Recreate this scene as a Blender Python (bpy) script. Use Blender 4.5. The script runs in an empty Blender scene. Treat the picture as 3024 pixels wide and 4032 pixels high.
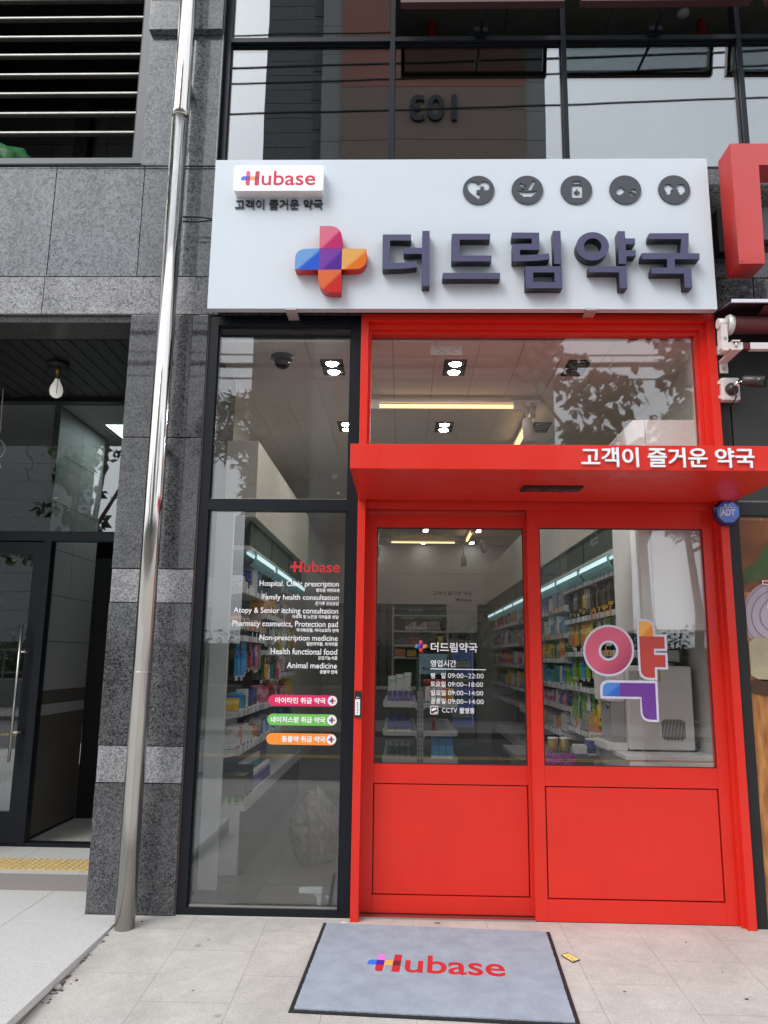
import bpy, bmesh, math, random
from mathutils import Vector, Matrix

sc = bpy.context.scene
COL = sc.collection
R = math.radians
random.seed(7)

# ------------------------------------------------------------------ camera
F, YAW, PITCH, ROLL = 3058.35, -0.025933, 0.186503, 0.012993
CAM = Vector((0.302, -5.0885, 1.55))
IW, IH = 3024.0, 4032.0
fwd = Vector((math.sin(YAW) * math.cos(PITCH), math.cos(YAW) * math.cos(PITCH), math.sin(PITCH)))
rgt = Vector((math.cos(YAW), -math.sin(YAW), 0))
upv = rgt.cross(fwd)
rgt, upv = math.cos(ROLL) * rgt + math.sin(ROLL) * upv, -math.sin(ROLL) * rgt + math.cos(ROLL) * upv
cd = bpy.data.cameras.new('camera')
cam = bpy.data.objects.new('camera', cd)
COL.objects.link(cam)
M3 = Matrix((rgt, upv, -fwd)).transposed()
cam.matrix_world = Matrix.Translation(CAM) @ M3.to_4x4()
cd.sensor_fit = 'VERTICAL'
cd.sensor_height = 36
cd.lens = F / IH * 36
cd.clip_start = 0.05
cd.clip_end = 2000
sc.camera = cam

# ------------------------------------------------------------------ sky, sun, exposure
SUN_EL, SUN_AZ = 47, 218          # degrees; azimuth clockwise from +Y: behind the photographer, a little to the side
wd = bpy.data.worlds.new('World')
sc.world = wd
wd.use_nodes = True
nt = wd.node_tree
bg = nt.nodes['Background']
sky = nt.nodes.new('ShaderNodeTexSky')
sky.sky_type = 'NISHITA'
sky.sun_disc = False
sky.sun_elevation = R(SUN_EL)
sky.sun_rotation = R(SUN_AZ)
sky.air_density = 1.6
sky.dust_density = 6.0
sky.ozone_density = 1.2
hs = nt.nodes.new('ShaderNodeHueSaturation')
hs.inputs['Saturation'].default_value = 0.22
nt.links.new(sky.outputs[0], hs.inputs['Color'])
tc = nt.nodes.new('ShaderNodeTexCoord')
cn = nt.nodes.new('ShaderNodeTexNoise')
cn.inputs['Scale'].default_value = 2.2
cn.inputs['Detail'].default_value = 5
nt.links.new(tc.outputs['Generated'], cn.inputs['Vector'])
cr = nt.nodes.new('ShaderNodeMapRange')
cr.inputs[1].default_value = 0.3
cr.inputs[2].default_value = 0.7
cr.inputs[3].default_value = 0.86
cr.inputs[4].default_value = 1.12
nt.links.new(cn.outputs['Fac'], cr.inputs[0])
mxs = nt.nodes.new('ShaderNodeMix')
mxs.data_type = 'RGBA'
mxs.blend_type = 'MULTIPLY'
mxs.inputs[0].default_value = 1
nt.links.new(cr.outputs[0], mxs.inputs[7])
oc = nt.nodes.new('ShaderNodeMix')         # thick bright cloud over most of the sky
oc.data_type = 'RGBA'
oc.inputs[0].default_value = 0.7
oc.inputs[7].default_value = (9.4, 10.0, 10.9, 1)
nt.links.new(hs.outputs[0], oc.inputs[6])
nt.links.new(oc.outputs[2], mxs.inputs[6])
nt.links.new(mxs.outputs[2], bg.inputs[0])
bg.inputs[1].default_value = 0.13
sd = bpy.data.lights.new('sun', 'SUN')
sd.energy = 0.9
sd.angle = R(25)
sd.color = (1.0, 0.965, 0.92)
sun = bpy.data.objects.new('sun', sd)
COL.objects.link(sun)
_d = Vector((math.sin(R(SUN_AZ)) * math.cos(R(SUN_EL)), math.cos(R(SUN_AZ)) * math.cos(R(SUN_EL)), math.sin(R(SUN_EL))))
sun.rotation_euler = _d.to_track_quat('Z', 'Y').to_euler()
sun.location = _d * 50
sc.view_settings.view_transform = 'Standard'
sc.view_settings.look = 'None'
sc.view_settings.exposure = 0.62
sc.view_settings.gamma = 1
sc.cycles.use_adaptive_sampling = False
sc.cycles.max_bounces = 10
sc.cycles.transparent_max_bounces = 16
sc.cycles.glossy_bounces = 5
sc.cycles.diffuse_bounces = 4
sc.cycles.sample_clamp_indirect = 6
sc.cycles.caustics_reflective = False
sc.cycles.caustics_refractive = False

# ------------------------------------------------------------------ pixel -> point on a real plane
def ray(px, py):
    return fwd + (px - IW / 2) / F * rgt - (py - IH / 2) / F * upv
def at(px, py, Y):
    d = ray(px, py)
    return CAM + d * ((Y - CAM.y) / d.y)
def atz(px, py, Z):
    d = ray(px, py)
    return CAM + d * ((Z - CAM.z) / d.z)
def pz(crop, pts, Y):
    """points of a zoomed crop (x0, y0, scale) as (x, z) on the plane y = Y"""
    out = []
    for a, b in pts:
        p = at(crop[0] + a / crop[2], crop[1] + b / crop[2], Y)
        out.append((p.x, p.z))
    return out
def box_of(crop, b, Y):
    """(x0, x1, ytop, ybottom) in a crop -> world x0, x1, z0, z1"""
    x0, x1, ya, yb = b
    xm, ym = (x0 + x1) / 2, (ya + yb) / 2
    p = pz(crop, [(x0, ym), (x1, ym), (xm, ya), (xm, yb)], Y)
    return p[0][0], p[1][0], p[3][1], p[2][1]

# ------------------------------------------------------------------ materials
def lin(c):
    return tuple(((v / 255 / 12.92) if v / 255 <= 0.04045 else ((v / 255 + 0.055) / 1.055) ** 2.4) for v in c)
MATS = {}
def mat(name, col, rough=0.5, metal=0.0, spec=0.5, coat=0.0, emit=None, estr=0.0, noise=0.0, nscale=20.0, bump=0.0, bscale=60.0):
    if name in MATS:
        return MATS[name]
    m = bpy.data.materials.new(name)
    m.use_nodes = True
    n = m.node_tree
    b = n.nodes['Principled BSDF']
    b.inputs['Base Color'].default_value = (*col, 1)
    b.inputs['Roughness'].default_value = rough
    b.inputs['Metallic'].default_value = metal
    b.inputs['Specular IOR Level'].default_value = spec
    b.inputs['Coat Weight'].default_value = coat
    b.inputs['Coat Roughness'].default_value = 0.06
    if emit:
        b.inputs['Emission Color'].default_value = (*emit, 1)
        b.inputs['Emission Strength'].default_value = estr
    if noise or bump:
        t = n.nodes.new('ShaderNodeTexCoord')
    if noise:
        x = n.nodes.new('ShaderNodeTexNoise')
        x.inputs['Scale'].default_value = nscale
        x.inputs['Detail'].default_value = 6
        x.inputs['Roughness'].default_value = 0.65
        n.links.new(t.outputs['Object'], x.inputs['Vector'])
        r = n.nodes.new('ShaderNodeMapRange')
        r.inputs[1].default_value = 0.25
        r.inputs[2].default_value = 0.75
        r.inputs[3].default_value = 1 - noise
        r.inputs[4].default_value = 1 + noise
        n.links.new(x.outputs['Fac'], r.inputs[0])
        k = n.nodes.new('ShaderNodeMix')
        k.data_type = 'RGBA'
        k.blend_type = 'MULTIPLY'
        k.inputs[0].default_value = 1
        k.inputs[6].default_value = (*col, 1)
        n.links.new(r.outputs[0], k.inputs[7])
        n.links.new(k.outputs[2], b.inputs['Base Color'])
    if bump:
        x2 = n.nodes.new('ShaderNodeTexNoise')
        x2.inputs['Scale'].default_value = bscale
        x2.inputs['Detail'].default_value = 4
        n.links.new(t.outputs['Object'], x2.inputs['Vector'])
        bp = n.nodes.new('ShaderNodeBump')
        bp.inputs['Strength'].default_value = bump
        bp.inputs['Distance'].default_value = 0.004
        n.links.new(x2.outputs['Fac'], bp.inputs['Height'])
        n.links.new(bp.outputs[0], b.inputs['Normal'])
    MATS[name] = m
    return m

def speckle(name, dark, mid, light, scale, rough, spec=0.5, cover=0.5):
    """flecked stone: crystals of three tones"""
    if name in MATS:
        return MATS[name]
    m = bpy.data.materials.new(name)
    m.use_nodes = True
    n = m.node_tree
    b = n.nodes['Principled BSDF']
    t = n.nodes.new('ShaderNodeTexCoord')
    v = n.nodes.new('ShaderNodeTexVoronoi')
    v.inputs['Scale'].default_value = scale
    wn = n.nodes.new('ShaderNodeTexNoise')
    wn.inputs['Scale'].default_value = scale * 0.8
    wn.inputs['Detail'].default_value = 4
    ad = n.nodes.new('ShaderNodeMix')
    ad.data_type = 'VECTOR'
    ad.inputs[0].default_value = 0.04
    n.links.new(t.outputs['Object'], wn.inputs['Vector'])
    n.links.new(t.outputs['Object'], ad.inputs[4])
    n.links.new(wn.outputs['Color'], ad.inputs[5])
    n.links.new(ad.outputs[1], v.inputs['Vector'])
    sx = n.nodes.new('ShaderNodeSeparateColor')
    n.links.new(v.outputs['Color'], sx.inputs[0])
    ln = n.nodes.new('ShaderNodeTexNoise')
    ln.inputs['Scale'].default_value = 6
    ln.inputs['Detail'].default_value = 5
    n.links.new(t.outputs['Object'], ln.inputs['Vector'])
    mm = n.nodes.new('ShaderNodeMath')
    mm.operation = 'MULTIPLY_ADD'
    mm.inputs[1].default_value = 0.5
    n.links.new(ln.outputs['Fac'], mm.inputs[0])
    n.links.new(sx.outputs[0], mm.inputs[2])
    rp = n.nodes.new('ShaderNodeValToRGB')
    e = rp.color_ramp.elements
    e[0].position = 0.3
    e[0].color = (*dark, 1)
    e[1].position = 0.3 + cover * 0.6
    e[1].color = (*mid, 1)
    x = e.new(min(0.99, 0.62 + cover * 0.6))
    x.color = (*light, 1)
    n.links.new(mm.outputs[0], rp.inputs[0])
    gi = n.nodes.new('ShaderNodeNewGeometry')
    pr = n.nodes.new('ShaderNodeMapRange')
    pr.inputs[3].default_value = 0.80
    pr.inputs[4].default_value = 1.22
    n.links.new(gi.outputs['Random Per Island'], pr.inputs[0])
    sl = n.nodes.new('ShaderNodeTexNoise')       # old water marks
    sl.inputs['Scale'].default_value = 1.7
    sl.inputs['Detail'].default_value = 7
    mp = n.nodes.new('ShaderNodeMapping')
    mp.inputs['Scale'].default_value = (2.5, 1, 0.5)
    n.links.new(t.outputs['Object'], mp.inputs[0])
    n.links.new(mp.outputs[0], sl.inputs['Vector'])
    sr = n.nodes.new('ShaderNodeMapRange')
    sr.inputs[1].default_value = 0.35
    sr.inputs[2].default_value = 0.65
    sr.inputs[3].default_value = 0.86
    sr.inputs[4].default_value = 1.12
    n.links.new(sl.outputs['Fac'], sr.inputs[0])
    ml = n.nodes.new('ShaderNodeMath')
    ml.operation = 'MULTIPLY'
    n.links.new(pr.outputs[0], ml.inputs[0])
    n.links.new(sr.outputs[0], ml.inputs[1])
    kx = n.nodes.new('ShaderNodeMix')
    kx.data_type = 'RGBA'
    kx.blend_type = 'MULTIPLY'
    kx.inputs[0].default_value = 1
    n.links.new(rp.outputs[0], kx.inputs[6])
    n.links.new(ml.outputs[0], kx.inputs[7])
    n.links.new(kx.outputs[2], b.inputs['Base Color'])
    b.inputs['Roughness'].default_value = rough
    b.inputs['Specular IOR Level'].default_value = spec
    MATS[name] = m
    return m

def glass(name, f0, tint, wav=0.0):
    """pane: clear body, Schlick reflection, a faint waviness"""
    m = bpy.data.materials.new(name)
    m.use_nodes = True
    n = m.node_tree
    n.nodes.remove(n.nodes['Principled BSDF'])
    out = n.nodes['Material Output']
    g = n.nodes.new('ShaderNodeNewGeometry')
    dp = n.nodes.new('ShaderNodeVectorMath')
    dp.operation = 'DOT_PRODUCT'
    n.links.new(g.outputs['Incoming'], dp.inputs[0])
    n.links.new(g.outputs['Normal'], dp.inputs[1])
    def mth(op, a, b=None):
        x = n.nodes.new('ShaderNodeMath')
        x.operation = op
        if isinstance(a, (int, float)):
            x.inputs[0].default_value = a
        else:
            n.links.new(a, x.inputs[0])
        if b is not None:
            if isinstance(b, (int, float)):
                x.inputs[1].default_value = b
            else:
                n.links.new(b, x.inputs[1])
        return x.outputs[0]
    c = mth('ABSOLUTE', dp.outputs['Value'])
    k = mth('POWER', mth('SUBTRACT', 1.0, c), 5.0)
    f = mth('ADD', mth('MULTIPLY', k, 1 - f0), f0)
    tr = n.nodes.new('ShaderNodeBsdfTransparent')
    tr.inputs[0].default_value = (*tint, 1)
    gl = n.nodes.new('ShaderNodeBsdfGlossy')
    gl.inputs['Roughness'].default_value = 0.0
    gl.inputs[0].default_value = (0.97, 0.985, 1, 1)
    if wav:
        t = n.nodes.new('ShaderNodeTexCoord')
        w = n.nodes.new('ShaderNodeTexNoise')
        w.inputs['Scale'].default_value = 1.6
        w.inputs['Detail'].default_value = 1
        n.links.new(t.outputs['Object'], w.inputs['Vector'])
        bp = n.nodes.new('ShaderNodeBump')
        bp.inputs['Strength'].default_value = wav
        bp.inputs['Distance'].default_value = 0.01
        n.links.new(w.outputs['Fac'], bp.inputs['Height'])
        n.links.new(bp.outputs[0], gl.inputs['Normal'])
    mx = n.nodes.new('ShaderNodeMixShader')
    n.links.new(f, mx.inputs[0])
    n.links.new(tr.outputs[0], mx.inputs[1])
    n.links.new(gl.outputs[0], mx.inputs[2])
    n.links.new(mx.outputs[0], out.inputs[0])
    MATS[name] = m
    return m

def gradmat(name, a, b, axis=0, rough=0.25, p0=0.1, p1=0.9):
    """printed two-tone film"""
    if name in MATS:
        return MATS[name]
    m = bpy.data.materials.new(name)
    m.use_nodes = True
    n = m.node_tree
    bs = n.nodes['Principled BSDF']
    t = n.nodes.new('ShaderNodeTexCoord')
    s = n.nodes.new('ShaderNodeSeparateXYZ')
    n.links.new(t.outputs['Generated'], s.inputs[0])
    mm = n.nodes.new('ShaderNodeMath')
    mm.operation = 'MULTIPLY_ADD'
    n.links.new(s.outputs['X'], mm.inputs[0])
    mm.inputs[1].default_value = 0.5
    m2 = n.nodes.new('ShaderNodeMath')
    m2.operation = 'MULTIPLY'
    m2.inputs[1].default_value = -0.5 if axis == 0 else 0.5
    n.links.new(s.outputs['Z'], m2.inputs[0])
    n.links.new(m2.outputs[0], mm.inputs[2])
    rp = n.nodes.new('ShaderNodeValToRGB')
    rp.color_ramp.elements[0].position = p0
    rp.color_ramp.elements[0].color = (*a, 1)
    rp.color_ramp.elements[1].position = p1
    rp.color_ramp.elements[1].color = (*b, 1)
    n.links.new(mm.outputs[0], rp.inputs[0])
    n.links.new(rp.outputs[0], bs.inputs['Base Color'])
    bs.inputs['Roughness'].default_value = rough
    MATS[name] = m
    return m

# ------------------------------------------------------------------ mesh building
class MB:
    def __init__(self):
        self.bm = bmesh.new()
    def box(self, x0, x1, y0, y1, z0, z1, bev=0.0):
        b = bmesh.new()
        bmesh.ops.create_cube(b, size=1)
        for v in b.verts:
            v.co = Vector((x0 + (v.co.x + .5) * (x1 - x0), y0 + (v.co.y + .5) * (y1 - y0), z0 + (v.co.z + .5) * (z1 - z0)))
        if bev:
            bmesh.ops.bevel(b, geom=list(b.edges), offset=bev, segments=2, profile=0.6, affect='EDGES')
        self.add(b)
        return self
    def add(self, b):
        me = bpy.data.meshes.new('t')
        b.to_mesh(me)
        b.free()
        self.bm.from_mesh(me)
        bpy.data.meshes.remove(me)
    def prism(self, pts, y0, y1):
        """polygon in x,z pushed from y0 to y1"""
        b = bmesh.new()
        a = [b.verts.new((x, y0, z)) for x, z in pts]
        c = [b.verts.new((x, y1, z)) for x, z in pts]
        n = len(pts)
        b.faces.new(a)
        b.faces.new(c[::-1])
        for i in range(n):
            b.faces.new((a[i], c[i], c[(i + 1) % n], a[(i + 1) % n]))
        bmesh.ops.recalc_face_normals(b, faces=list(b.faces))
        self.add(b)
        return self
    def prism_h(self, pts, z0, z1):
        """polygon in x,y pushed from z0 to z1"""
        b = bmesh.new()
        a = [b.verts.new((x, y, z0)) for x, y in pts]
        c = [b.verts.new((x, y, z1)) for x, y in pts]
        n = len(pts)
        b.faces.new(a)
        b.faces.new(c[::-1])
        for i in range(n):
            b.faces.new((a[i], c[i], c[(i + 1) % n], a[(i + 1) % n]))
        bmesh.ops.recalc_face_normals(b, faces=list(b.faces))
        self.add(b)
        return self
    def prism_x(self, pts, x0, x1):
        """polygon in y,z pushed from x0 to x1"""
        b = bmesh.new()
        a = [b.verts.new((x0, y, z)) for y, z in pts]
        c = [b.verts.new((x1, y, z)) for y, z in pts]
        n = len(pts)
        b.faces.new(a)
        b.faces.new(c[::-1])
        for i in range(n):
            b.faces.new((a[i], c[i], c[(i + 1) % n], a[(i + 1) % n]))
        bmesh.ops.recalc_face_normals(b, faces=list(b.faces))
        self.add(b)
        return self
    def tube(self, pts, r, seg=12, caps=True):
        pts = [Vector(p) for p in pts]
        rs = r if isinstance(r, (list, tuple)) else [r] * len(pts)
        b = bmesh.new()
        rings = []
        ref = None
        for i, p in enumerate(pts):
            d = (pts[min(i + 1, len(pts) - 1)] - pts[max(i - 1, 0)]).normalized()
            if ref is None:
                ref = Vector((0, 0, 1)) if abs(d.z) < 0.9 else Vector((1, 0, 0))
            u = (ref - d * ref.dot(d)).normalized()
            w = d.cross(u)
            ref = u
            rings.append([b.verts.new(p + (u * math.cos(2 * math.pi * k / seg) + w * math.sin(2 * math.pi * k / seg)) * rs[i]) for k in range(seg)])
        for a, c in zip(rings, rings[1:]):
            for k in range(seg):
                f = b.faces.new((a[k], a[(k + 1) % seg], c[(k + 1) % seg], c[k]))
                f.smooth = True
        if caps:
            b.faces.new(rings[0][::-1])
            b.faces.new(rings[-1])
        bmesh.ops.recalc_face_normals(b, faces=list(b.faces))
        self.add(b)
        return self
    def lathe(self, prof, c, axis='Z', seg=24):
        """profile of (radius, height) about an axis through c"""
        b = bmesh.new()
        rings = []
        for r, h in prof:
            ring = []
            for k in range(seg):
                a = 2 * math.pi * k / seg
                x, y = r * math.cos(a), r * math.sin(a)
                p = {'Z': (x, y, h), 'Y': (x, h, y), 'X': (h, x, y)}[axis]
                ring.append(b.verts.new(Vector(c) + Vector(p)))
            rings.append(ring)
        for a, d in zip(rings, rings[1:]):
            for k in range(seg):
                f = b.faces.new((a[k], a[(k + 1) % seg], d[(k + 1) % seg], d[k]))
                f.smooth = True
        if prof[0][0] > 1e-5:
            b.faces.new(rings[0])
        if prof[-1][0] > 1e-5:
            b.faces.new(rings[-1][::-1])
        bmesh.ops.remove_doubles(b, verts=list(b.verts), dist=1e-6)
        bmesh.ops.recalc_face_normals(b, faces=list(b.faces))
        self.add(b)
        return self
    def build(self, name, m, parent=None):
        me = bpy.data.meshes.new(name)
        self.bm.to_mesh(me)
        self.bm.free()
        return link(name, me, m, parent)

def link(name, me, m, parent=None):
    o = bpy.data.objects.new(name, me)
    COL.objects.link(o)
    for k in (m if isinstance(m, (list, tuple)) else [m]):
        me.materials.append(k)
    if parent is not None:
        o.parent = parent
        o.matrix_parent_inverse = Matrix.Translation(-parent.location)
    return o

def tag(o, label, cat, group=None, kind=None):
    o['label'] = label
    o['category'] = cat
    if group:
        o['group'] = group
    if kind:
        o['kind'] = kind
    return o
def thing(name, label, cat, loc=(0, 0, 0), group=None):
    o = bpy.data.objects.new(name, None)
    COL.objects.link(o)
    o.empty_display_size = 0.1
    o.location = loc
    return tag(o, label, cat, group)
def struct(o):
    o['kind'] = 'structure'
    return o

def loops_mesh(loops, y, depth, bev=0.0):
    """filled outline (even-odd holes) in x,z, front face at y, pushed back by depth"""
    cu = bpy.data.curves.new('c', 'CURVE')
    cu.dimensions = '2D'
    cu.fill_mode = 'BOTH'
    cu.extrude = depth / 2
    cu.bevel_depth = bev
    for lp in loops:
        s = cu.splines.new('POLY')
        s.points.add(len(lp) - 1)
        for p, (x, z) in zip(s.points, lp):
            p.co = (x, z, 0, 1)
        s.use_cyclic_u = True
    return flat_to_mesh(cu, y, depth)
def flat_to_mesh(cu, y, depth):
    o = bpy.data.objects.new('c', cu)
    COL.objects.link(o)
    dg = bpy.context.evaluated_depsgraph_get()
    dg.update()
    me = bpy.data.meshes.new_from_object(o.evaluated_get(dg), depsgraph=dg)
    bpy.data.objects.remove(o)
    bpy.data.curves.remove(cu)
    for v in me.vertices:
        v.co = Vector((v.co.x, y + depth / 2 - v.co.z, v.co.y))
    me.materials.clear()
    return join_meshes([me])      # a fresh mesh, so that its texture space fits the turned shape
_tc = {}
def text_mesh(s, box, y, depth=0.001, off=0.0):
    """lettering fitted to the world box (x0, x1, z0, z1)"""
    key = (s, off)
    if key not in _tc:
        cu = bpy.data.curves.new('t', 'FONT')
        cu.body = s
        cu.offset = off
        cu.resolution_u = 4
        cu.extrude = 0.5
        o = bpy.data.objects.new('t', cu)
        COL.objects.link(o)
        dg = bpy.context.evaluated_depsgraph_get()
        dg.update()
        me = bpy.data.meshes.new_from_object(o.evaluated_get(dg), depsgraph=dg)
        bpy.data.objects.remove(o)
        bpy.data.curves.remove(cu)
        me.materials.clear()
        _tc[key] = me
    me = _tc[key].copy()
    xs = [v.co.x for v in me.vertices]
    ys = [v.co.y for v in me.vertices]
    a, b, c, d = min(xs), max(xs), min(ys), max(ys)
    x0, x1, z0, z1 = box
    for v in me.vertices:
        v.co = Vector((x0 + (v.co.x - a) / (b - a) * (x1 - x0), y + (0.5 - v.co.z) * depth, z0 + (v.co.y - c) / (d - c) * (z1 - z0)))
    return me
def join_meshes(mes):
    b = bmesh.new()
    for me in mes:
        b.from_mesh(me)
        bpy.data.meshes.remove(me)
    out = bpy.data.meshes.new('j')
    b.to_mesh(out)
    b.free()
    return out
def circle(cx, cz, rx, rz=None, n=48):
    rz = rz or rx
    return [(cx + rx * math.cos(2 * math.pi * k / n), cz + rz * math.sin(2 * math.pi * k / n)) for k in range(n)]
def arc_corner(p0, c, p1, n=6):
    """quadratic rounded corner from p0 to p1 about control c"""
    return [tuple((1 - t) ** 2 * a + 2 * t * (1 - t) * b + t * t * d for a, b, d in zip(p0, c, p1)) for t in [i / n for i in range(n + 1)]]

# ------------------------------------------------------------------ palette
red = mat('red_paint', (0.675, 0.026, 0.0145), 0.40, spec=0.32, coat=0.18, noise=0.06, nscale=2.5)
def smudged(m, lo, hi, scale):
    """handled paint: the sheen varies in soft vertical smears"""
    n = m.node_tree
    b = n.nodes['Principled BSDF']
    t = n.nodes.new('ShaderNodeTexCoord')
    mp = n.nodes.new('ShaderNodeMapping')
    mp.inputs['Scale'].default_value = (1, 1, 0.35)
    x = n.nodes.new('ShaderNodeTexNoise')
    x.inputs['Scale'].default_value = scale
    x.inputs['Detail'].default_value = 8
    x.inputs['Roughness'].default_value = 0.75
    q = n.nodes.new('ShaderNodeMapRange')
    q.inputs[1].default_value = 0.3
    q.inputs[2].default_value = 0.7
    q.inputs[3].default_value = lo
    q.inputs[4].default_value = hi
    n.links.new(t.outputs['Object'], mp.inputs[0])
    n.links.new(mp.outputs[0], x.inputs['Vector'])
    n.links.new(x.outputs['Fac'], q.inputs[0])
    n.links.new(q.outputs[0], b.inputs['Roughness'])
smudged(red, 0.27, 0.58, 7)
black_frame = mat('dark_aluminium', (0.006, 0.0085, 0.013), 0.38, spec=0.3, noise=0.08, nscale=8)
black = mat('black_matt', (0.008, 0.008, 0.009), 0.6)
rubber = mat('black_rubber', (0.012, 0.012, 0.013), 0.7)
white_sign = mat('white_panel', (0.62, 0.69, 0.755), 0.35, noise=0.015, nscale=4)
white_paint = mat('white_plastic', (0.72, 0.71, 0.70), 0.4)
white_vinyl = mat('white_vinyl', (0.86, 0.86, 0.88), 0.5)
red_vinyl = mat('red_vinyl', (0.55, 0.02, 0.025), 0.45)
steel = mat('stainless_steel', (0.62, 0.60, 0.57), 0.13, metal=1.0, noise=0.05, nscale=2.5)
smudged(steel, 0.07, 0.24, 9)
steel_dull = mat('brushed_steel', (0.55, 0.54, 0.52), 0.32, metal=1.0)
granite = speckle('dark_polished_granite', (0.004, 0.0045, 0.005), (0.026, 0.028, 0.032), (0.15, 0.15, 0.155), 185, 0.035, 0.5, 0.58)
granite_up = speckle('grey_honed_granite', (0.032, 0.036, 0.040), (0.078, 0.086, 0.094), (0.17, 0.185, 0.195), 100, 0.10, 0.6, 0.5)
granite_band = speckle('pale_flamed_granite', (0.07, 0.075, 0.08), (0.17, 0.175, 0.18), (0.36, 0.36, 0.37), 150, 0.75, 0.3, 0.45)
joint = mat('joint_mortar', (0.02, 0.02, 0.021), 0.9)
sealant = mat('brown_sealant', (0.05, 0.035, 0.028), 0.7)
int_white = mat('interior_white', (0.62, 0.61, 0.57), 0.55, noise=0.02, nscale=2)
int_beige = mat('interior_warm_white', (0.60, 0.57, 0.50), 0.6)
shop_glass = glass('shop_glass', 0.08, (0.975, 0.985, 0.98), 0.02)
up_glass = glass('coated_glass', 0.22, (0.62, 0.66, 0.66), 0.035)
entry_glass = glass('entry_glass', 0.15, (0.86, 0.89, 0.88), 0.02)
navy = mat('letter_face', (0.070, 0.068, 0.145), 0.42, noise=0.05, nscale=40)
navy_side = mat('letter_return', (0.012, 0.013, 0.02), 0.45)
charcoal = mat('charcoal_board', (0.055, 0.065, 0.078), 0.45)

# ================================================================== GROUND
def pavement_material():
    m = bpy.data.materials.new('granite_paving')
    m.use_nodes = True
    n = m.node_tree
    b = n.nodes['Principled BSDF']
    t = n.nodes.new('ShaderNodeTexCoord')
    mp = n.nodes.new('ShaderNodeMapping')
    mp.inputs['Rotation'].default_value = (0, 0, R(90))
    mp.inputs['Location'].default_value = (0.322, 0.057, 0)
    n.links.new(t.outputs['Object'], mp.inputs[0])
    br = n.nodes.new('ShaderNodeTexBrick')
    br.offset = 0.5
    br.inputs['Scale'].default_value = 1
    br.inputs['Brick Width'].default_value = 0.565
    br.inputs['Row Height'].default_value = 0.4365
    br.inputs['Mortar Size'].default_value = 0.003
    br.inputs['Mortar Smooth'].default_value = 0.2
    br.inputs['Bias'].default_value = 0
    br.inputs['Color1'].default_value = (0.515, 0.495, 0.46, 1)
    br.inputs['Color2'].default_value = (0.54, 0.52, 0.485, 1)
    br.inputs['Mortar'].default_value = (0.41, 0.385, 0.345, 1)
    n.links.new(mp.outputs[0], br.inputs['Vector'])
    def nz(scale, det, lo, hi):
        x = n.nodes.new('ShaderNodeTexNoise')
        x.inputs['Scale'].default_value = scale
        x.inputs['Detail'].default_value = det
        x.inputs['Roughness'].default_value = 0.7
        n.links.new(t.outputs['Object'], x.inputs['Vector'])
        r = n.nodes.new('ShaderNodeMapRange')
        r.inputs[1].default_value = 0.3
        r.inputs[2].default_value = 0.7
        r.inputs[3].default_value = lo
        r.inputs[4].default_value = hi
        n.links.new(x.outputs['Fac'], r.inputs[0])
        return r.outputs[0], x
    a, _ = nz(170, 3, 0.72, 1.22)
    c, _ = nz(2.2, 6, 0.86, 1.1)
    e, _ = nz(14, 5, 0.92, 1.06)
    gv = n.nodes.new('ShaderNodeTexVoronoi')
    gv.inputs['Scale'].default_value = 2.6
    gv.inputs['Randomness'].default_value = 1
    n.links.new(t.outputs['Object'], gv.inputs['Vector'])
    gr = n.nodes.new('ShaderNodeMapRange')
    gr.inputs[1].default_value = 0.035
    gr.inputs[2].default_value = 0.06
    gr.inputs[3].default_value = 0.72
    gr.inputs[4].default_value = 1.0
    n.links.new(gv.outputs['Distance'], gr.inputs[0])
    st, _ = nz(0.9, 8, 0.78, 1.05)
    last = br.outputs['Color']
    for o in (a, c, e, gr.outputs[0], st):
        k = n.nodes.new('ShaderNodeMix')
        k.data_type = 'RGBA'
        k.blend_type = 'MULTIPLY'
        k.inputs[0].default_value = 1
        n.links.new(last, k.inputs[6])
        n.links.new(o, k.inputs[7])
        last = k.outputs[2]
    n.links.new(last, b.inputs['Base Color'])
    b.inputs['Roughness'].default_value = 0.75
    b.inputs['Specular IOR Level'].default_value = 0.3
    bp = n.nodes.new('ShaderNodeBump')
    bp.inputs['Strength'].default_value = 0.35
    bp.inputs['Distance'].default_value = 0.003
    n.links.new(br.outputs['Fac'], bp.inputs['Height'])
    bp.invert = True
    n.links.new(bp.outputs[0], b.inputs['Normal'])
    return m
paving = pavement_material()
SLOPE = 0.055
def gz(y):
    """height of the pavement: level at the wall, falling to the street"""
    if y > -0.16:
        return 0.0
    if y > -2.4:
        return -(-0.16 - y) * SLOPE
    return -2.24 * SLOPE - (-2.4 - y) * 0.022
def strip(name, xs, ys, zf, m):
    b = bmesh.new()
    g = [[b.verts.new((x, y, zf(y))) for x in xs] for y in ys]
    for r0, r1 in zip(g, g[1:]):
        for i in range(len(xs) - 1):
            b.faces.new((r0[i], r0[i + 1], r1[i + 1], r1[i]))
    bmesh.ops.recalc_face_normals(b, faces=list(b.faces))
    me = bpy.data.meshes.new(name)
    b.to_mesh(me)
    b.free()
    return struct(link(name, me, m))
strip('pavement', [-40, 0, 40], [0.0, -0.16, -2.4, -6.6], gz, paving)
GR = gz(-6.6)
MB().box(-40, 40, -6.76, -6.6, GR - 0.3, GR + 0.003).build('kerb', mat('kerb_stone', (0.36, 0.35, 0.33), 0.8, noise=0.15, nscale=30))['kind'] = 'structure'
asphalt = mat('asphalt', (0.055, 0.055, 0.056), 0.85, noise=0.25, nscale=60)
MB().box(-150, 150, -14.5, -6.76, GR - 0.4, GR - 0.13).build('road', asphalt)['kind'] = 'structure'
mk = MB()
for yy in (-10.5, -10.75):
    mk.box(-60, 60, yy - 0.06, yy + 0.06, GR - 0.13, GR - 0.126)
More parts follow.
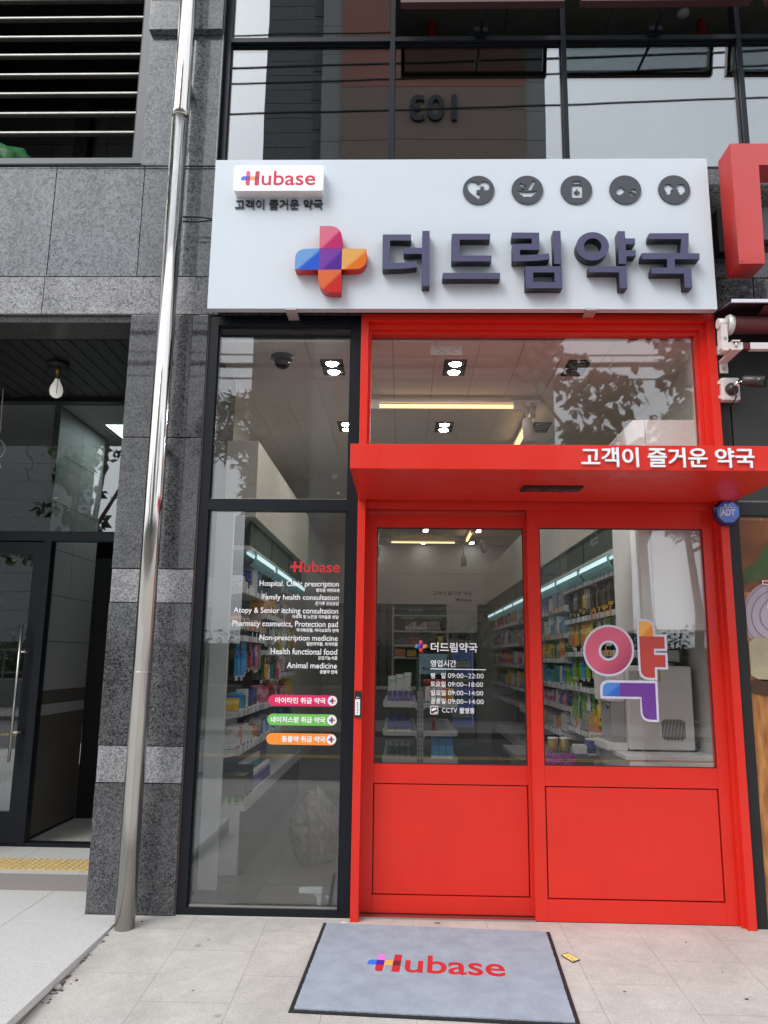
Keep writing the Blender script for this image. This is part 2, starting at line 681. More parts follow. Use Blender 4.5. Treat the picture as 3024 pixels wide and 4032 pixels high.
mk.build('road_marking', mat('yellow_line', (0.55, 0.36, 0.05), 0.7, noise=0.2, nscale=20))['kind'] = 'structure'
MB().box(-60, 60, -18.5, -14.5, GR - 0.4, GR + 0.0).build('far_pavement', mat('far_paving', (0.14, 0.132, 0.125), 0.8, noise=0.2, nscale=4))['kind'] = 'structure'
MB().box(-300, 300, -300, 200, GR - 1.0, GR - 0.45).build('ground', mat('earth', (0.16, 0.16, 0.13), 0.9, noise=0.2, nscale=0.4))['kind'] = 'structure'

# entrance platform: level slab with a riser growing to the front
plat = thing('entrance_platform', 'pale granite entrance platform with a low step edge left of the steel drainpipe', 'platform', (-2.6, -1.2, 0))
plat_m = mat('platform_granite', (0.53, 0.525, 0.51), 0.72, spec=0.3, noise=0.2, nscale=120, bump=0.05, bscale=150)
riser_m = mat('riser_granite', (0.20, 0.185, 0.17), 0.8, noise=0.3, nscale=12)
b = MB()
for i, (y0, y1) in enumerate([(-0.19, 1.575), (-0.80, -0.193), (-1.41, -0.803), (-2.05, -1.413), (-2.9, -2.053)]):
    for x0, x1 in [(-2.0, -1.372), (-2.62, -2.003), (-3.3, -2.623), (-4.5, -3.303)] if i else [(-2.0, -1.618), (-2.62, -2.003), (-3.3, -2.623), (-4.5, -3.303)]:
        b.box(x0, x1, y0, y1, -0.035, 0.004, 0.002)
b.box(-1.617, -1.372, -0.19, -0.06, -0.035, 0.004, 0.002)
b.build('slab', plat_m, plat)
MB().box(-4.5, -1.378, -2.88, -0.1, -0.4, -0.036).build('riser', riser_m, plat)
MB().box(-4.5, -1.62, 0.4, 0.79, 0.0041, 0.0055).build('flamed_strip', mat('pink_granite', (0.30, 0.27, 0.255), 0.7, noise=0.2, nscale=140), plat)
tac = thing('tactile_strip', 'yellow tactile paving strip with raised dots across the dark entrance', 'tactile paving', (-2.6, 1.04, 0.005))
tac_m = mat('tactile_yellow', (0.60, 0.44, 0.20), 0.7, noise=0.15, nscale=40)
b = MB()
for k in range(10):
    x1 = -1.62 - k * 0.3
    b.box(x1 - 0.298, x1, 0.885, 1.185, 0.0042, 0.011, 0.0015)
b.build('tile', tac_m, tac)
b = MB()
for i in range(48):
    for j in range(6):
        b.lathe([(0.0175, 0), (0.014, 0.004), (0.0, 0.006)], (-1.65 - i * 0.05 - (0.0 if i % 6 else 0), 0.91 + j * 0.05, 0.011), seg=8)
b.build('raised_dot_pattern', tac_m, tac)

# ================================================================== BUILDING
bld = thing('commercial_building', 'dark granite commercial building with tinted upstairs windows above the pharmacy', 'building', (0, 0.3, 0))
YF = -0.045
def slabs(name, m, rects, y0=YF, y1=0.12, parent=bld, bev=0.003):
    b = MB()
    for x0, x1, z0, z1 in rects:
        b.box(x0, x1, y0, y1, z0, z1, bev)
    return b.build(name, m, parent)
slabs('granite_pier', granite, [(-1.615, -1.072, 0.004, 0.762), (-1.615, -1.072, 0.992, 1.885), (-1.615, -1.072, 2.113, 3.0), (-1.615, -1.072, 3.006, 3.893)], y1=0.9)
for r_ in ((-1.612, -1.074, 0.768, 0.987), (-1.612, -1.074, 1.891, 2.107)):
    slabs('stone_band', granite_band, [r_], y0=YF + 0.002, y1=0.9)
slabs('stone_lintel', granite_band, [(-2.252, -1.042, 3.899, 4.178), (-3.4, -2.257, 3.899, 4.178), (-4.5, -3.405, 3.899, 4.178)], y1=0.28)
slabs('granite_wall', granite_up, [(-2.243, -1.601, 4.183, 5.043), (-3.3, -2.247, 4.183, 5.043), (-4.5, -3.304, 4.183, 5.043), (-1.597, -1.062, 4.183, 5.043)])
slabs('granite_column', granite_up, [(-1.632, -1.08, 5.049, 6.143)], y1=0.3)
slabs('column_ledge', granite_up, [(-1.632, -1.08, 6.146, 6.412), ], y0=-0.10, y1=0.3)
slabs('column_cap', granite_band, [(-1.632, -1.08, 6.415, 8.2)], y0=-0.12, y1=0.3)
MB().box(-1.61, -1.075, YF + 0.012, 0.88, 0.0, 8.0).box(-4.5, -1.06, YF + 0.012, 0.11, 3.905, 5.04).build('joint_backing', joint, bld)
# granite behind and beside the sign
slabs('sign_wall', granite, [(-1.058, 2.706, 4.183, 5.02), (2.714, 3.6, 4.183, 5.02), (3.604, 4.6, 4.183, 5.02), (-1.058, 2.706, 3.90, 4.176), (2.714, 3.6, 3.83, 4.176), (3.604, 4.6, 3.83, 4.176)], y0=-0.03, y1=0.12)
MB().box(-1.06, 4.6, -0.018, 0.3, 3.885, 5.03).build('joint_backing', joint, bld)
# mass of the building: roof slab, side and rear walls keep the interior dark
MB().box(-6, 6.5, -0.03, 13, 8.2, 14).build('upper_storey', granite_up, bld)
MB().box(-6, -5.4, 0.3, 13, 0, 8.2).box(6.0, 6.5, 0.0, 13, 0, 8.2).box(-6, 6.5, 12.5, 13, 0, 8.2).build('side_wall', granite_up, bld)
MB().box(-5.4, -4.5, -0.03, 0.3, 0, 8.2).build('front_wall', granite_up, bld)
MB().box(4.6, 6.0, -0.03, 0.3, 2.6, 8.2).build('front_wall', granite_up, bld)
# upstairs room: raw concrete
conc = mat('raw_concrete', (0.17, 0.165, 0.15), 0.85, noise=0.25, nscale=3, bump=0.1, bscale=20)
b = MB()
for k in range(8):
    b.box(-1.6 + k * 0.93, -1.6 + k * 0.93 + 0.925, 0.26, 9, 7.25, 7.4)
b.build('concrete_ceiling', conc, bld)
MB().box(-1.62, 6, 8, 8.1, 4.0, 7.25).box(-1.62, -1.56, 0.3, 8, 4.0, 7.25).box(-1.62, 6, 0.31, 12, 3.95, 4.0).build('concrete_wall', mat('dim_concrete', (0.10, 0.10, 0.10), 0.9, noise=0.2, nscale=2), bld)
# curtain-wall frame
wf = MB()
ZT, ZB = 6.142, 5.02
for x in (-1.052, 0.19, 1.468, 2.766, 4.06):
    wf.box(x - 0.018, x + 0.018, 0.0, 0.1, ZB, 8.2)
wf.box(-1.076, 4.6, 0.003, 0.1, ZT - 0.018, ZT + 0.018).box(-1.076, 4.6, 0.003, 0.1, ZB, ZB + 0.045).box(-1.076, 4.6, 0.003, 0.1, 7.42, 7.47).box(-1.078, -1.073, -0.05, 0.1, 5.05, 8.2)
wf.build('window_frame', black_frame, bld)
MB().box(-1.086, -1.079, -0.052, -0.0, 5.05, 8.2).build('edge_trim', mat('pale_trim', (0.42, 0.42, 0.40), 0.5), bld)
for x0, x1 in ((-1.034, 0.172), (0.208, 1.45), (1.486, 2.748), (2.784, 4.042)):
    MB().box(x0, x1, 0.045, 0.058, ZB + 0.045, ZT - 0.018).build('window_pane', up_glass, bld)
    wi = MB()
    wi.box(x0, x0 + 0.006, 0.03, 0.044, ZB + 0.045, ZT - 0.018).box(x1 - 0.006, x1, 0.03, 0.044, ZB + 0.045, ZT - 0.018).box(x0 + 0.006, x1 - 0.006, 0.03, 0.044, ZT - 0.026, ZT - 0.018)
    wi.build('glazing_bead', black_frame, bld)
MB().box(-1.03, 0.168, 0.045, 0.058, ZT + 0.018, 7.42).build('window_pane', up_glass, bld)
sash_edge = mat('maroon_sash', (0.045, 0.014, 0.018), 0.4)
for x0, x1 in ((0.25, 1.41), (1.53, 2.72), (2.83, 4.0)):
    t = thing('open_sash', 'top-hung window sash standing open above the ' + {0.25: 'cross emblem', 1.53: 'pharmacy name', 2.83: 'red neighbouring letter'}[x0], 'window', (x0, 0, 7.4), 'open window sashes upstairs')
    zb, yb, zt, yt = 6.14 - 0.0, -0.33, 7.40, 0.0
    n_ = Vector((0, zt - zb, -(yt - yb))).normalized()
    def slanted(xa, xb, s0, s1, th):
        p0 = Vector((0, yb, zb)).lerp(Vector((0, yt, zt)), s0)
        p1 = Vector((0, yb, zb)).lerp(Vector((0, yt, zt)), s1)
        q0, q1 = p0 + n_ * th, p1 + n_ * th
        return [(p0.y, p0.z), (p1.y, p1.z), (q1.y, q1.z), (q0.y, q0.z)], xa, xb
    f_ = MB()
    for xa, xb, s0, s1 in ((x0, x1, 0, 0.03), (x0, x1, 0.97, 1), (x0, x0 + 0.03, 0.03, 0.97), (x1 - 0.03, x1, 0.03, 0.97)):
        f_.prism_x(*slanted(xa, xb, s0, s1, 0.05))
    f_.build('sash_frame', sash_edge, t)
    g_ = MB()
    pts, xa, xb = slanted(x0 + 0.03, x1 - 0.03, 0.03, 0.97, 0.02)
    g_.prism_x(pts, xa, xb)
    g_.build('pane', up_glass, t)
    xm = (x0 + x1) / 2 + 0.02
    MB().tube([(xm, -0.31, 6.20), (xm, -0.02, 6.17)], 0.012, 8).box(xm - 0.05, xm + 0.05, -0.04, 0.0, 6.165, 6.20).build('stay_arm', black_frame, t)
for px in (1272, 157):
    crop = (1900, 0, 1.476) if px == 1272 else (800, 0, 1.508)
    a_ = atz(crop[0] + (px if px == 1272 else 1357) / crop[2], crop[1] + 160 / crop[2], 7.18)
    t = thing('sprinkler_head', 'red plastic-wrapped sprinkler stub on the upstairs concrete ceiling ' + ('above the neck of the red letter' if px == 1272 else 'above the cross emblem'), 'sprinkler', (a_.x, a_.y, 7.25), 'wrapped sprinkler stubs upstairs')
    MB().lathe([(0.03, 0.08), (0.035, 0.02), (0.034, -0.2), (0.036, -0.22)], (a_.x, a_.y, 7.17)).build('wrap', mat('red_wrap', (0.45, 0.02, 0.015), 0.4), t)
    MB().lathe([(0.036, 0.0), (0.03, 0.025), (0.0, 0.03)], (a_.x, a_.y, 7.22)).build('collar', mat('orange_collar', (0.4, 0.12, 0.05), 0.5), t)
a_ = atz(1900 + 1165 / 1.476, 70 / 1.476, 7.25)
t = thing('smoke_detector', 'round white smoke detector on the raw concrete ceiling upstairs', 'smoke detector', (a_.x, a_.y, 7.25))
MB().lathe([(0.055, 0), (0.055, -0.02), (0.04, -0.035), (0, -0.035)], (a_.x, a_.y, 7.25)).build('base', white_paint, t)
MB().lathe([(0.02, -0.035), (0.012, -0.05), (0, -0.05)], (a_.x, a_.y, 7.25)).build('sensor', white_paint, t)

# ------------------------------------------------------------------ louvred opening upper left
lv = thing('louvre_screen', 'grey framed opening with eight horizontal metal louvre bars above the entrance', 'louvre', (-3, 0, 5.1))
lf = mat('grey_louvre_frame', (0.085, 0.095, 0.11), 0.4)
MB().box(-1.70, -1.636, -0.03, 0.16, 5.083, 8.0).box(-4.5, -1.70, -0.03, 0.16, 5.083, 5.128).box(-4.5, -4.46, -0.03, 0.16, 5.128, 8).build('frame', lf, lv)
MB().box(-1.712, -1.701, -0.02, 0.16, 5.128, 8).build('edge_trim', black_frame, lv)
slat_under = mat('shaded_slat', (0.05, 0.046, 0.04), 0.6, noise=0.4, nscale=14)  # shade on the slat undersides put into a darker colour
slat_m = mat('galvanised_slat', (0.46, 0.45, 0.42), 0.5, metal=0.3, noise=0.2, nscale=9)  # paler colour for the lip, painting in the lit front edge
for k, z in enumerate((5.364, 5.526, 5.694, 5.857, 6.027, 6.185, 6.353, 6.518, 6.68, 6.84)):
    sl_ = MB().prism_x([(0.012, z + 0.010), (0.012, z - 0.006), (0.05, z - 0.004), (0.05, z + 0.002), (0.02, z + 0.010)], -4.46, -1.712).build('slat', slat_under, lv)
    MB().prism_x([(0.008, z + 0.012), (0.008, z + 0.0), (0.0115, z + 0.0), (0.0115, z + 0.0105), (0.016, z + 0.0105), (0.016, z + 0.012)], -4.46, -1.712).build('lit_lip', slat_m, sl_)
dk = mat('dark_cladding', (0.10, 0.103, 0.10), 0.5, noise=0.15, nscale=4)
dk2 = mat('dark_lining', (0.012, 0.013, 0.014), 0.6)
b = MB()
for i in range(7):
    for j in range(4):
        b.box(-4.9 + i * 0.62, -4.9 + i * 0.62 + 0.614, 2.6, 2.75, 4.4 + j * 0.92, 4.4 + j * 0.92 + 0.914)
b.build('stair_hall_wall', dk, bld)
MB().box(-1.76, -1.72, 0.16, 2.6, 4.4, 8).box(-5.2, -1.72, 0.3, 2.75, 7.6, 8.0).box(-5.2, -1.72, 0.2, 2.75, 4.3, 4.4).build('stair_hall_side', dk2, bld)
MB().box(-3.35, -3.2, 2.45, 2.6, 4.4, 7.6).box(-2.62, -2.52, 2.5, 2.6, 4.4, 7.6).box(-5.2, -3.9, 0.9, 1.0, 4.4, 7.6).build('stair_hall_post', black, bld)
b = bmesh.new()
bmesh.ops.create_icosphere(b, subdivisions=4, radius=1)
for v in b.verts:
    n_ = 0.10 * math.sin(7 * v.co.x + 3 * v.co.z) + 0.07 * math.sin(13 * v.co.y + 5 * v.co.x) + 0.05 * math.sin(21 * v.co.z + 9 * v.co.x)
    v.co = Vector((v.co.x * 0.34 * (1 + n_), v.co.y * 0.24 * (1 + n_), v.co.z * 0.22 * (1 + n_)))
me = bpy.data.meshes.new('green_net_bundle')
for f_ in b.faces:
    f_.smooth = True
b.to_mesh(me)
b.free()
o = link('tarpaulin_bundle', me, mat('green_tarpaulin', (0.025, 0.17, 0.05), 0.5, noise=0.3, nscale=15))
p_ = at(25, 575, 0.45)
o.location = (p_.x - 0.12, 0.45, 5.35)
tag(o, 'crumpled green tarpaulin bundle behind the lowest louvre bars', 'tarpaulin')

# ------------------------------------------------------------------ entrance recess
ent = thing('entrance_door', 'dark framed glass entrance set back in the granite recess with a long steel pull', 'door', (-2.7, 1.6, 0))
MB().box(-4.5, -1.62, -0.02, 0.28, 3.845, 3.897).build('lintel_soffit', speckle('shaded_soffit_stone', (0.003, 0.003, 0.003), (0.012, 0.011, 0.011), (0.06, 0.055, 0.05), 150, 0.3, 0.3, 0.6), bld)  # same polished granite, darkened to paint in the shade under the lintel
b = MB()
for k in range(24):
    b.box(-4.5 + k * 0.122, -4.5 + k * 0.122 + 0.112, 0.28, 1.64, 3.84, 3.88)
b.build('slatted_soffit', mat('black_soffit', (0.004, 0.0042, 0.005), 0.5), bld)
MB().box(-4.5, -1.62, 0.28, 1.7, 3.885, 3.9).build('soffit_backing', black, bld)
MB().box(-4.55, -4.5, 0.0, 6, 0, 3.9).box(-1.615, -1.60, 0.9, 6.2, 0, 3.9).build('recess_wall', granite, bld)
fr = MB()
fr.box(-4.5, -1.62, 1.57, 1.66, 3.80, 3.84).box(-4.5, -1.62, 1.565, 1.66, 2.525, 2.61).box(-2.838, -2.775, 1.565, 1.66, 0.02, 2.525).box(-4.5, -2.775, 1.58, 1.66, 0.0, 0.02).box(-2.775, -1.62, 1.575, 1.66, 0.004, 0.035)
fr.build('frame', black_frame, ent)
MB().box(-4.5, -1.62, 1.605, 1.615, 2.61, 3.80).build('transom_pane', entry_glass, ent)
dl = MB().box(-2.93, -2.842, 1.585, 1.635, 0.025, 2.515).box(-3.75, -2.93, 1.585, 1.635, 2.41, 2.515).box(-3.75, -2.93, 1.585, 1.635, 0.025, 0.27).box(-3.83, -3.75, 1.585, 1.635, 0.025, 2.515).build('door_leaf', black_frame, ent)
MB().box(-3.75, -2.93, 1.605, 1.615, 0.27, 2.41).build('pane', entry_glass, dl)
MB().tube([(-2.932, 1.50, 0.675), (-2.932, 1.50, 1.787)], 0.0125, 12).build('handle', steel_dull, ent)
MB().tube([(-2.932, 1.50, 1.566), (-2.88, 1.53, 1.566), (-2.87, 1.59, 1.566)], 0.009, 8).tube([(-2.932, 1.50, 0.907), (-2.88, 1.53, 0.907), (-2.87, 1.59, 0.907)], 0.009, 8).build('handle_bracket', steel_dull, ent)
# lobby behind the entrance
lw = mat('lobby_stone', (0.36, 0.365, 0.35), 0.5, noise=0.08, nscale=30)
lbr = mat('lobby_brown_stone', (0.12, 0.105, 0.092), 0.35, noise=0.3, nscale=50)
b = MB()
for z0, z1 in ((1.235, 1.66), (1.666, 2.07), (2.076, 2.48), (2.486, 2.9), (2.906, 3.35), (3.356, 3.78)):
    for y0, y1 in ((1.67, 2.18), (2.186, 2.74)):
        b.box(-2.9, -2.845, y0, y1, z0, z1)
b.box(-2.9, -2.845, 1.67, 2.74, 1.02, 1.115)
b.build('lobby_wall', lw, bld)
MB().box(-2.9, -2.845, 1.67, 2.74, 1.12, 1.23).box(-2.9, -2.845, 1.67, 2.74, 0.03, 1.015).build('lobby_wainscot', lbr, bld)
MB().box(-2.905, -2.85, 1.67, 2.74, 0.0, 3.8).build('joint_backing', joint, bld)
b = MB()
for i in range(5):
    for j in range(8):
        b.box(-4.5 + i * 0.6, -4.5 + i * 0.6 + 0.596, 1.67 + j * 0.6, 1.67 + j * 0.6 + 0.596, -0.02, 0.0)
b.build('lobby_floor', mat('lobby_floor_tile', (0.5, 0.47, 0.42), 0.25, noise=0.15, nscale=30), bld)
MB().box(-4.5, -1.6, 1.67, 6.2, 3.79, 3.8).build('lobby_ceiling', mat('lobby_ceiling', (0.5, 0.51, 0.5), 0.7), bld)
idr = thing('inner_door', 'black framed inner glass door at the back of the dim lobby', 'door', (-2.3, 2.8, 0))
MB().box(-2.845, -2.66, 2.75, 2.85, 0.0, 2.52).box(-2.66, -1.62, 2.75, 2.85, 2.2, 2.3).box(-2.58, -2.46, 2.77, 2.84, 0.0, 2.2).box(-2.46, -1.62, 2.77, 2.84, 0.0, 0.12).box(-2.66, -1.62, 2.75, 2.85, 2.5, 2.6).build('frame', black, idr)
MB().box(-2.46, -1.62, 2.8, 2.81, 0.12, 2.2).build('pane', entry_glass, idr)
MB().box(-2.843, -1.62, 5.9, 6.0, 0.0, 3.79).build('lobby_rear_wall', mat('lobby_rear', (0.10, 0.11, 0.105), 0.6), bld)
a_, b_, c_ = (atz(q[0] / 2.011, 1200 + q[1] / 2.011, 3.78) for q in ((835, 943), (980, 943), (980, 1055)))
pl_ = thing('ceiling_panel_light', 'square pale blue-white panel light in the lobby ceiling behind the transom', 'light', (a_.x + 0.3, a_.y + 0.3, 3.78))
MB().box(a_.x, a_.x + 0.6, a_.y + 0.0, a_.y + 0.6, 3.772, 3.786).build('diffuser', mat('panel_glow', (0.8, 0.9, 0.9), 0.5, emit=(0.78, 0.92, 0.94), estr=4.5), pl_)
lf_ = MB()
lf_.box(a_.x - 0.012, a_.x, a_.y - 0.012, a_.y + 0.612, 3.77, 3.789).box(a_.x, a_.x + 0.6, a_.y - 0.012, a_.y, 3.77, 3.789).box(a_.x + 0.6, a_.x + 0.612, a_.y - 0.012, a_.y + 0.612, 3.77, 3.789)
lf_.build('frame', white_paint, pl_)
# bulb lamp in the recess
bx, by = -2.47, 0.74
bl = thing('cage_lamp', 'bare white bulb in a black wire cage under the black soffit', 'lamp', (bx, by, 3.84))
MB().lathe([(0.085, 0), (0.085, -0.03), (0.03, -0.035), (0.0, -0.035)], (bx, by, 3.84)).build('base', black, bl)
MB().lathe([(0.022, 0), (0.02, -0.04), (0.014, -0.05), (0.014, -0.085), (0.018, -0.09), (0.018, -0.105)], (bx, by, 3.805)).build('socket', mat('brass', (0.45, 0.30, 0.12), 0.35, metal=0.8), bl)
MB().lathe([(0.018, 0), (0.024, -0.02), (0.045, -0.06), (0.052, -0.095), (0.044, -0.13), (0.022, -0.15), (0, -0.153)], (bx, by, 3.705)).build('bulb', mat('opal_glass', (0.75, 0.74, 0.70), 0.2, emit=(1, 0.97, 0.9), estr=0.22), bl)
cg = MB()
for k in range(4):
    a = k * math.pi / 2 + 0.5
    cg.tube([(bx + math.cos(a) * r_, by + math.sin(a) * r_, 3.81 + h_) for r_, h_ in ((0.06, 0), (0.085, -0.06), (0.1, -0.12), (0.085, -0.2), (0.05, -0.24))], 0.0025, 6)
cg.tube([(bx + math.cos(a * 0.2618) * 0.1, by + math.sin(a * 0.2618) * 0.1, 3.69) for a in range(25)], 0.0025, 6)
cg.build('cage', black, bl)
# loose white cable at the far left of the recess
cpts = [at(x, y, 1.35) for x, y in ((2, 1505), (12, 1530), (8, 1600), (2, 1690), (-8, 1730), (4, 1735), (18, 1752), (20, 1772), (8, 1795), (-6, 1800), (-10, 1780), (0, 1830), (6, 1850))]
sm = []
for i in range(len(cpts) - 1):
    for t_ in (0, 0.33, 0.66):
        sm.append(cpts[i].lerp(cpts[i + 1], t_))
o = MB().tube(sm, 0.004, 6).build('loose_cable', white_paint)
tag(o, 'thin white cable hanging in loops inside the entrance recess', 'cable')

# ------------------------------------------------------------------ steel drainpipe in front of the pier
dp = thing('drainpipe', 'tall polished stainless steel drainpipe in front of the granite pier', 'pipe', (-1.298, -0.25, 0))
zc = at(1180 / 1.659, 770 / 1.659, -0.25).z
MB().tube([(-1.298, -0.25, gz(-0.25) - 0.01), (-1.298, -0.25, zc + 0.02)], 0.0575, 40).build('lower_tube', steel, dp)
MB().tube([(-1.298, -0.25, zc), (-1.298, -0.25, zc + 0.05), (-1.298, -0.25, 8.2)], [0.0595, 0.0595, 0.0595], 40).build('upper_tube', steel, dp)
for z in (2.9, 5.6):
    MB().box(-1.33, -1.266, -0.20, -0.04, z, z + 0.03).build('wall_bracket', steel_dull, dp)
zc2 = at(1065 / 2.011, 2100 + 1095 / 2.011, -0.25).z
MB().tube([(-1.298, -0.25, zc2 - 0.003), (-1.298, -0.25, zc2)], 0.0585, 40).build('seam', steel_dull, dp)
# black cables from pipe to sign
for k, (ya, yb, sag) in enumerate(((1418, 1430, 6), (1446, 1436, -8))):
    s_ = (0, 0, 1.659)
    pts = []
    for i in range(11):
        t_ = i / 10
        p_ = at((1195 + 195 * t_) / 1.659, (ya + (yb - ya) * t_ - sag * math.sin(math.pi * t_)) / 1.659, -0.18)
        pts.append(p_)
    o = MB().tube(pts, 0.006, 8).build('sign_cable', rubber)
    tag(o, ('upper' if k == 0 else 'lower') + ' black cable running from behind the drainpipe to the white sign', 'cable', 'cables feeding the sign')
# thin black cable along the wall joint
o = MB().tube([at(-20 / 1.659, 1078 / 1.659, -0.06), at(940 / 1.659, 1083 / 1.659, -0.06), at(1110 / 1.659, 1085 / 1.659, -0.06), at(1400 / 1.659, 1086 / 1.659, -0.06)], 0.006, 6).build('wall_cable', rubber)
tag(o, 'thin black cable stapled along the granite joint under the louvres', 'cable')

# ================================================================== DARK SHOP WINDOW
sw = thing('shop_window', 'tall dark framed two-pane shop window between the granite pier and the red portal', 'window', (-0.53, 0, 0))
f_ = MB()
f_.box(-1.06, -1.0, -0.032, 0.06, 0.004, 3.885).box(-0.072, -0.002, -0.032, 0.06, 0.004, 3.885).box(-1.0, -0.072, -0.032, 0.06, 3.822, 3.885).box(-1.0, -0.072, -0.032, 0.06, 2.512, 2.586).box(-1.0, -0.072, -0.032, 0.06, 0.004, 0.05)
f_.box(-1.0, -0.988, -0.012, 0.03, 0.05, 2.512).box(-0.084, -0.072, -0.012, 0.03, 0.05, 2.512).box(-1.0, -0.99, -0.012, 0.03, 2.586, 3.822).box(-0.08, -0.072, -0.012, 0.03, 2.586, 3.822)
f_.build('frame', black_frame, sw)
MB().box(-0.988, -0.084, -0.02, 0.0, 0.05, 0.062).box(-0.99, -0.08, -0.018, 0.0, 2.586, 2.591).build('glazing_bead', steel_dull, sw)
MB().box(-0.988, -0.084, -0.006, 0.016, 0.062, 2.512).build('lower_pane', shop_glass, sw)
MB().box(-0.99, -0.08, -0.006, 0.016, 2.591, 3.822).build('upper_pane', shop_glass, sw)
MB().box(-1.071, -1.061, -0.04, 0.05, 0.004, 3.89).build('sealant_bead', sealant, sw)
MB().box(-1.06, 0.0, -0.036, 0.0, 0.0, 0.006).build('sill_strip', mat('sill_white', (0.5, 0.5, 0.48), 0.6), sw)

# ================================================================== RED PORTAL
pt = thing('red_shopfront', 'red painted steel pharmacy shopfront with a sliding glass door and fixed glazed panel', 'shopfront', (1.2, 0, 0))
YP = -0.085
MB().box(0.0, 0.05, YP, 0.06, gz(YP), 3.832, 0.002).box(0.0, 2.405, YP, 0.06, 3.833, 3.884, 0.002).box(2.353, 2.405, YP, 0.06, gz(YP), 3.832, 0.002).build('portal_frame', red, pt)
MB().box(0.05, 0.068, -0.04, 0.06, 2.72, 3.832, 0.001).box(2.316, 2.353, -0.04, 0.06, 2.72, 3.832, 0.001).box(0.068, 2.316, -0.04, 0.06, 3.79, 3.832, 0.001).box(2.29, 2.316, -0.015, 0.06, 2.72, 3.79, 0.001).box(0.068, 2.29, -0.015, 0.06, 3.765, 3.79, 0.001).build('transom_frame', red, pt)
MB().box(0.068, 2.29, 0.02, 0.042, 2.5, 3.765).build('transom_pane', shop_glass, pt)
MB().box(0.05, 2.353, -0.02, 0.07, 2.555, 2.62).box(0.05, 2.353, -0.035, 0.0, 2.53, 2.575).build('door_header', red, pt)
MB().box(2.353, 2.37, -0.03, 0.06, 0, 2.53).box(2.335, 2.353, -0.045, 0.06, 0.0, 2.53, 0.001).build('side_jamb', red, pt)
# sliding leaf
sl = MB()
YS0, YS1 = 0.06, 0.10
sl.box(0.045, 0.122, YS0, YS1, 0.014, 2.55, 0.0015).box(1.1005, 1.122, YS0, YS1, 0.014, 2.55, 0.0015).box(0.1225, 1.1, YS0, YS1, 2.418, 2.55, 0.0015).box(0.1225, 1.1, YS0, YS1, 0.776, 0.893, 0.0015).box(0.1225, 1.1, YS0, YS1, 0.014, 0.116, 0.0015)
sl = sl.build('sliding_door', red, pt)
MB().box(0.13, 1.093, YS0 + 0.004, YS1, 0.123, 0.769, 0.003).build('panel', red, sl)
MB().box(0.1235, 1.0995, YS0 + 0.022, YS1 - 0.005, 0.117, 0.775).build('panel_backing', mat('red_groove', (0.25, 0.012, 0.01), 0.5), sl)
MB().box(0.1225, 1.1, YS0 + 0.014, YS0 + 0.026, 0.893, 2.418).build('pane', shop_glass, sl)
MB().box(0.1225, 1.1, YS0 + 0.006, YS0 + 0.013, 2.409, 2.418).box(0.1225, 0.13, YS0 + 0.006, YS0 + 0.013, 0.893, 2.409).box(1.0925, 1.1, YS0 + 0.006, YS0 + 0.013, 0.893, 2.409).box(0.13, 1.0925, YS0 + 0.006, YS0 + 0.013, 0.893, 0.9).build('glazing_gasket', mat('maroon_gasket', (0.09, 0.008, 0.008), 0.5), sl)
MB().box(0.05, 1.118, -0.01, 0.12, 0.0, 0.010).build('threshold', steel_dull, pt)
# fixed leaf
fl = MB()
YL0, YL1 = -0.004, 0.055
fl.box(1.118, 1.193, YL0, YL1, 0.004, 2.53, 0.0015).box(2.2625, 2.334, YL0, YL1, 0.004, 2.53, 0.0015).box(1.1935, 2.262, YL0, YL1, 2.414, 2.53, 0.0015).box(1.1935, 2.262, YL0, YL1, 0.785, 0.905, 0.0015).box(1.1935, 2.262, YL0, YL1, 0.004, 0.128, 0.0015)
fl = fl.build('fixed_panel', red, pt)
MB().box(1.202, 2.2535, YL0 + 0.004, YL1, 0.136, 0.777, 0.003).build('panel', red, fl)
MB().box(1.1945, 2.2615, YL0 + 0.022, YL1 - 0.005, 0.129, 0.784).build('panel_backing', MATS['red_groove'], fl)
MB().box(1.1935, 2.262, YL0 + 0.014, YL0 + 0.03, 0.905, 2.414).build('pane', shop_glass, fl)
MB().box(1.1935, 2.262, YL0 + 0.006, YL0 + 0.013, 2.405, 2.414).box(1.1935, 1.2, YL0 + 0.006, YL0 + 0.013, 0.905, 2.405).box(2.2555, 2.262, YL0 + 0.006, YL0 + 0.013, 0.905, 2.405).box(1.2, 2.2555, YL0 + 0.006, YL0 + 0.013, 0.905, 0.911).build('glazing_gasket', MATS['maroon_gasket'], fl)
# canopy
cp = thing('entrance_canopy', 'flat red metal canopy over the pharmacy doors lettered in white', 'canopy', (1.2, -0.5, 2.58))
CY = -0.94
MB().box(0.004, 2.43, CY, CY + 0.02, 2.576, 2.717, 0.002).box(0.004, 0.024, CY + 0.02, -0.0855, 2.576, 2.717).box(2.41, 2.43, CY + 0.02, -0.0855, 2.576, 2.717).build('fascia', red, cp)
MB().box(0.024, 2.41, CY + 0.02, -0.0855, 2.577, 2.583).build('soffit', red, cp)
MB().box(0.024, 2.41, CY + 0.02, -0.0855, 2.69, 2.71).build('top_sheet', red, cp)
SL = (2200, 1200, 2.0133)
o = link('lettering', text_mesh('고객이 즐거운 약국', box_of(SL, (180, 1553, 1132, 1288), CY - 0.012), CY - 0.012, 0.011, 0.016), white_vinyl, cp)
cl = MB().box(1.015, 1.37, -0.545, -0.41, 2.566, 2.5765).build('light_housing', black, cp)
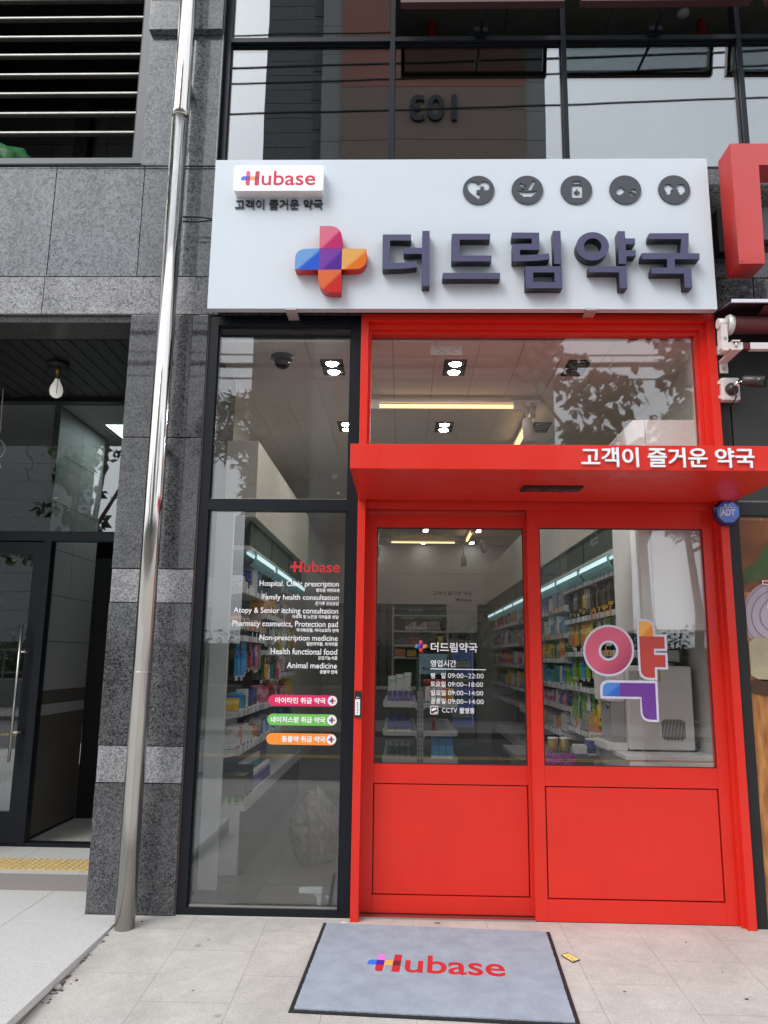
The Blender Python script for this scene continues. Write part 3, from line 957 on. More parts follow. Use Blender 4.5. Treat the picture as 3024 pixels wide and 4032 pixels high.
for k in range(3):
    x = 1.075 + k * 0.117
    MB().lathe([(0.046, 0.0), (0.042, 0.008), (0.03, 0.006), (0.028, -0.002)], (x, -0.478, 2.562), seg=24).build('light_ring', steel_dull if k == 9 else mat('black_ring', (0.02, 0.02, 0.02), 0.25), cl)
    MB().lathe([(0.027, 0.0), (0.0, 0.001)], (x, -0.478, 2.564), seg=20).build('lens', mat('dull_lens', (0.25, 0.25, 0.24), 0.15, metal=0.7), cl)
# push button on the post
TP = (1040, 2680, 4.1475)
pb = thing('push_button_plate', 'black touch switch with a white label on the red door post', 'switch', (0.025, -0.09, 1.26))
x0, x1, z0, z1 = 0.003, 0.045, 1.188, 1.348
MB().box(x0, x1, -0.099, -0.0855, z0, z1, 0.003).build('housing', black, pb)
MB().box(x0 + 0.005, x1 - 0.007, -0.1, -0.0991, z0 + 0.014, z1 - 0.05).build('label_plate', white_vinyl, pb)
for k, ch in enumerate('눌러주세요'):
    zt = z1 - 0.066 - k * 0.0148
    link('lettering', text_mesh(ch, (0.017, 0.0275, zt - 0.0105, zt), -0.1008, 0.0006, 0.02), black, pb)
link('lettering', text_mesh('PUSH', (0.0145, 0.031, z1 - 0.043, z1 - 0.036), -0.0998, 0.0006, 0.03), white_vinyl, pb)

# ================================================================== SIGN
YSG = -0.20
sg = thing('shop_sign', 'big white pharmacy signboard with dark raised letters and a coloured cross', 'sign', (0.67, YSG, 3.86))
MB().box(-1.043, 2.382, YSG, YSG + 0.06, 3.866, 4.987, 0.003).build('board', white_sign, sg)
MB().box(-1.02, 2.36, YSG + 0.06, -0.032, 3.93, 4.93).build('carrier', black, sg)
for x in (-0.51, 1.51):
    b = MB().box(x, x + 0.075, YSG - 0.002, -0.032, 3.858, 3.864).box(x, x + 0.075, YSG - 0.003, YSG - 0.0005, 3.858, 3.872)
    for dx in (0.02, 0.055):
        b.lathe([(0.006, 0), (0.004, -0.003), (0, -0.003)], (x + dx, YSG + 0.03, 3.858), seg=10)
    b.build('bracket', mat('zinc_bracket', (0.5, 0.46, 0.45), 0.4, metal=0.3), sg)
L1, L2, L3 = (1480, 880, 3.072), (1980, 880, 3.072), (2230, 880, 3.072)
YLT = -0.275
def letter(loops, crop):
    me = loops_mesh([pz(crop, lp, YLT) for lp in loops], YLT, 0.072)
    o = link('letter', me, [navy, navy_side], sg)
    for p in me.polygons:
        p.material_index = 0 if p.normal.y < -0.9 else 1
def jamo(parts, crop):
    meshes = [loops_mesh([pz(crop, lp, YLT) for lp in loops], YLT, 0.072) for loops in parts]
    me = join_meshes(meshes)
    o = link('letter', me, [navy, navy_side], sg)
    for p in me.polygons:
        p.material_index = 0 if p.normal.y < -0.9 else 1
    return o
jamo([[[(82, 132), (427, 132), (425, 205), (172, 205), (165, 477), (250, 475), (330, 471), (410, 464), (490, 455), (495, 528), (420, 538), (340, 545), (220, 550), (78, 552)]],
      [[(562, 88), (651, 88), (650, 757), (556, 757), (556, 367), (336, 367), (336, 294), (560, 294)]]], L1)
jamo([[[(920, 123), (1384, 123), (1382, 193), (1013, 195), (1013, 387), (1400, 387), (1397, 458), (917, 458)]],
      [[(808, 597), (1504, 597), (1503, 668), (806, 668)]]], L1)
jamo([[[(112, 108), (440, 110), (441, 318), (208, 318), (208, 380), (310, 380), (400, 376), (480, 370), (556, 361), (566, 432), (500, 442), (420, 450), (300, 455), (120, 457), (118, 247), (350, 243), (350, 180), (112, 180)]],
      [[(605, 88), (697, 88), (710, 487), (622, 487)]],
      [[(272, 518), (714, 518), (720, 782), (280, 782)], [(367, 591), (624, 591), (626, 710), (367, 710)]]], L2)
def ell(cx, cy, rx, ry, n=56):
    return [(cx + rx * math.cos(2 * math.pi * k / n), cy + ry * math.sin(2 * math.pi * k / n)) for k in range(n)]
jamo([[ell(318, 275, 198, 171), ell(319, 274, 106, 96)],
      [[(620, 92), (708, 92), (713, 180), (831, 180), (832, 250), (718, 250), (720, 324), (838, 324), (840, 396), (727, 396), (727, 487), (635, 487)]],
      [[(275, 516), (726, 516), (740, 783), (648, 783), (637, 590), (275, 588)]]], L3)
jamo([[[(1003, 118), (1480, 116), (1480, 240), (1470, 359), (1610, 360), (1612, 430), (1312, 432), (1313, 533), (1510, 536), (1525, 775), (1433, 775), (1423, 605), (1030, 605), (1030, 533), (1222, 533), (1218, 430), (912, 430), (914, 357), (1378, 357), (1390, 188), (1003, 188)]]], L3)
# cross emblem
pink = lin((208, 20, 112)); pinkL = lin((226, 85, 135)); blue = lin((12, 92, 222)); blueL = lin((75, 140, 232))
purple = lin((84, 18, 160)); purpleL = lin((130, 60, 175)); orange = lin((246, 122, 14)); orangeL = lin((246, 155, 62)); redc = lin((214, 26, 20)); redL = lin((228, 75, 45))
_k = lambda c: tuple(v * 0.72 for v in c)
pink, pinkL, blue, blueL, purple, purpleL, orange, orangeL, redc, redL = map(_k, (pink, lin((240, 120, 150)), blue, lin((120, 175, 240)), purple, purpleL, orange, lin((252, 185, 100)), redc, lin((240, 115, 60))))
PET = {'pink': (pinkL, pink), 'blue': (blueL, blue), 'purple': (purple, purple), 'orange': (orangeL, orange), 'red': (redL, redc)}
def petmat(k):
    return gradmat('film_' + k, PET[k][0], PET[k][1], 0, 0.3, 0.0, 0.09) if k != 'purple' else gradmat('film_purple', purpleL, purple, 0, 0.3, 0.0, 0.12)
side_red = mat('cross_return', lin((190, 40, 30)), 0.4)
def cross(crop, Y, depth, parent, scale_fn=None, name='cross_petal'):
    A = [('pink', [(692, 437), (755, 437)] + arc_corner((755, 437), (826, 440), (826, 520)) + [(826, 570), (690, 570)]),
         ('blue', [(545, 695), (545, 640)] + arc_corner((545, 640), (545, 572), (615, 572)) + [(689, 570.5), (687, 696.5)]),
         ('purple', [(690, 571), (825, 571), (820, 695), (687, 696)]),
         ('orange', [(826, 571), (970, 572), (972, 620)] + arc_corner((972, 620), (972, 690), (900, 693)) + [(821, 695)]),
         ('red', [(682, 697), (820, 696), (818, 830), (765, 830)] + arc_corner((765, 830), (683, 828), (682, 745)))]
    for k, lp in A:
        pts = pz(crop, lp, Y)
        if scale_fn:
            pts = [scale_fn(p) for p in pts]
        me = loops_mesh([pts], Y, depth)
        o = link(name, me, [petmat(k), side_red], parent)
        for p in me.polygons:
            p.material_index = 0 if p.normal.y < -0.9 or depth < 0.01 else 1
SGC = (800, 600, 1.508)
cross(SGC, -0.28, 0.075, sg)
_cx = pz(SGC, [(757, 633)], -0.28)[0]
_cw = pz(SGC, [(972, 633)], -0.28)[0][0] - pz(SGC, [(545, 633)], -0.28)[0][0]
def small_cross(cx, cz, w, Y, parent, depth=0.0006):
    cross(SGC, -0.28, depth, parent, lambda p: (cx + (p[0] - _cx[0]) / _cw * w, cz + (p[1] - _cx[1]) / _cw * w), 'cross_print')
    for o in list(parent.children):
        if o.name.startswith('cross_print') and 'placed' not in o:
            o['placed'] = 1
            for v in o.data.vertices:
                v.co.y += Y + 0.28
            del_ = None
# wordmark: two-bar H whose crossbar runs out to the left, then the letters
def wordmark(bx, Y, parent, colours, depth=0.0008, off=0.03):
    x0, x1, z0, z1 = bx
    w, h = x1 - x0, z1 - z0
    def q(px, pz_):
        return (x0 + (px - 200) / 1220 * w, z1 - (pz_ - 175) / 237 * h)
    def piece(lp, m, d=0.0):
        link('wordmark_bar', loops_mesh([[q(*p) for p in lp]], Y - d, depth), m, parent)
    c = colours
    piece([(283, 178), (320, 178)] + arc_corner((320, 178), (352, 180), (352, 215)) + [(351, 262), (280, 262)], c[0])
    piece([(280, 263), (351, 263), (350, 327), (279, 327)], c[1])
    piece([(278, 328), (349, 328), (345, 412), (310, 412)] + arc_corner((310, 412), (277, 410), (277, 375)), c[2])
    piece([(202, 327), (202, 300)] + arc_corner((202, 300), (204, 264), (240, 263)) + [(279.5, 263), (278.5, 327)], c[3])
    piece([(351.5, 264), (429, 264), (427, 326), (350.5, 326)], c[4])
    piece([(435, 180), (503, 180), (500, 263), (430, 263)], c[5])
    piece([(430, 263.5), (500, 263.5), (498, 327), (427, 327)], c[6])
    piece([(427, 327.5), (498, 327.5), (495, 412), (423, 412)], c[5])
    a, b_ = q(538, 412), q(1420, 174)
    link('lettering', text_mesh('ubase', (a[0], b_[0], a[1] - 0.0, b_[1]), Y, depth, off * 0.35), c[5], parent)
wm_red = mat('wordmark_red', lin((200, 45, 60)), 0.4)
wm_cols = [mat('wm_pink', lin((225, 90, 140)), 0.4), mat('wm_purple', lin((125, 50, 170)), 0.4), mat('wm_red2', lin((215, 60, 60)), 0.4), mat('wm_blue', lin((60, 110, 220)), 0.4), mat('wm_orange', lin((245, 160, 90)), 0.4), wm_red, mat('wm_darkred', lin((150, 50, 75)), 0.4)]
SC = (900, 630, 4.1475)
lb = MB()
YB = -0.285
xa, xb, za, zb = box_of(SC, (85, 1548, 90, 500), YB)
lb = loops_mesh([[(xa + 0.02 * (1 - math.cos(a)) if s else xb - 0.02 * (1 - math.cos(a)), z) for s, a, z in
                  [(1, R(90 - k * 15), za + 0.02 * (1 - math.sin(R(90 - (90 - k * 15))))) for k in range(7)] ] if False else
                 [(xa + 0.02, za), (xb - 0.02, za)] + arc_corner((xb - 0.02, za), (xb, za), (xb, za + 0.02)) + [(xb, zb - 0.02)] + arc_corner((xb, zb - 0.02), (xb, zb), (xb - 0.02, zb)) + [(xa + 0.02, zb)] + arc_corner((xa + 0.02, zb), (xa, zb), (xa, zb - 0.02)) + [(xa, za + 0.02)] + arc_corner((xa, za + 0.02), (xa, za), (xa + 0.02, za))], YB, 0.084)
logo_box = link('logo_lightbox', lb, [mat('lightbox_face', (0.80, 0.80, 0.92), 0.35, emit=(0.78, 0.80, 1.0), estr=0.22), mat('lightbox_side', (0.78, 0.77, 0.78), 0.4)], sg)
for p in lb.polygons:
    p.material_index = 0 if p.normal.y < -0.9 else 1
wordmark(box_of(SC, (203, 1418, 176, 411), YB - 0.002), YB - 0.002, logo_box, wm_cols, 0.0018)
link('slogan', text_mesh('고객이 즐거운 약국', box_of(SC, (105, 1540, 640, 800), -0.212), -0.212, 0.0115, 0.006), mat('slogan_charcoal', (0.03, 0.037, 0.04), 0.5), sg)
# five pictogram discs
I1, I2 = (1800, 670, 3.318), (2250, 670, 3.318)
ZI = 4.743
YI = -0.211
holes = {
 0: (I1, [[(275, 190), (262, 172), (245, 157), (222, 146), (200, 142), (175, 144), (152, 155), (137, 172), (130, 192), (131, 225), (142, 255), (160, 283), (210, 328), (245, 352), (278, 378), (300, 350), (300, 310), (253, 306), (255, 258), (303, 256), (305, 213), (350, 213), (352, 262), (408, 262), (420, 240), (423, 215), (418, 185), (405, 163), (385, 149), (355, 142), (328, 147), (305, 158), (288, 172)]]),
 1: (I1, [[(793, 262), (830, 274), (870, 280), (925, 281), (1000, 275), (1043, 262), (1030, 295), (1010, 318), (980, 332), (978, 347), (862, 347), (860, 332), (825, 315), (805, 292)],
          [(990, 135), (1003, 131), (1018, 142), (1017, 160), (965, 262), (935, 264), (914, 245)],
          [(828, 168), (870, 180), (862, 220), (822, 205), (811, 190), (815, 175)],
          [(885, 186), (905, 196), (903, 215), (892, 222), (884, 222)], [(848, 240), (878, 248), (872, 275), (845, 275), (832, 262)]]),
 2: (I1, [[(1518, 140), (1608, 140), (1608, 178), (1517, 178)], [(1512, 192), (1618, 192), (1630, 203), (1636, 220), (1637, 360), (1498, 360), (1495, 220), (1500, 203)],
          [(1554, 250), (1575, 250), (1575, 275), (1600, 275), (1600, 297), (1575, 297), (1574, 315), (1555, 315), (1554, 297), (1530, 297), (1530, 275), (1554, 275)]]),
 3: (I2, [[(642, 212), (705, 272), (655, 315), (635, 323), (612, 322), (592, 312), (583, 292), (586, 262)], [(764, 264), (780, 250), (800, 244), (825, 246), (845, 260), (853, 282), (850, 302)], [(750, 280), (838, 326), (820, 337), (798, 340), (775, 332), (758, 315), (750, 297)]]),
 4: (I2, [[(1212, 222), (1218, 200), (1235, 185), (1265, 180), (1292, 184), (1312, 198), (1324, 220), (1335, 243), (1322, 252), (1302, 256), (1302, 266), (1322, 268), (1320, 284), (1298, 290), (1288, 302), (1288, 320), (1245, 320), (1243, 290), (1222, 268)],
          [(1364, 240), (1378, 215), (1385, 197), (1402, 184), (1428, 180), (1458, 186), (1476, 203), (1486, 228), (1490, 290), (1460, 292), (1455, 318), (1412, 318), (1410, 292), (1380, 282), (1376, 268), (1396, 266), (1394, 254), (1376, 252)]])}
for k, x in enumerate((0.801, 1.137, 1.473, 1.808, 2.142)):
    crop, hl = holes[k]
    me = loops_mesh([circle(x, ZI, 0.108)] + [pz(crop, h, YI) for h in hl], YI, 0.0105)
    link('icon', me, charcoal, sg)

# ================================================================== WINDOW VINYL
A_ = (750, 2000, 2.458)
YV = -0.0075
vl = thing('vinyl_lettering', 'white bilingual list of pharmacy services under a red wordmark on the dark-framed glass', 'lettering', (-0.3, YV, 2.0))
vl_bar = [red_vinyl] * 7
wordmark(box_of(A_, (964, 1447, 516, 624), YV), YV, vl, vl_bar, 0.0008, 0.04)
for s_, bx_, of_ in (("Hospital. Clinic prescription", (668, 1437, 705, 775), 0.008), ("병의원 처방조제", (1217, 1440, 779, 816), 0.02), ("Family health consultation", (697, 1433, 838, 905), 0.008), ("온가족 건강상담", (1208, 1437, 906, 944), 0.02),
        ("Atopy & Senior itching consultation", (418, 1430, 965, 1035), 0.008), ("아토피 및 노인성 가려움증 상담", (987, 1433, 1036, 1073), 0.02), ("Pharmacy cosmetics, Protection pad", (405, 1427, 1093, 1165), 0.008), ("약국화장품, 약국보호대 판매", (1025, 1432, 1167, 1204), 0.02),
        ("Non-prescription medicine", (668, 1425, 1230, 1300), 0.008), ("일반의약품, 의약외품", (1123, 1425, 1299, 1338), 0.02), ("Health functional food", (776, 1420, 1360, 1419), 0.008), ("건강기능식품", (1233, 1422, 1434, 1471), 0.02), ("Animal medicine", (933, 1417, 1497, 1553), 0.008), ("동물약 판매", (1252, 1420, 1569, 1606), 0.02)):
    link('lettering', text_mesh(s_, box_of(A_, bx_, YV), YV, 0.0008, of_), white_vinyl, vl)
for cname, colr, x0, x1, ya, yb, s_, tb, cc in (('pink', lin((218, 40, 95)), 66, 1193, 235, 418, '아이타민 취급 약국', (178, 1005, 275, 375), (1115, 330)),
        ('green', lin((110, 190, 85)), 50, 1185, 545, 733, '네이처스팜 취급 약국', (108, 1000, 587, 690), (1107, 645)),
        ('orange', lin((250, 145, 55)), 35, 1178, 862, 1050, '동물약 취급 약국', (285, 1003, 905, 1007), (1098, 962))):
    X0, X1, Z0, Z1 = box_of(TP, (x0, x1, ya, yb), YV)
    t = thing('window_sticker', cname + ' pill-shaped window sticker with white lettering and a small cross', 'sticker', ((X0 + X1) / 2, YV, (Z0 + Z1) / 2), 'pill-shaped window stickers')
    r_ = (Z1 - Z0) / 2
    zc_ = (Z0 + Z1) / 2
    lp = [(X0 + r_ + r_ * math.cos(R(90 + k * 15)), zc_ + r_ * math.sin(R(90 + k * 15))) for k in range(13)] + [(X1 - r_ + r_ * math.cos(R(-90 + k * 15)), zc_ + r_ * math.sin(R(-90 + k * 15))) for k in range(13)]
    link('film', loops_mesh([lp], YV, 0.0008), mat('film_' + cname + '_pill', colr, 0.4), t)
    link('lettering', text_mesh(s_, box_of(TP, tb, YV - 0.001), YV - 0.001, 0.0007, 0.03), white_vinyl, t)
    c_ = pz(TP, [cc], YV - 0.001)[0]
    link('white_disc', loops_mesh([circle(c_[0], c_[1], r_ * 0.86)], YV - 0.001, 0.0007), white_vinyl, t)
    small_cross(c_[0], c_[1], r_ * 1.1, YV - 0.002, t)

BD = (1420, 2000, 2.107)
YD = YS0 + 0.0125
oh = thing('opening_hours_lettering', 'white opening hours lettering with small coloured cross on the sliding door glass', 'lettering', (0.7, YD, 1.5))
for s_, bx_, of_ in (("더드림약국", (582, 970, 1117, 1197), 0.02), ("영업시간", (580, 792, 1262, 1320), 0.012), ("평", (580, 617, 1368, 1415), 0.015), ("일", (667, 705, 1368, 1414), 0.015), ("09:00~22:00", (725, 1020, 1373, 1413), 0.0),
        ("토요일", (580, 705, 1438, 1485), 0.015), ("09:00~18:00", (725, 1015, 1445, 1484), 0.0), ("일요일", (580, 705, 1510, 1556), 0.015), ("09:00~14:00", (725, 1017, 1516, 1555), 0.0), ("공휴일", (580, 705, 1578, 1625), 0.015), ("09:00~14:00", (725, 1020, 1587, 1626), 0.0),
        ("CCTV", (675, 800, 1660, 1698), 0.0), ("촬영중", (820, 945, 1658, 1706), 0.015)):
    link('lettering', text_mesh(s_, box_of(BD, bx_, YD), YD, 0.0008, of_), white_vinyl, oh)
link('rule_line', loops_mesh([pz(BD, [(577, 1331), (1040, 1339), (1040, 1346), (577, 1338)], YD)], YD, 0.0008), white_vinyl, oh)
def rrect(x0, x1, y0, y1, r):
    return [(x0 + r, y0), (x1 - r, y0)] + arc_corner((x1 - r, y0), (x1, y0), (x1, y0 + r)) + [(x1, y1 - r)] + arc_corner((x1, y1 - r), (x1, y1), (x1 - r, y1)) + [(x0 + r, y1)] + arc_corner((x0 + r, y1), (x0, y1), (x0, y1 - r)) + [(x0, y0 + r)] + arc_corner((x0, y0 + r), (x0, y0), (x0 + r, y0))
link('camera_symbol', loops_mesh([pz(BD, rrect(577, 643, 1642, 1712, 12), YD), pz(BD, rrect(582, 638, 1647, 1707, 8), YD), pz(BD, [(586, 1668), (625, 1655), (630, 1672), (592, 1688)], YD), pz(BD, [(622, 1690), (634, 1690), (634, 1702), (606, 1702), (606, 1696), (622, 1696)], YD)], YD, 0.0008), white_vinyl, oh)
c_ = pz(BD, [(502, 1149)], YD)[0]
small_cross(c_[0], c_[1], 0.078, YD, oh, 0.0006)

# big character sticker on the fixed pane
K_ = (2240, 2400, 3.6065)
YK = YL0 + 0.0125
ks = thing('character_sticker', 'large multicoloured pharmacy character sticker with pale outline on the fixed glass', 'sticker', (1.75, YK, 1.5))
pale = mat('sticker_outline', (0.62, 0.62, 0.74), 0.45)
link('outline', join_meshes([loops_mesh([pz(K_, ell(565, 583, 363, 366), YK), pz(K_, ell(564, 583, 108, 110), YK)], YK, 0.0008),
    loops_mesh([pz(K_, [(957, 130), (1090, 136)] + arc_corner((1090, 136), (1200, 150), (1222, 250)) + [(1225, 352), (1385, 355), (1397, 590), (1240, 592), (1240, 612), (1399, 613), (1410, 852), (1255, 850), (1260, 1003), (1140, 1000)] + arc_corner((1140, 1000), (1000, 990), (990, 850)), YK)], YK, 0.0008),
    loops_mesh([pz(K_, [(450, 1262), (445, 1110)] + arc_corner((445, 1110), (450, 1005), (560, 1003)) + [(1257, 1012), (1283, 1598), (1170, 1595)] + arc_corner((1170, 1595), (1035, 1590), (1020, 1470)) + [(1012, 1270)], YK)], YK, 0.0008)]), pale, ks)
YK2 = YK - 0.0011
def kp(lps, m):
    link('colour_film', loops_mesh([pz(K_, lp, YK2) for lp in lps], YK2, 0.0008), m, ks)
kp([ell(565, 583, 332, 335), ell(564, 583, 142, 144)], gradmat('ring_pink', lin((215, 100, 125)), lin((140, 40, 75)), 0, 0.35, -0.45, 0.5))
kp([[(990, 165), (1105, 168)] + arc_corner((1105, 168), (1185, 180), (1192, 265)) + [(1197, 383), (1000, 380)]], gradmat('k_orange', lin((240, 175, 90)), lin((226, 140, 55)), 0, 0.35, 0.0, 0.15))
kp([[(1000, 381), (1355, 387), (1363, 555), (1207, 555), (1210, 645), (1370, 648), (1375, 820), (1220, 818), (1225, 968), (1140, 968)] + arc_corner((1140, 968), (1030, 960), (1022, 850))], mat('k_red', lin((190, 70, 62)), 0.35))
kp([[(480, 1228), (482, 1130)] + arc_corner((482, 1130), (484, 1040), (575, 1038)) + [(720, 1040), (722, 1235)]], gradmat('k_blue', lin((80, 135, 210)), lin((45, 105, 195)), 0, 0.35, 0.0, 0.15))
kp([[(721, 1040), (1225, 1048), (1250, 1565), (1160, 1563)] + arc_corner((1160, 1563), (1055, 1558), (1045, 1460)) + [(1030, 1240), (723, 1235)]], mat('k_purple', lin((110, 58, 148)), 0.35))

# ================================================================== alarm badge
AD = (2780, 1900, 9.217)
ab = thing('alarm_badge', 'octagonal translucent blue alarm badge on the red post under the canopy', 'badge', (2.38, -0.1, 2.5))
def octo(cx, cz, r):
    return [(cx + r * math.cos(R(22.5 + 45 * k)), cz + r * math.sin(R(22.5 + 45 * k))) for k in range(8)]
cx, cz = 2.384, 2.503
bm_ = bmesh.new()
ra = [bm_.verts.new((x, -0.086, z)) for x, z in octo(cx + 0.005, cz, 0.092)]
rb = [bm_.verts.new((x, -0.115, z)) for x, z in octo(cx + 0.003, cz, 0.092)]
rc = [bm_.verts.new((x, -0.14, z)) for x, z in octo(cx, cz, 0.074)]
for a, d in ((ra, rb), (rb, rc)):
    for k in range(8):
        bm_.faces.new((a[k], a[(k + 1) % 8], d[(k + 1) % 8], d[k]))
bm_.faces.new(rc)
bm_.faces.new(ra[::-1])
bmesh.ops.recalc_face_normals(bm_, faces=list(bm_.faces))
me = bpy.data.meshes.new('shell')
bm_.to_mesh(me)
bm_.free()
o = link('shell', me, [mat('badge_navy', (0.004, 0.006, 0.07), 0.15, coat=0.5), mat('badge_blue', (0.01, 0.10, 0.52), 0.12, coat=0.6, noise=0.5, nscale=25)], ab)
for p in me.polygons:
    p.material_index = 1 if p.normal.y < -0.95 else 0
sil = mat('badge_silver', (0.62, 0.64, 0.72), 0.4)
link('lettering', text_mesh('캡 스', box_of(AD, (645, 925, 772, 872), -0.1415), -0.1415, 0.001, 0.02), sil, ab)
link('lettering', text_mesh('ADT', box_of(AD, (545, 1055, 965, 1200), -0.1415), -0.1415, 0.001, 0.035), sil, ab)
fx = pz(AD, [(515, 900), (1055, 905), (1055, 920), (530, 918), (535, 1260), (520, 1260)], -0.1415)
link('printed_frame', loops_mesh([fx], -0.1415, 0.001), sil, ab)

# ================================================================== neighbour on the right
nb = thing('neighbour_shopfront', 'dark boarded neighbouring shopfront with a food photo banner right of the red portal', 'shopfront', (3.5, 0, 0))
MB().box(2.41, 2.482, -0.05, 0.1, 0.0, 3.60).box(2.482, 4.6, -0.05, 0.1, 2.50, 2.585).box(2.482, 4.6, -0.05, 0.1, 3.45, 3.82).box(2.41, 2.482, -0.03, 0.1, 3.60, 3.82).build('frame', black, nb)
MB().box(2.494, 4.6, -0.045, 0.1, 2.6, 3.45).build('dark_panel', mat('charcoal_panel', (0.022, 0.022, 0.02), 0.5, noise=0.1, nscale=5), nb)
MB().box(2.484, 4.6, -0.052, -0.046, 2.585, 2.597).build('panel_trim', mat('grey_trim', (0.12, 0.12, 0.115), 0.4), nb)
MB().box(4.6, 6.0, -0.03, 0.3, 0, 2.6).build('side_pier', granite, nb)
MB().box(2.49, 4.6, -0.02, 0.08, 0.0, 2.5).build('banner_backing', mat('banner_grey', (0.1, 0.1, 0.1), 0.6), nb)
def banner_mat():
    m = bpy.data.materials.new('food_photo_print')
    m.use_nodes = True
    n = m.node_tree
    b_ = n.nodes['Principled BSDF']
    t = n.nodes.new('ShaderNodeTexCoord')
    mp = n.nodes.new('ShaderNodeMapping')
    mp.inputs['Scale'].default_value = (6, 1, 1.2)
    n.links.new(t.outputs['Object'], mp.inputs[0])
    x = n.nodes.new('ShaderNodeTexNoise')
    x.inputs['Scale'].default_value = 4
    x.inputs['Detail'].default_value = 7
    n.links.new(mp.outputs[0], x.inputs['Vector'])
    r = n.nodes.new('ShaderNodeValToRGB')
    r.color_ramp.elements[0].position = 0.3
    r.color_ramp.elements[0].color = (*tuple(0.75 * v for v in lin((150, 80, 34))), 1)
    r.color_ramp.elements[1].position = 0.72
    r.color_ramp.elements[1].color = (*tuple(0.75 * v for v in lin((226, 164, 96))), 1)
    n.links.new(x.outputs['Fac'], r.inputs[0])
    n.links.new(r.outputs[0], b_.inputs['Base Color'])
    b_.inputs['Roughness'].default_value = 0.35
    return m
bn = MB().box(2.496, 4.55, -0.0235, -0.0205, 0.03, 2.488).build('banner', banner_mat(), nb)
NB = (2760, 1900, 1.844)
def print_on(pts, m, d=0.0):
    link('print', loops_mesh([pts], -0.0245 - d, 0.0008), m, bn)
def clampx(pts):
    return [(max(2.4985, min(4.5, x)), z) for x, z in pts]
print_on(clampx([(2.4, 2.47), (2.9, 2.47), (2.9, 2.0), (2.4, 2.0)]), mat('blurred_brown', tuple(0.75 * v for v in lin((135, 76, 34))), 0.5, noise=0.35, nscale=5), 0.0)
print_on(clampx(pz(NB, [(292, 745), (288, 640), (340, 612), (390, 580), (440, 500), (487, 430), (640, 300), (640, 720), (480, 690), (400, 715)], -0.026)), mat('leek_green', tuple(0.62 * v for v in lin((78, 98, 46))), 0.5, noise=0.5, nscale=12), 0.001)
for k, (r_, c_) in enumerate(((255, (206, 188, 200)), (238, (176, 140, 168)), (232, (214, 197, 210)), (188, (170, 128, 160)), (181, (218, 202, 214)), (128, (178, 132, 162)), (120, (220, 204, 216)), (60, (178, 90, 140)))):
    print_on(clampx(pz(NB, ell(548, 965, r_ * 0.98, r_), -0.0265)), mat('onion_%d' % k, tuple(0.62 * v for v in lin(c_)), 0.5, noise=0.08, nscale=14), 0.0019 + 0.0009 * k)
print_on(clampx(pz(NB, [(318, 1160), (400, 1120), (640, 1150), (640, 1450), (440, 1440), (345, 1400)], -0.03)), mat('bulb_cream', tuple(0.62 * v for v in lin((212, 196, 162))), 0.5, noise=0.25, nscale=7), 0.0095)
print_on(clampx(pz(NB, [(345, 1432), (440, 1428), (640, 1445), (640, 1560), (440, 1545), (352, 1520)], -0.03)), mat('shade_brown', tuple(0.62 * v for v in lin((92, 58, 38))), 0.5, noise=0.3, nscale=9), 0.0095)
p_ = pz(NB, [(445, 710), (487, 712), (560, 712), (520, 900), (480, 915), (498, 745), (446, 740)], -0.036)
print_on(p_, white_vinyl, 0.0115)
p_ = pz(NB, [(453, 716), (487, 718), (552, 718), (514, 900), (488, 908), (506, 739), (453, 734)], -0.0365)
print_on(p_, mat('print_red', lin((185, 25, 35)), 0.4), 0.013)
# raised red letter of the neighbouring sign
rl = thing('neighbour_sign_letter', 'large raised red sign letter cut off beside the white pharmacy sign', 'sign', (2.6, -0.3, 4.1))
N_ = (2780, 500, 2.459)
yl = -0.36
lpz = [(2.475, 4.11), (2.642, 4.11), (2.655, 4.825), (3.15, 4.825), (3.15, 4.985), (2.475, 4.985)]
me = loops_mesh([lpz], yl, 0.2)
link('letter_body', me, mat('sign_red', (0.55, 0.05, 0.045), 0.35, coat=0.3), rl)
MB().box(2.52, 2.60, yl + 0.2, -0.03, 4.36, 4.62).box(2.46, 2.52, -0.12, -0.032, 4.33, 4.66).build('mount', black, rl)
MB().box(2.6, 4.5, -0.12, -0.07, 4.42, 4.66).build('carrier_rail', mat('grey_rail', (0.12, 0.13, 0.145), 0.45), rl)
MB().tube([(2.494, yl - 0.001, 4.125), (2.494, yl - 0.004, 4.125)], 0.004, 8).build('drain_hole', black, rl)
# awning: hood, roller, bracket and square bar
aw = thing('rolled_awning', 'rolled maroon awning with white end bracket under a pale-edged hood', 'awning', (3.2, -0.3, 3.7))
MB().prism_x([(-0.36, 3.838), (-0.36, 3.852), (-0.03, 3.90), (-0.03, 3.886)], 2.405, 4.6).build('hood', mat('hood_maroon', (0.035, 0.016, 0.022), 0.4), aw)
MB().box(2.405, 4.6, -0.374, -0.361, 3.834, 3.856).build('hood_edge', mat('pale_alloy', (0.68, 0.69, 0.78), 0.35), aw)
ry, rz = -0.24, 3.735
maroon = mat('maroon_fabric', (0.085, 0.010, 0.014), 0.7, noise=0.15, nscale=60)
MB().tube([(2.452, ry, rz), (4.6, ry, rz)], 0.058, 32).build('fabric_roll', maroon, aw)
MB().prism_x([(-0.19, 3.775), (-0.185, 3.778), (-0.34, 3.83), (-0.345, 3.826)], 2.62, 4.6).build('valance', maroon, aw)
MB().tube([(2.414, ry, rz + 0.002), (2.452, ry, rz)], 0.062, 32).tube([(2.43, ry, rz), (2.436, ry, rz)], 0.07, 32).build('end_cap', mat('white_alloy', (0.66, 0.64, 0.62), 0.35, metal=0.2), aw)
wal = mat('bracket_white', (0.68, 0.64, 0.62), 0.4)
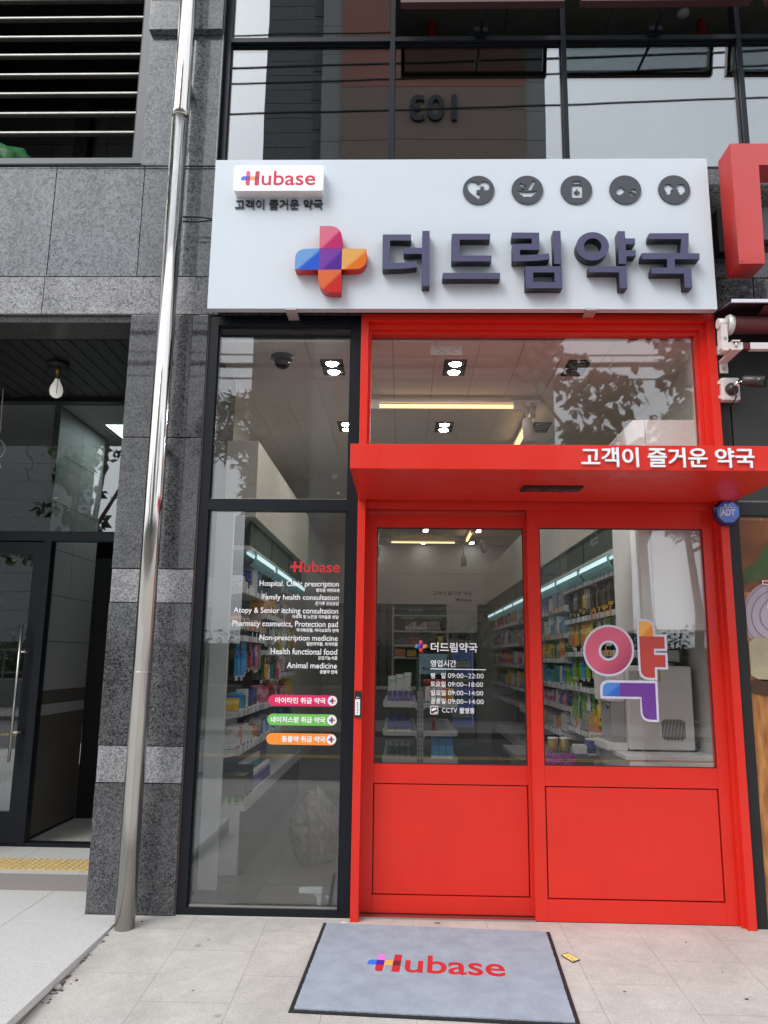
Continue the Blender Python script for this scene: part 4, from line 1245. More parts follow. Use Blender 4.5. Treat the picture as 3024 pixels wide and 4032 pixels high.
MB().tube([(2.352, ry - 0.015, rz + 0.004), (2.412, ry - 0.015, rz + 0.004)], 0.034, 24).prism_x([(ry - 0.046, rz + 0.004), (ry + 0.02, rz), (ry + 0.03, rz - 0.07), (ry + 0.03, rz - 0.19), (ry - 0.04, rz - 0.19), (ry - 0.04, rz - 0.08)], 2.362, 2.402).build('end_bracket', wal, aw)
MB().tube([(2.382, ry - 0.047, rz - 0.105), (2.382, ry - 0.04, rz - 0.105)], 0.01, 10).build('bolt', steel_dull, aw)
MB().box(2.355, 2.498, ry - 0.036, ry + 0.01, 3.556, 3.602, 0.003).box(2.545, 4.6, ry - 0.034, ry + 0.01, 3.556, 3.602, 0.003).build('square_bar', wal, aw)
MB().box(2.499, 2.544, ry - 0.033, ry + 0.008, 3.558, 3.60).build('bar_sleeve', maroon, aw)
MB().box(2.425, 2.475, ry - 0.05, -0.06, 3.604, 3.612).box(2.42, 2.482, ry - 0.05, -0.06, 3.545, 3.553).box(2.425, 2.48, -0.068, -0.055, 3.47, 3.545).box(2.405, 2.47, -0.068, -0.055, 3.60, 3.66).build('clamp_plate', wal, aw)
MB().tube([(2.45, ry - 0.044, 3.553), (2.45, ry - 0.044, 3.604)], 0.006, 8).tube([(2.452, -0.072, 3.50), (2.452, -0.062, 3.50)], 0.013, 10).build('clamp_bolt', steel_dull, aw)
# bullet camera
cc_ = thing('security_camera', 'dark grey bullet security camera on a white junction box beside the red portal', 'camera', (2.48, -0.09, 3.34))
MB().box(2.408, 2.528, -0.12, -0.052, 3.262, 3.42, 0.012).build('junction_box', mat('ivory_plastic', (0.66, 0.64, 0.63), 0.4), cc_)
MB().box(2.395, 2.408, -0.1, -0.07, 3.38, 3.4).box(2.395, 2.408, -0.1, -0.07, 3.28, 3.3).build('box_hinge', MATS['ivory_plastic'], cc_)
gun = mat('gunmetal', (0.05, 0.05, 0.048), 0.35, metal=0.4)
MB().lathe([(0.043, -0.12), (0.043, -0.132), (0.03, -0.142), (0.024, -0.16), (0.0, -0.163)], (2.47, 0, 3.335), 'Y', 28).build('mount_base', gun, cc_)
MB().tube([(2.475, -0.15, 3.345), (2.497, -0.185, 3.362)], 0.018, 16).tube([(2.497, -0.185, 3.362), (2.515, -0.2, 3.362)], 0.008, 12).build('ball_joint', steel, cc_)
MB().tube([(2.512, -0.2, 3.366), (2.518, -0.203, 3.3655), (2.585, -0.245, 3.345), (2.587, -0.246, 3.344), (2.592, -0.249, 3.343), (2.622, -0.268, 3.334)], [0.034, 0.037, 0.037, 0.0355, 0.037, 0.0375], 28).build('body', gun, cc_)
MB().tube([(2.622, -0.268, 3.334), (2.624, -0.2695, 3.3335)], 0.034, 28).build('lens', mat('lens_black', (0.004, 0.004, 0.005), 0.08), cc_)
MB().tube([(2.474, -0.16, 3.305), (2.478, -0.165, 3.27), (2.472, -0.14, 3.245), (2.463, -0.1, 3.235), (2.458, -0.07, 3.20), (2.46, -0.058, 2.95), (2.463, -0.058, 2.6)], 0.0045, 8).build('cable', rubber, cc_)

# ================================================================== doormat, flyer, litter
MA = math.atan(SLOPE)
def on_ground(px, py):
    """pixel -> point on the sloping pavement"""
    d = ray(px, py)
    lo, hi = 0.1, 12.0
    for _ in range(60):
        m_ = (lo + hi) / 2
        p = CAM + d * m_
        if p.z > gz(p.y):
            lo = m_
        else:
            hi = m_
    return CAM + d * hi
mat_c = [on_ground(*q) for q in ((1274, 3637), (2164.6, 3673.6), (1160, 3990))]
mat_c.append(mat_c[1] + (mat_c[2] - mat_c[0]) * 1.0)
dm = thing('doormat', 'grey entrance mat with a black rubber border and red wordmark before the doors', 'mat', mat_c[0])
u_ = (mat_c[1] - mat_c[0])
v_ = (mat_c[2] - mat_c[0])
U = u_.normalized(); V = (v_ - U * v_.dot(U)).normalized()
LU, LV = u_.length, v_.dot(V)
N3 = V.cross(U)
if N3.z < 0:
    N3 = -N3
def matpt(s, t, h):
    return mat_c[0] + U * s + V * t + N3 * h
def mat_slab(name, s0, s1, t0, t1, h0, h1, m, nx=1, ny=1, jit=0.0, parent=dm):
    b_ = bmesh.new()
    g = [[b_.verts.new(matpt(s0 + (s1 - s0) * i / nx + (random.uniform(-jit, jit) if i in (0, nx) else 0), t0 + (t1 - t0) * j / ny + (random.uniform(-jit, jit) if j in (0, ny) else 0), h1)) for i in range(nx + 1)] for j in range(ny + 1)]
    for j in range(ny):
        for i in range(nx):
            b_.faces.new((g[j][i], g[j][i + 1], g[j + 1][i + 1], g[j + 1][i]))
    ext = bmesh.ops.extrude_face_region(b_, geom=list(b_.faces))
    for e in ext['geom']:
        if isinstance(e, bmesh.types.BMVert):
            e.co -= N3 * (h1 - h0)
    bmesh.ops.recalc_face_normals(b_, faces=list(b_.faces))
    me_ = bpy.data.meshes.new(name)
    b_.to_mesh(me_)
    b_.free()
    return link(name, me_, m, parent)
mat_slab('border', 0, LU, 0, LV, 0.001, 0.006, rubber)
pile = mat_slab('pile', 0.022, LU - 0.022, 0.014, LV - 0.022, 0.006, 0.012, mat('grey_carpet', (0.32, 0.365, 0.43), 0.95, spec=0.1, noise=0.17, nscale=7, bump=0.8, bscale=250), 120, 80, 0.0016)
# logo printed in the pile
def mat_project(me_):
    for v in me_.vertices:
        v.co = matpt(v.co.x, v.co.z, 0.0122 - v.co.y)
def pixel_st(px, py):
    p = on_ground(px, py) - mat_c[0]
    return p.dot(U), p.dot(V)
MC = (1000, 3450, 1.185)
wl = pixel_st(1000 + 527 / 1.185, 3450 + 425 / 1.185)
wr = pixel_st(1000 + 1170 / 1.185, 3450 + 440 / 1.185)
wt = pixel_st(1000 + 840 / 1.185, 3450 + 383 / 1.185)[1]
wb = pixel_st(1000 + 860 / 1.185, 3450 + 468 / 1.185)[1]
before = set(bpy.data.objects)
wordmark((wl[0], wr[0], -wb, -wt), 0, dm, [mat('pile_lilac', lin((215, 120, 205)), 0.95), mat('pile_purple', lin((70, 25, 150)), 0.95), mat('pile_red', (0.52, 0.012, 0.02), 0.95), mat('pile_blue', lin((45, 105, 225)), 0.95), mat('pile_orange', lin((240, 165, 70)), 0.95), MATS['pile_red'], mat('pile_maroon', lin((105, 20, 40)), 0.95)], 0.0006, 0.04)
for o in set(bpy.data.objects) - before:
    for v in o.data.vertices:
        v.co = matpt(v.co.x, -v.co.z, 0.0126 - v.co.y)
    o.parent = pile
    o.matrix_parent_inverse = Matrix.Identity(4)
# flyer
FC = (2000, 2950, 1.6201)
fp = [on_ground(2000 + a / 1.6201, 2950 + b_ / 1.6201) for a, b_ in ((385, 1303), (462, 1350), (415, 1367), (337, 1320))]
bm_ = bmesh.new()
g0 = [bm_.verts.new(p + Vector((0, 0, 0.004))) for p in fp]
g1 = [bm_.verts.new(p + Vector((0, 0, 0.0055))) for p in fp]
bm_.faces.new(g1)
bm_.faces.new(g0[::-1])
for k in range(4):
    bm_.faces.new((g0[k], g0[(k + 1) % 4], g1[(k + 1) % 4], g1[k]))
bmesh.ops.recalc_face_normals(bm_, faces=list(bm_.faces))
me = bpy.data.meshes.new('flyer')
bm_.to_mesh(me)
bm_.free()
fy = link('flyer', me, mat('flyer_dark', (0.05, 0.04, 0.03), 0.5))
tag(fy, 'small yellow printed card lying on the paving right of the mat', 'card')
c0 = sum(fp, Vector()) / 4
bm_ = bmesh.new()
vs = [bm_.verts.new(c0 + (p - c0) * 0.88 + Vector((0, 0, 0.0062))) for p in fp]
bm_.faces.new(vs)
bmesh.ops.recalc_face_normals(bm_, faces=list(bm_.faces))
me = bpy.data.meshes.new('print')
bm_.to_mesh(me)
bm_.free()
link('print', me, mat('flyer_yellow', (0.80, 0.62, 0.20), 0.4, noise=0.6, nscale=60), fy)
def pebble(px, py, r, m, label, cat, name, flat=0.4):
    p = on_ground(px, py)
    b_ = bmesh.new()
    bmesh.ops.create_icosphere(b_, subdivisions=2, radius=1)
    for v in b_.verts:
        s_ = r * random.uniform(0.75, 1.2)
        v.co = Vector((v.co.x * s_ * 1.4, v.co.y * s_, v.co.z * s_ * flat))
    me_ = bpy.data.meshes.new(name)
    b_.to_mesh(me_)
    b_.free()
    o_ = link(name, me_, m)
    o_.location = p + Vector((0, 0, r * flat * 0.8))
    tag(o_, label, cat)
pebble(378 / 1.659, 3100 + 1325 / 1.659, 0.017, mat('grey_lump', (0.3, 0.31, 0.3), 0.8), 'crumpled grey scrap of paper against the step riser', 'litter', 'paper_scrap', 0.8)
pebble(1000 + 418 / 1.185, 3450 + 218 / 1.185, 0.016, mat('chewed_white', (0.7, 0.68, 0.64), 0.7), 'flat white scrap on the paving by the foot of the red post', 'litter', 'paper_scrap', 0.15)
pebble(1000 + 855 / 1.185, 3450 + 220 / 1.185, 0.014, mat('grey_patch', (0.16, 0.15, 0.15), 0.8), 'small grey pebble between the door threshold and the mat', 'litter', 'pebble', 0.2)
pebble(1000 + 1325 / 1.185, 3450 + 667 / 1.185, 0.007, mat('dry_leaf', (0.14, 0.08, 0.05), 0.8), 'tiny dry leaf bit on the front edge of the mat', 'litter', 'leaf_scrap', 0.3)
pebble(928 / 1.659, 3100 + 877 / 1.659, 0.005, mat('dark_bit', (0.04, 0.035, 0.03), 0.8), 'tiny dark crumb on the paving right of the drainpipe foot', 'litter', 'crumb', 0.5)

# grit and dry debris caught along the platform riser
gr_ = MB()
drng = random.Random(17)
for k in range(45):
    y_ = drng.choice((-0.5, -0.62, -0.95, -1.02)) + drng.gauss(0, 0.09)
    x_ = -1.372 + abs(drng.gauss(0, 0.022)) + 0.004
    q_ = drng.uniform(0.0015, 0.0045)
    z_ = gz(y_)
    gr_.box(x_ - q_ * drng.uniform(0.6, 2.4), x_ + q_, y_ - q_ * drng.uniform(0.6, 3.0), y_ + q_, z_ + 0.0005, z_ + 0.0005 + q_ * 0.8)
tag(gr_.build('debris', mat('dry_debris', (0.14, 0.095, 0.06), 0.9, noise=0.5, nscale=60)), 'brown grit and dry debris caught along the platform riser', 'debris', kind='stuff')
for k, (px_, py_, r_) in enumerate(((2460, 3905, 0.006), (2940, 3935, 0.008), (2845, 3830, 0.004), (2700, 3610 + 100, 0.005), (760, 3900, 0.005), (820, 3700, 0.004))):
    pebble(px_, py_, r_, MATS['dark_bit'] if k % 2 else MATS['dry_leaf'], ('tiny brown leaf bit near the lower right paving joint', 'dark leaf bit at the far right edge of the paving', 'dark speck on the paving before the right red post', 'dark speck between the flyer and the fixed door panel', 'brown leaf bit on the paving left of the mat', 'dark speck on the paving between drainpipe and mat')[k], 'litter', 'leaf_scrap', 0.3)

# ================================================================== INTERIOR SHELL
CZ = 3.74
b = MB()
for i in range(13):
    for j in range(17):
        b.box(-1.336 + i * 0.31, -1.336 + i * 0.31 + 0.3065, 0.07 + j * 0.6, 0.07 + j * 0.6 + 0.5965, CZ, CZ + 0.02)
ceil_m = mat('ceiling_board', (0.72, 0.68, 0.65), 0.85, noise=0.12, nscale=90)
b.build('shop_ceiling', ceil_m, bld)
MB().box(-1.4, 2.75, 0.065, 10.3, CZ + 0.021, CZ + 0.06).build('ceiling_backing', joint, bld)
MB().box(-1.30, -1.25, 0.065, 10.2, 0, CZ).box(2.42, 2.47, 0.11, 10.2, 0, CZ).build('shop_wall', int_white, bld)
MB().box(-1.30, 2.47, 10.2, 10.25, 0, CZ).build('shop_rear_wall', int_white, bld)
MB().box(-1.25, 2.42, 9.9, 10.2, 2.585, CZ).build('rear_bulkhead', int_white, bld)
MB().box(-1.25, -0.83, 0.72, 4.0, 2.60, 3.2).build('left_bulkhead', int_beige, bld)
MB().box(1.87, 2.42, 0.78, 9.9, 2.60, 3.2).build('right_bulkhead', int_beige, bld)
b = MB()
for i in range(7):
    for j in range(18):
        b.box(-1.25 + i * 0.6, -1.25 + i * 0.6 + 0.597, 0.07 + j * 0.6, 0.07 + j * 0.6 + 0.597, -0.012, 0.0)
b.build('shop_floor', mat('shop_floor_tile', (0.085, 0.083, 0.08), 0.3, noise=0.12, nscale=14), bld)
MB().box(-1.3, 2.47, 0.1, 10.2, -0.05, -0.013).build('floor_backing', joint, bld)
MB().box(-1.25, -0.945, 0.50, 0.54, 0.0, 2.598).build('return_panel', mat('return_white', (0.60, 0.62, 0.60), 0.4), bld)
# front cupboard by the right jamb
cpd = thing('tall_cupboard', 'tall white wall cupboard inside the fixed panel, above the water purifier', 'cupboard', (2.15, 0.4, 1.76))
MB().box(1.885, 2.41, 0.14, 0.775, 1.76, 3.2, 0.002).build('carcass', mat('cupboard_white', (0.84, 0.83, 0.80), 0.35), cpd)
MB().box(1.965, 2.409, 0.118, 0.1395, 1.762, 3.198, 0.002).build('door', MATS['cupboard_white'], cpd)
MB().box(1.886, 1.962, 0.122, 0.1395, 1.762, 3.198, 0.002).build('door', MATS['cupboard_white'], cpd)
MB().box(2.3, 2.41, 0.062, 0.11, 0.9, CZ).build('jamb_lining', int_white, bld)

# ------------------------------------------------------------------ interior lamps
lens_on = mat('lit_lens', (0.9, 0.9, 0.9), 0.5, emit=(1.0, 0.985, 0.95), estr=11)
lens_near = mat('bright_lit_lens', (0.9, 0.9, 0.9), 0.5, emit=(1.0, 0.985, 0.95), estr=95)
lens_mid = mat('mid_lit_lens', (0.9, 0.9, 0.9), 0.5, emit=(1.0, 0.985, 0.95), estr=26)
lens_off = mat('unlit_lens', (0.12, 0.12, 0.12), 0.2, metal=0.5)
ring_m = mat('chrome_ring', (0.5, 0.5, 0.5), 0.25, metal=0.9)
ORD = ['nearest', 'second', 'third', 'fourth', 'fifth', 'sixth', 'seventh']
for ci, x in enumerate((-0.25, 0.68, 1.6)):
    for ri, y in enumerate((0.545, 2.09, 3.64, 5.19, 6.74, 8.17, 9.6)):
        on = not (ci == 2 and ri < 2)
        t = thing('ceiling_downlight', ('lit' if on else 'unlit') + ' twin square ceiling downlight, ' + ORD[ri] + ' from the glass in the ' + ('left', 'middle', 'right')[ci] + ' row', 'downlight', (x, y, CZ), 'twin downlights in the shop ceiling')
        MB().box(x - 0.085, x + 0.085, y - 0.165, y - 0.008, CZ - 0.004, CZ - 0.0005).box(x - 0.085, x + 0.085, y + 0.008, y + 0.165, CZ - 0.004, CZ - 0.0005).build('frame', black, t)
        for dy in (-0.086, 0.086):
            MB().lathe([(0.07, 0), (0.067, -0.006), (0.062, 0.0)], (x, y + dy, CZ - 0.0045), seg=24).lathe([(0.055, 0), (0.052, -0.005), (0.047, 0.0)], (x, y + dy, CZ - 0.0045), seg=24).build('ring', ring_m, t)
            MB().lathe([(0.046, 0), (0.04, -0.008), (0.0, -0.010)], (x, y + dy, CZ - 0.005), seg=20).build('lens', (lens_near if ri < 2 else lens_mid if ri < 4 else lens_on) if on else lens_off, t)
warm = mat('warm_led', (1, 0.85, 0.6), 0.5, emit=(1.0, 0.66, 0.30), estr=1.15)
def linear(x0, y0, x1, y1, lab):
    t = thing('linear_light', lab, 'light', ((x0 + x1) / 2, (y0 + y1) / 2, 3.64), 'warm linear track lights')
    if abs(x1 - x0) > abs(y1 - y0):
        MB().box(x0, x1, y0 - 0.014, y0 + 0.014, 3.634, 3.662, 0.002).build('tube', warm, t)
        MB().box(x0 - 0.07, x0, y0 - 0.02, y0 + 0.02, 3.62, 3.68).box(x1, x1 + 0.07, y0 - 0.02, y0 + 0.02, 3.62, 3.68).build('end_block', white_paint, t)
        MB().box(x0 - 0.09, x1 + 0.22, y0 - 0.018, y0 + 0.018, 3.68, 3.70).build('track', white_paint, t)
    else:
        MB().box(x0 - 0.017, x0 + 0.017, y0, y1, 3.625, 3.662, 0.002).build('tube', warm, t)
        MB().box(x0 - 0.02, x0 + 0.02, y0 - 0.07, y0, 3.62, 3.68).box(x0 - 0.02, x0 + 0.02, y1, y1 + 0.07, 3.62, 3.68).build('end_block', white_paint, t)
        MB().box(x0 - 0.018, x0 + 0.018, y0 - 0.12, y1 + 0.09, 3.68, 3.70).build('track', white_paint, t)
linear(0.09, 1.20, 1.215, 1.20, 'warm linear light running across the ceiling just inside the transom')
linear(1.415, 1.46, 1.415, 2.5, 'warm linear light running away from the transom')
linear(0.08, 9.0, 1.236, 9.0, 'warm linear light across the ceiling at the back of the shop')
linear(1.435, 7.7, 1.435, 8.7, 'warm linear light running towards the back bulkhead')
def spot(x, y, z, tilt, lab):
    t = thing('track_spotlight', lab, 'spotlight', (x, y, 3.68), 'white track spotlights')
    MB().box(x - 0.02, x + 0.02, y - 0.05, y + 0.05, 3.645, 3.68).tube([(x, y, 3.645), (x, y, z + 0.12)], 0.012, 10).build('adaptor', white_paint, t)
    d = Vector((tilt, 0.35, -1)).normalized()
    p = Vector((x, y, z + 0.11))
    MB().tube([p - d * 0.03, p, p + d * 0.17], [0.03, 0.045, 0.05], 20).build('barrel', white_paint, t)
    MB().tube([p + d * 0.171, p + d * 0.173], 0.042, 20).build('lens', lens_off, t)
spot(1.335, 1.22, 3.42, 0.15, 'white cylindrical track spotlight hanging by the end of the near linear light')
spot(1.60, 7.6, 3.34, 0.3, 'white track spotlight hanging near the far right linear light')
spot(1.40, 9.1, 3.30, 0.1, 'white track spotlight at the end of the back linear light')
spot(-0.14, 8.3, 3.34, -0.2, 'white track spotlight seen at the left edge of the sliding door glass')
# ceiling fittings
t = thing('dome_camera', 'dark smoked dome camera on a round base near the shop window head', 'camera', (-0.6, 0.32, CZ))
MB().lathe([(0.085, 0), (0.085, -0.02), (0.07, -0.028), (0.06, -0.03)], (-0.605, 0.33, CZ)).build('base', mat('dome_base', (0.09, 0.09, 0.09), 0.4), t)
MB().lathe([(0.06, 0), (0.058, -0.03), (0.042, -0.055), (0.02, -0.067), (0, -0.07)], (-0.605, 0.33, CZ - 0.03)).build('dome', mat('smoked_dome', (0.02, 0.02, 0.022), 0.06), t)
t = thing('ceiling_mount_plate', 'white perforated mounting plate hanging at the head of the red transom', 'plate', (0.595, 0.12, 3.7))
MB().box(0.483, 0.707, 0.115, 0.122, 3.668, 3.739, 0.001).build('plate', white_paint, t)
b = MB()
for dx, dz in ((0.06, 3.705), (0.075, 3.69), (0.15, 3.705), (0.14, 3.69), (0.05, 3.68), (0.165, 3.682), (0.1, 3.678), (0.04, 3.716), (0.18, 3.716)):
    b.box(0.483 + dx, 0.483 + dx + 0.01, 0.113, 0.1149, dz, dz + 0.004)
b.build('slot_pattern', black, t)
t = thing('ceiling_sensor', 'small white ceiling sensor just in front of the near linear light', 'sensor', (0.365, 1.36, CZ))
MB().lathe([(0.045, 0), (0.04, -0.012), (0.015, -0.016), (0.012, -0.03), (0, -0.031)], (0.365, 1.357, CZ)).build('body', white_paint, t)
t = thing('fire_detector', 'white cone fire detector far back on the ceiling over the left rack', 'detector', (-0.553, 4.124, CZ))
MB().lathe([(0.055, 0), (0.05, -0.02), (0.03, -0.03), (0.026, -0.045), (0, -0.047)], (-0.553, 4.124, CZ)).build('body', white_paint, t)

# ------------------------------------------------------------------ packaging materials
def lcol(c):
    return lin(c)
def pack_mat(name, base, acc, third=None, lo=0.12, hi=0.32):
    if name in MATS:
        return MATS[name]
    third = third or base
    m = bpy.data.materials.new(name)
    m.use_nodes = True
    n = m.node_tree
    bs = n.nodes['Principled BSDF']
    t = n.nodes.new('ShaderNodeTexCoord')
    s = n.nodes.new('ShaderNodeSeparateXYZ')
    n.links.new(t.outputs['Generated'], s.inputs[0])
    rp = n.nodes.new('ShaderNodeValToRGB')
    rp.color_ramp.interpolation = 'CONSTANT'
    e = rp.color_ramp.elements
    e[0].position = 0
    e[0].color = (*acc, 1)
    e[1].position = lo
    e[1].color = (*base, 1)
    for p_, c_ in ((0.55, third), (0.55 + hi, base)):
        x = e.new(p_)
        x.color = (*c_, 1)
    n.links.new(s.outputs['Z'], rp.inputs[0])
    # printed blocks
    mp = n.nodes.new('ShaderNodeMapping')
    mp.inputs['Scale'].default_value = (2.2, 2.2, 9)
    n.links.new(t.outputs['Generated'], mp.inputs[0])
    v = n.nodes.new('ShaderNodeTexVoronoi')
    v.distance = 'CHEBYCHEV'
    v.inputs['Scale'].default_value = 1.6
    n.links.new(mp.outputs[0], v.inputs['Vector'])
    gt = n.nodes.new('ShaderNodeMath')
    gt.operation = 'LESS_THAN'
    gt.inputs[1].default_value = 0.2
    n.links.new(v.outputs['Distance'], gt.inputs[0])
    mx = n.nodes.new('ShaderNodeMix')
    mx.data_type = 'RGBA'
    n.links.new(gt.outputs[0], mx.inputs[0])
    n.links.new(rp.outputs[0], mx.inputs[6])
    mx.inputs[7].default_value = (*[0.5 * a + 0.5 * b_ for a, b_ in zip(acc, (0.05, 0.05, 0.06))], 1)
    n.links.new(mx.outputs[2], bs.inputs['Base Color'])
    bs.inputs['Roughness'].default_value = 0.35
    MATS[name] = m
    return m
W_ = lcol((222, 222, 218))
PK = {
 'white': pack_mat('pack_white', W_, lcol((60, 100, 170))),
 'white and red': pack_mat('pack_white_red', W_, lcol((190, 40, 60)), lcol((220, 150, 160))),
 'white and green': pack_mat('pack_white_green', W_, lcol((70, 150, 120)), lcol((170, 210, 195))),
 'navy': pack_mat('pack_navy', lcol((45, 55, 110)), W_, lcol((60, 80, 160))),
 'sky blue': pack_mat('pack_sky', lcol((70, 165, 220)), lcol((225, 235, 240)), lcol((40, 130, 200))),
 'purple': pack_mat('pack_purple', lcol((120, 105, 165)), W_, lcol((85, 70, 140))),
 'yellow': pack_mat('pack_yellow', lcol((230, 190, 40)), lcol((50, 45, 35)), lcol((240, 215, 110))),
 'black and yellow': pack_mat('pack_black', lcol((45, 45, 45)), lcol((225, 185, 40)), lcol((80, 80, 75))),
 'lime green': pack_mat('pack_lime', lcol((135, 185, 45)), lcol((240, 240, 225)), lcol((90, 150, 40))),
 'dark green': pack_mat('pack_green', lcol((45, 95, 70)), lcol((220, 225, 215))),
 'red': pack_mat('pack_red', lcol((180, 45, 45)), W_, lcol((120, 20, 30))),
 'pink': pack_mat('pack_pink', lcol((205, 90, 130)), W_, lcol((230, 170, 190))),
 'orange': pack_mat('pack_orange', lcol((215, 125, 45)), W_, lcol((235, 180, 90))),
 'teal': pack_mat('pack_teal', lcol((50, 140, 150)), W_),
 'grey': pack_mat('pack_grey', lcol((150, 150, 148)), lcol((90, 90, 95)), lcol((185, 185, 180))),
}
_unit = {}
def unit_mesh(key, m):
    """a carton, a hanging pack or a bottle in a unit box, one mesh per kind and print"""
    k = (key, m.name)
    if k in _unit:
        return _unit[k]
    b_ = MB()
    if key == 'carton':
        b_.box(-.5, .5, -.5, .5, 0, 1, 0.012)
    elif key == 'pack':          # flat blister card with a header fold and a bulge, hung by a slot
        b_.box(-.08, .08, -.5, .5, 0, 0.86, 0.01).box(-.2, .2, -.5, .5, 0.80, 0.97, 0.01)
        b_.box(-.5, -.08, -.34, .34, 0.1, 0.68, 0.05).box(.08, .5, -.34, .34, 0.1, 0.68, 0.05).box(-.06, .06, -.05, .05, 0.97, 1.0)
    else:                        # bottle
        b_.lathe([(0.0, 0), (0.5, 0.0), (0.5, 0.62), (0.42, 0.72), (0.3, 0.76), (0.3, 0.78)], (0, 0, 0), seg=14)
    me_ = bpy.data.meshes.new(key)
    b_.bm.to_mesh(me_)
    b_.bm.free()
    me_.materials.append(m)
    _unit[k] = me_
    return me_
KNAME = {'carton': 'carton', 'pack': 'hanging_pack', 'bottle': 'bottle'}
def item(kind, colour, x, y, z, sx, sy, sz, label, group, rot=0.0):
    o_ = bpy.data.objects.new(KNAME[kind], unit_mesh(kind, PK[colour]))
    COL.objects.link(o_)
    o_.location = (x, y, z)
    o_.scale = (sx, sy, sz)
    o_.rotation_euler.z = rot
    tag(o_, label, KNAME[kind].replace('_', ' '), group)
    return o_
CAP = mat('white_cap', (0.72, 0.72, 0.70), 0.4)
capm = MB().lathe([(0.0, 1.0), (0.34, 1.0), (0.36, 0.97), (0.36, 0.76), (0.3, 0.74)], (0, 0, 0), seg=14)
_cap = bpy.data.meshes.new('cap')
capm.bm.to_mesh(_cap)
capm.bm.free()
_cap.materials.append(CAP)
def bottle(colour, x, y, z, d, h, label, group):
    o_ = item('bottle', colour, x, y, z, d, d, h, label, group)
    c_ = bpy.data.objects.new('cap', _cap)
    COL.objects.link(c_)
    c_.parent = o_
    return o_
NTH = ['first', 'second', 'third', 'fourth', 'fifth', 'sixth', 'seventh', 'eighth', 'ninth', 'tenth', 'eleventh', 'twelfth', 'thirteenth', 'fourteenth', 'fifteenth', 'sixteenth', 'seventeenth', 'eighteenth', 'nineteenth', 'twentieth']
BAYS = ['nearest', 'second', 'third', 'fourth', 'fifth', 'sixth', 'seventh', 'eighth', 'ninth']
shelf_m = mat('shelf_white', (0.60, 0.61, 0.60), 0.35)
shelf_edge = mat('shelf_price_rail', (0.50, 0.52, 0.52), 0.3)
panel_m = mat('rack_back_panel', (0.045, 0.045, 0.043), 0.6)
panel_blue = mat('rack_blue_panel', (0.10, 0.12, 0.26), 0.6)
header_m = mat('header_green', lin((52, 72, 62)), 0.4)
shade_m = mat('light_shade_teal', (0.10, 0.24, 0.22), 0.3, emit=(0.45, 0.85, 0.9), estr=0.05)
tube_m = mat('shelf_tube_glow', (0.9, 1, 1), 0.4, emit=(0.62, 0.9, 0.95), estr=0.55)

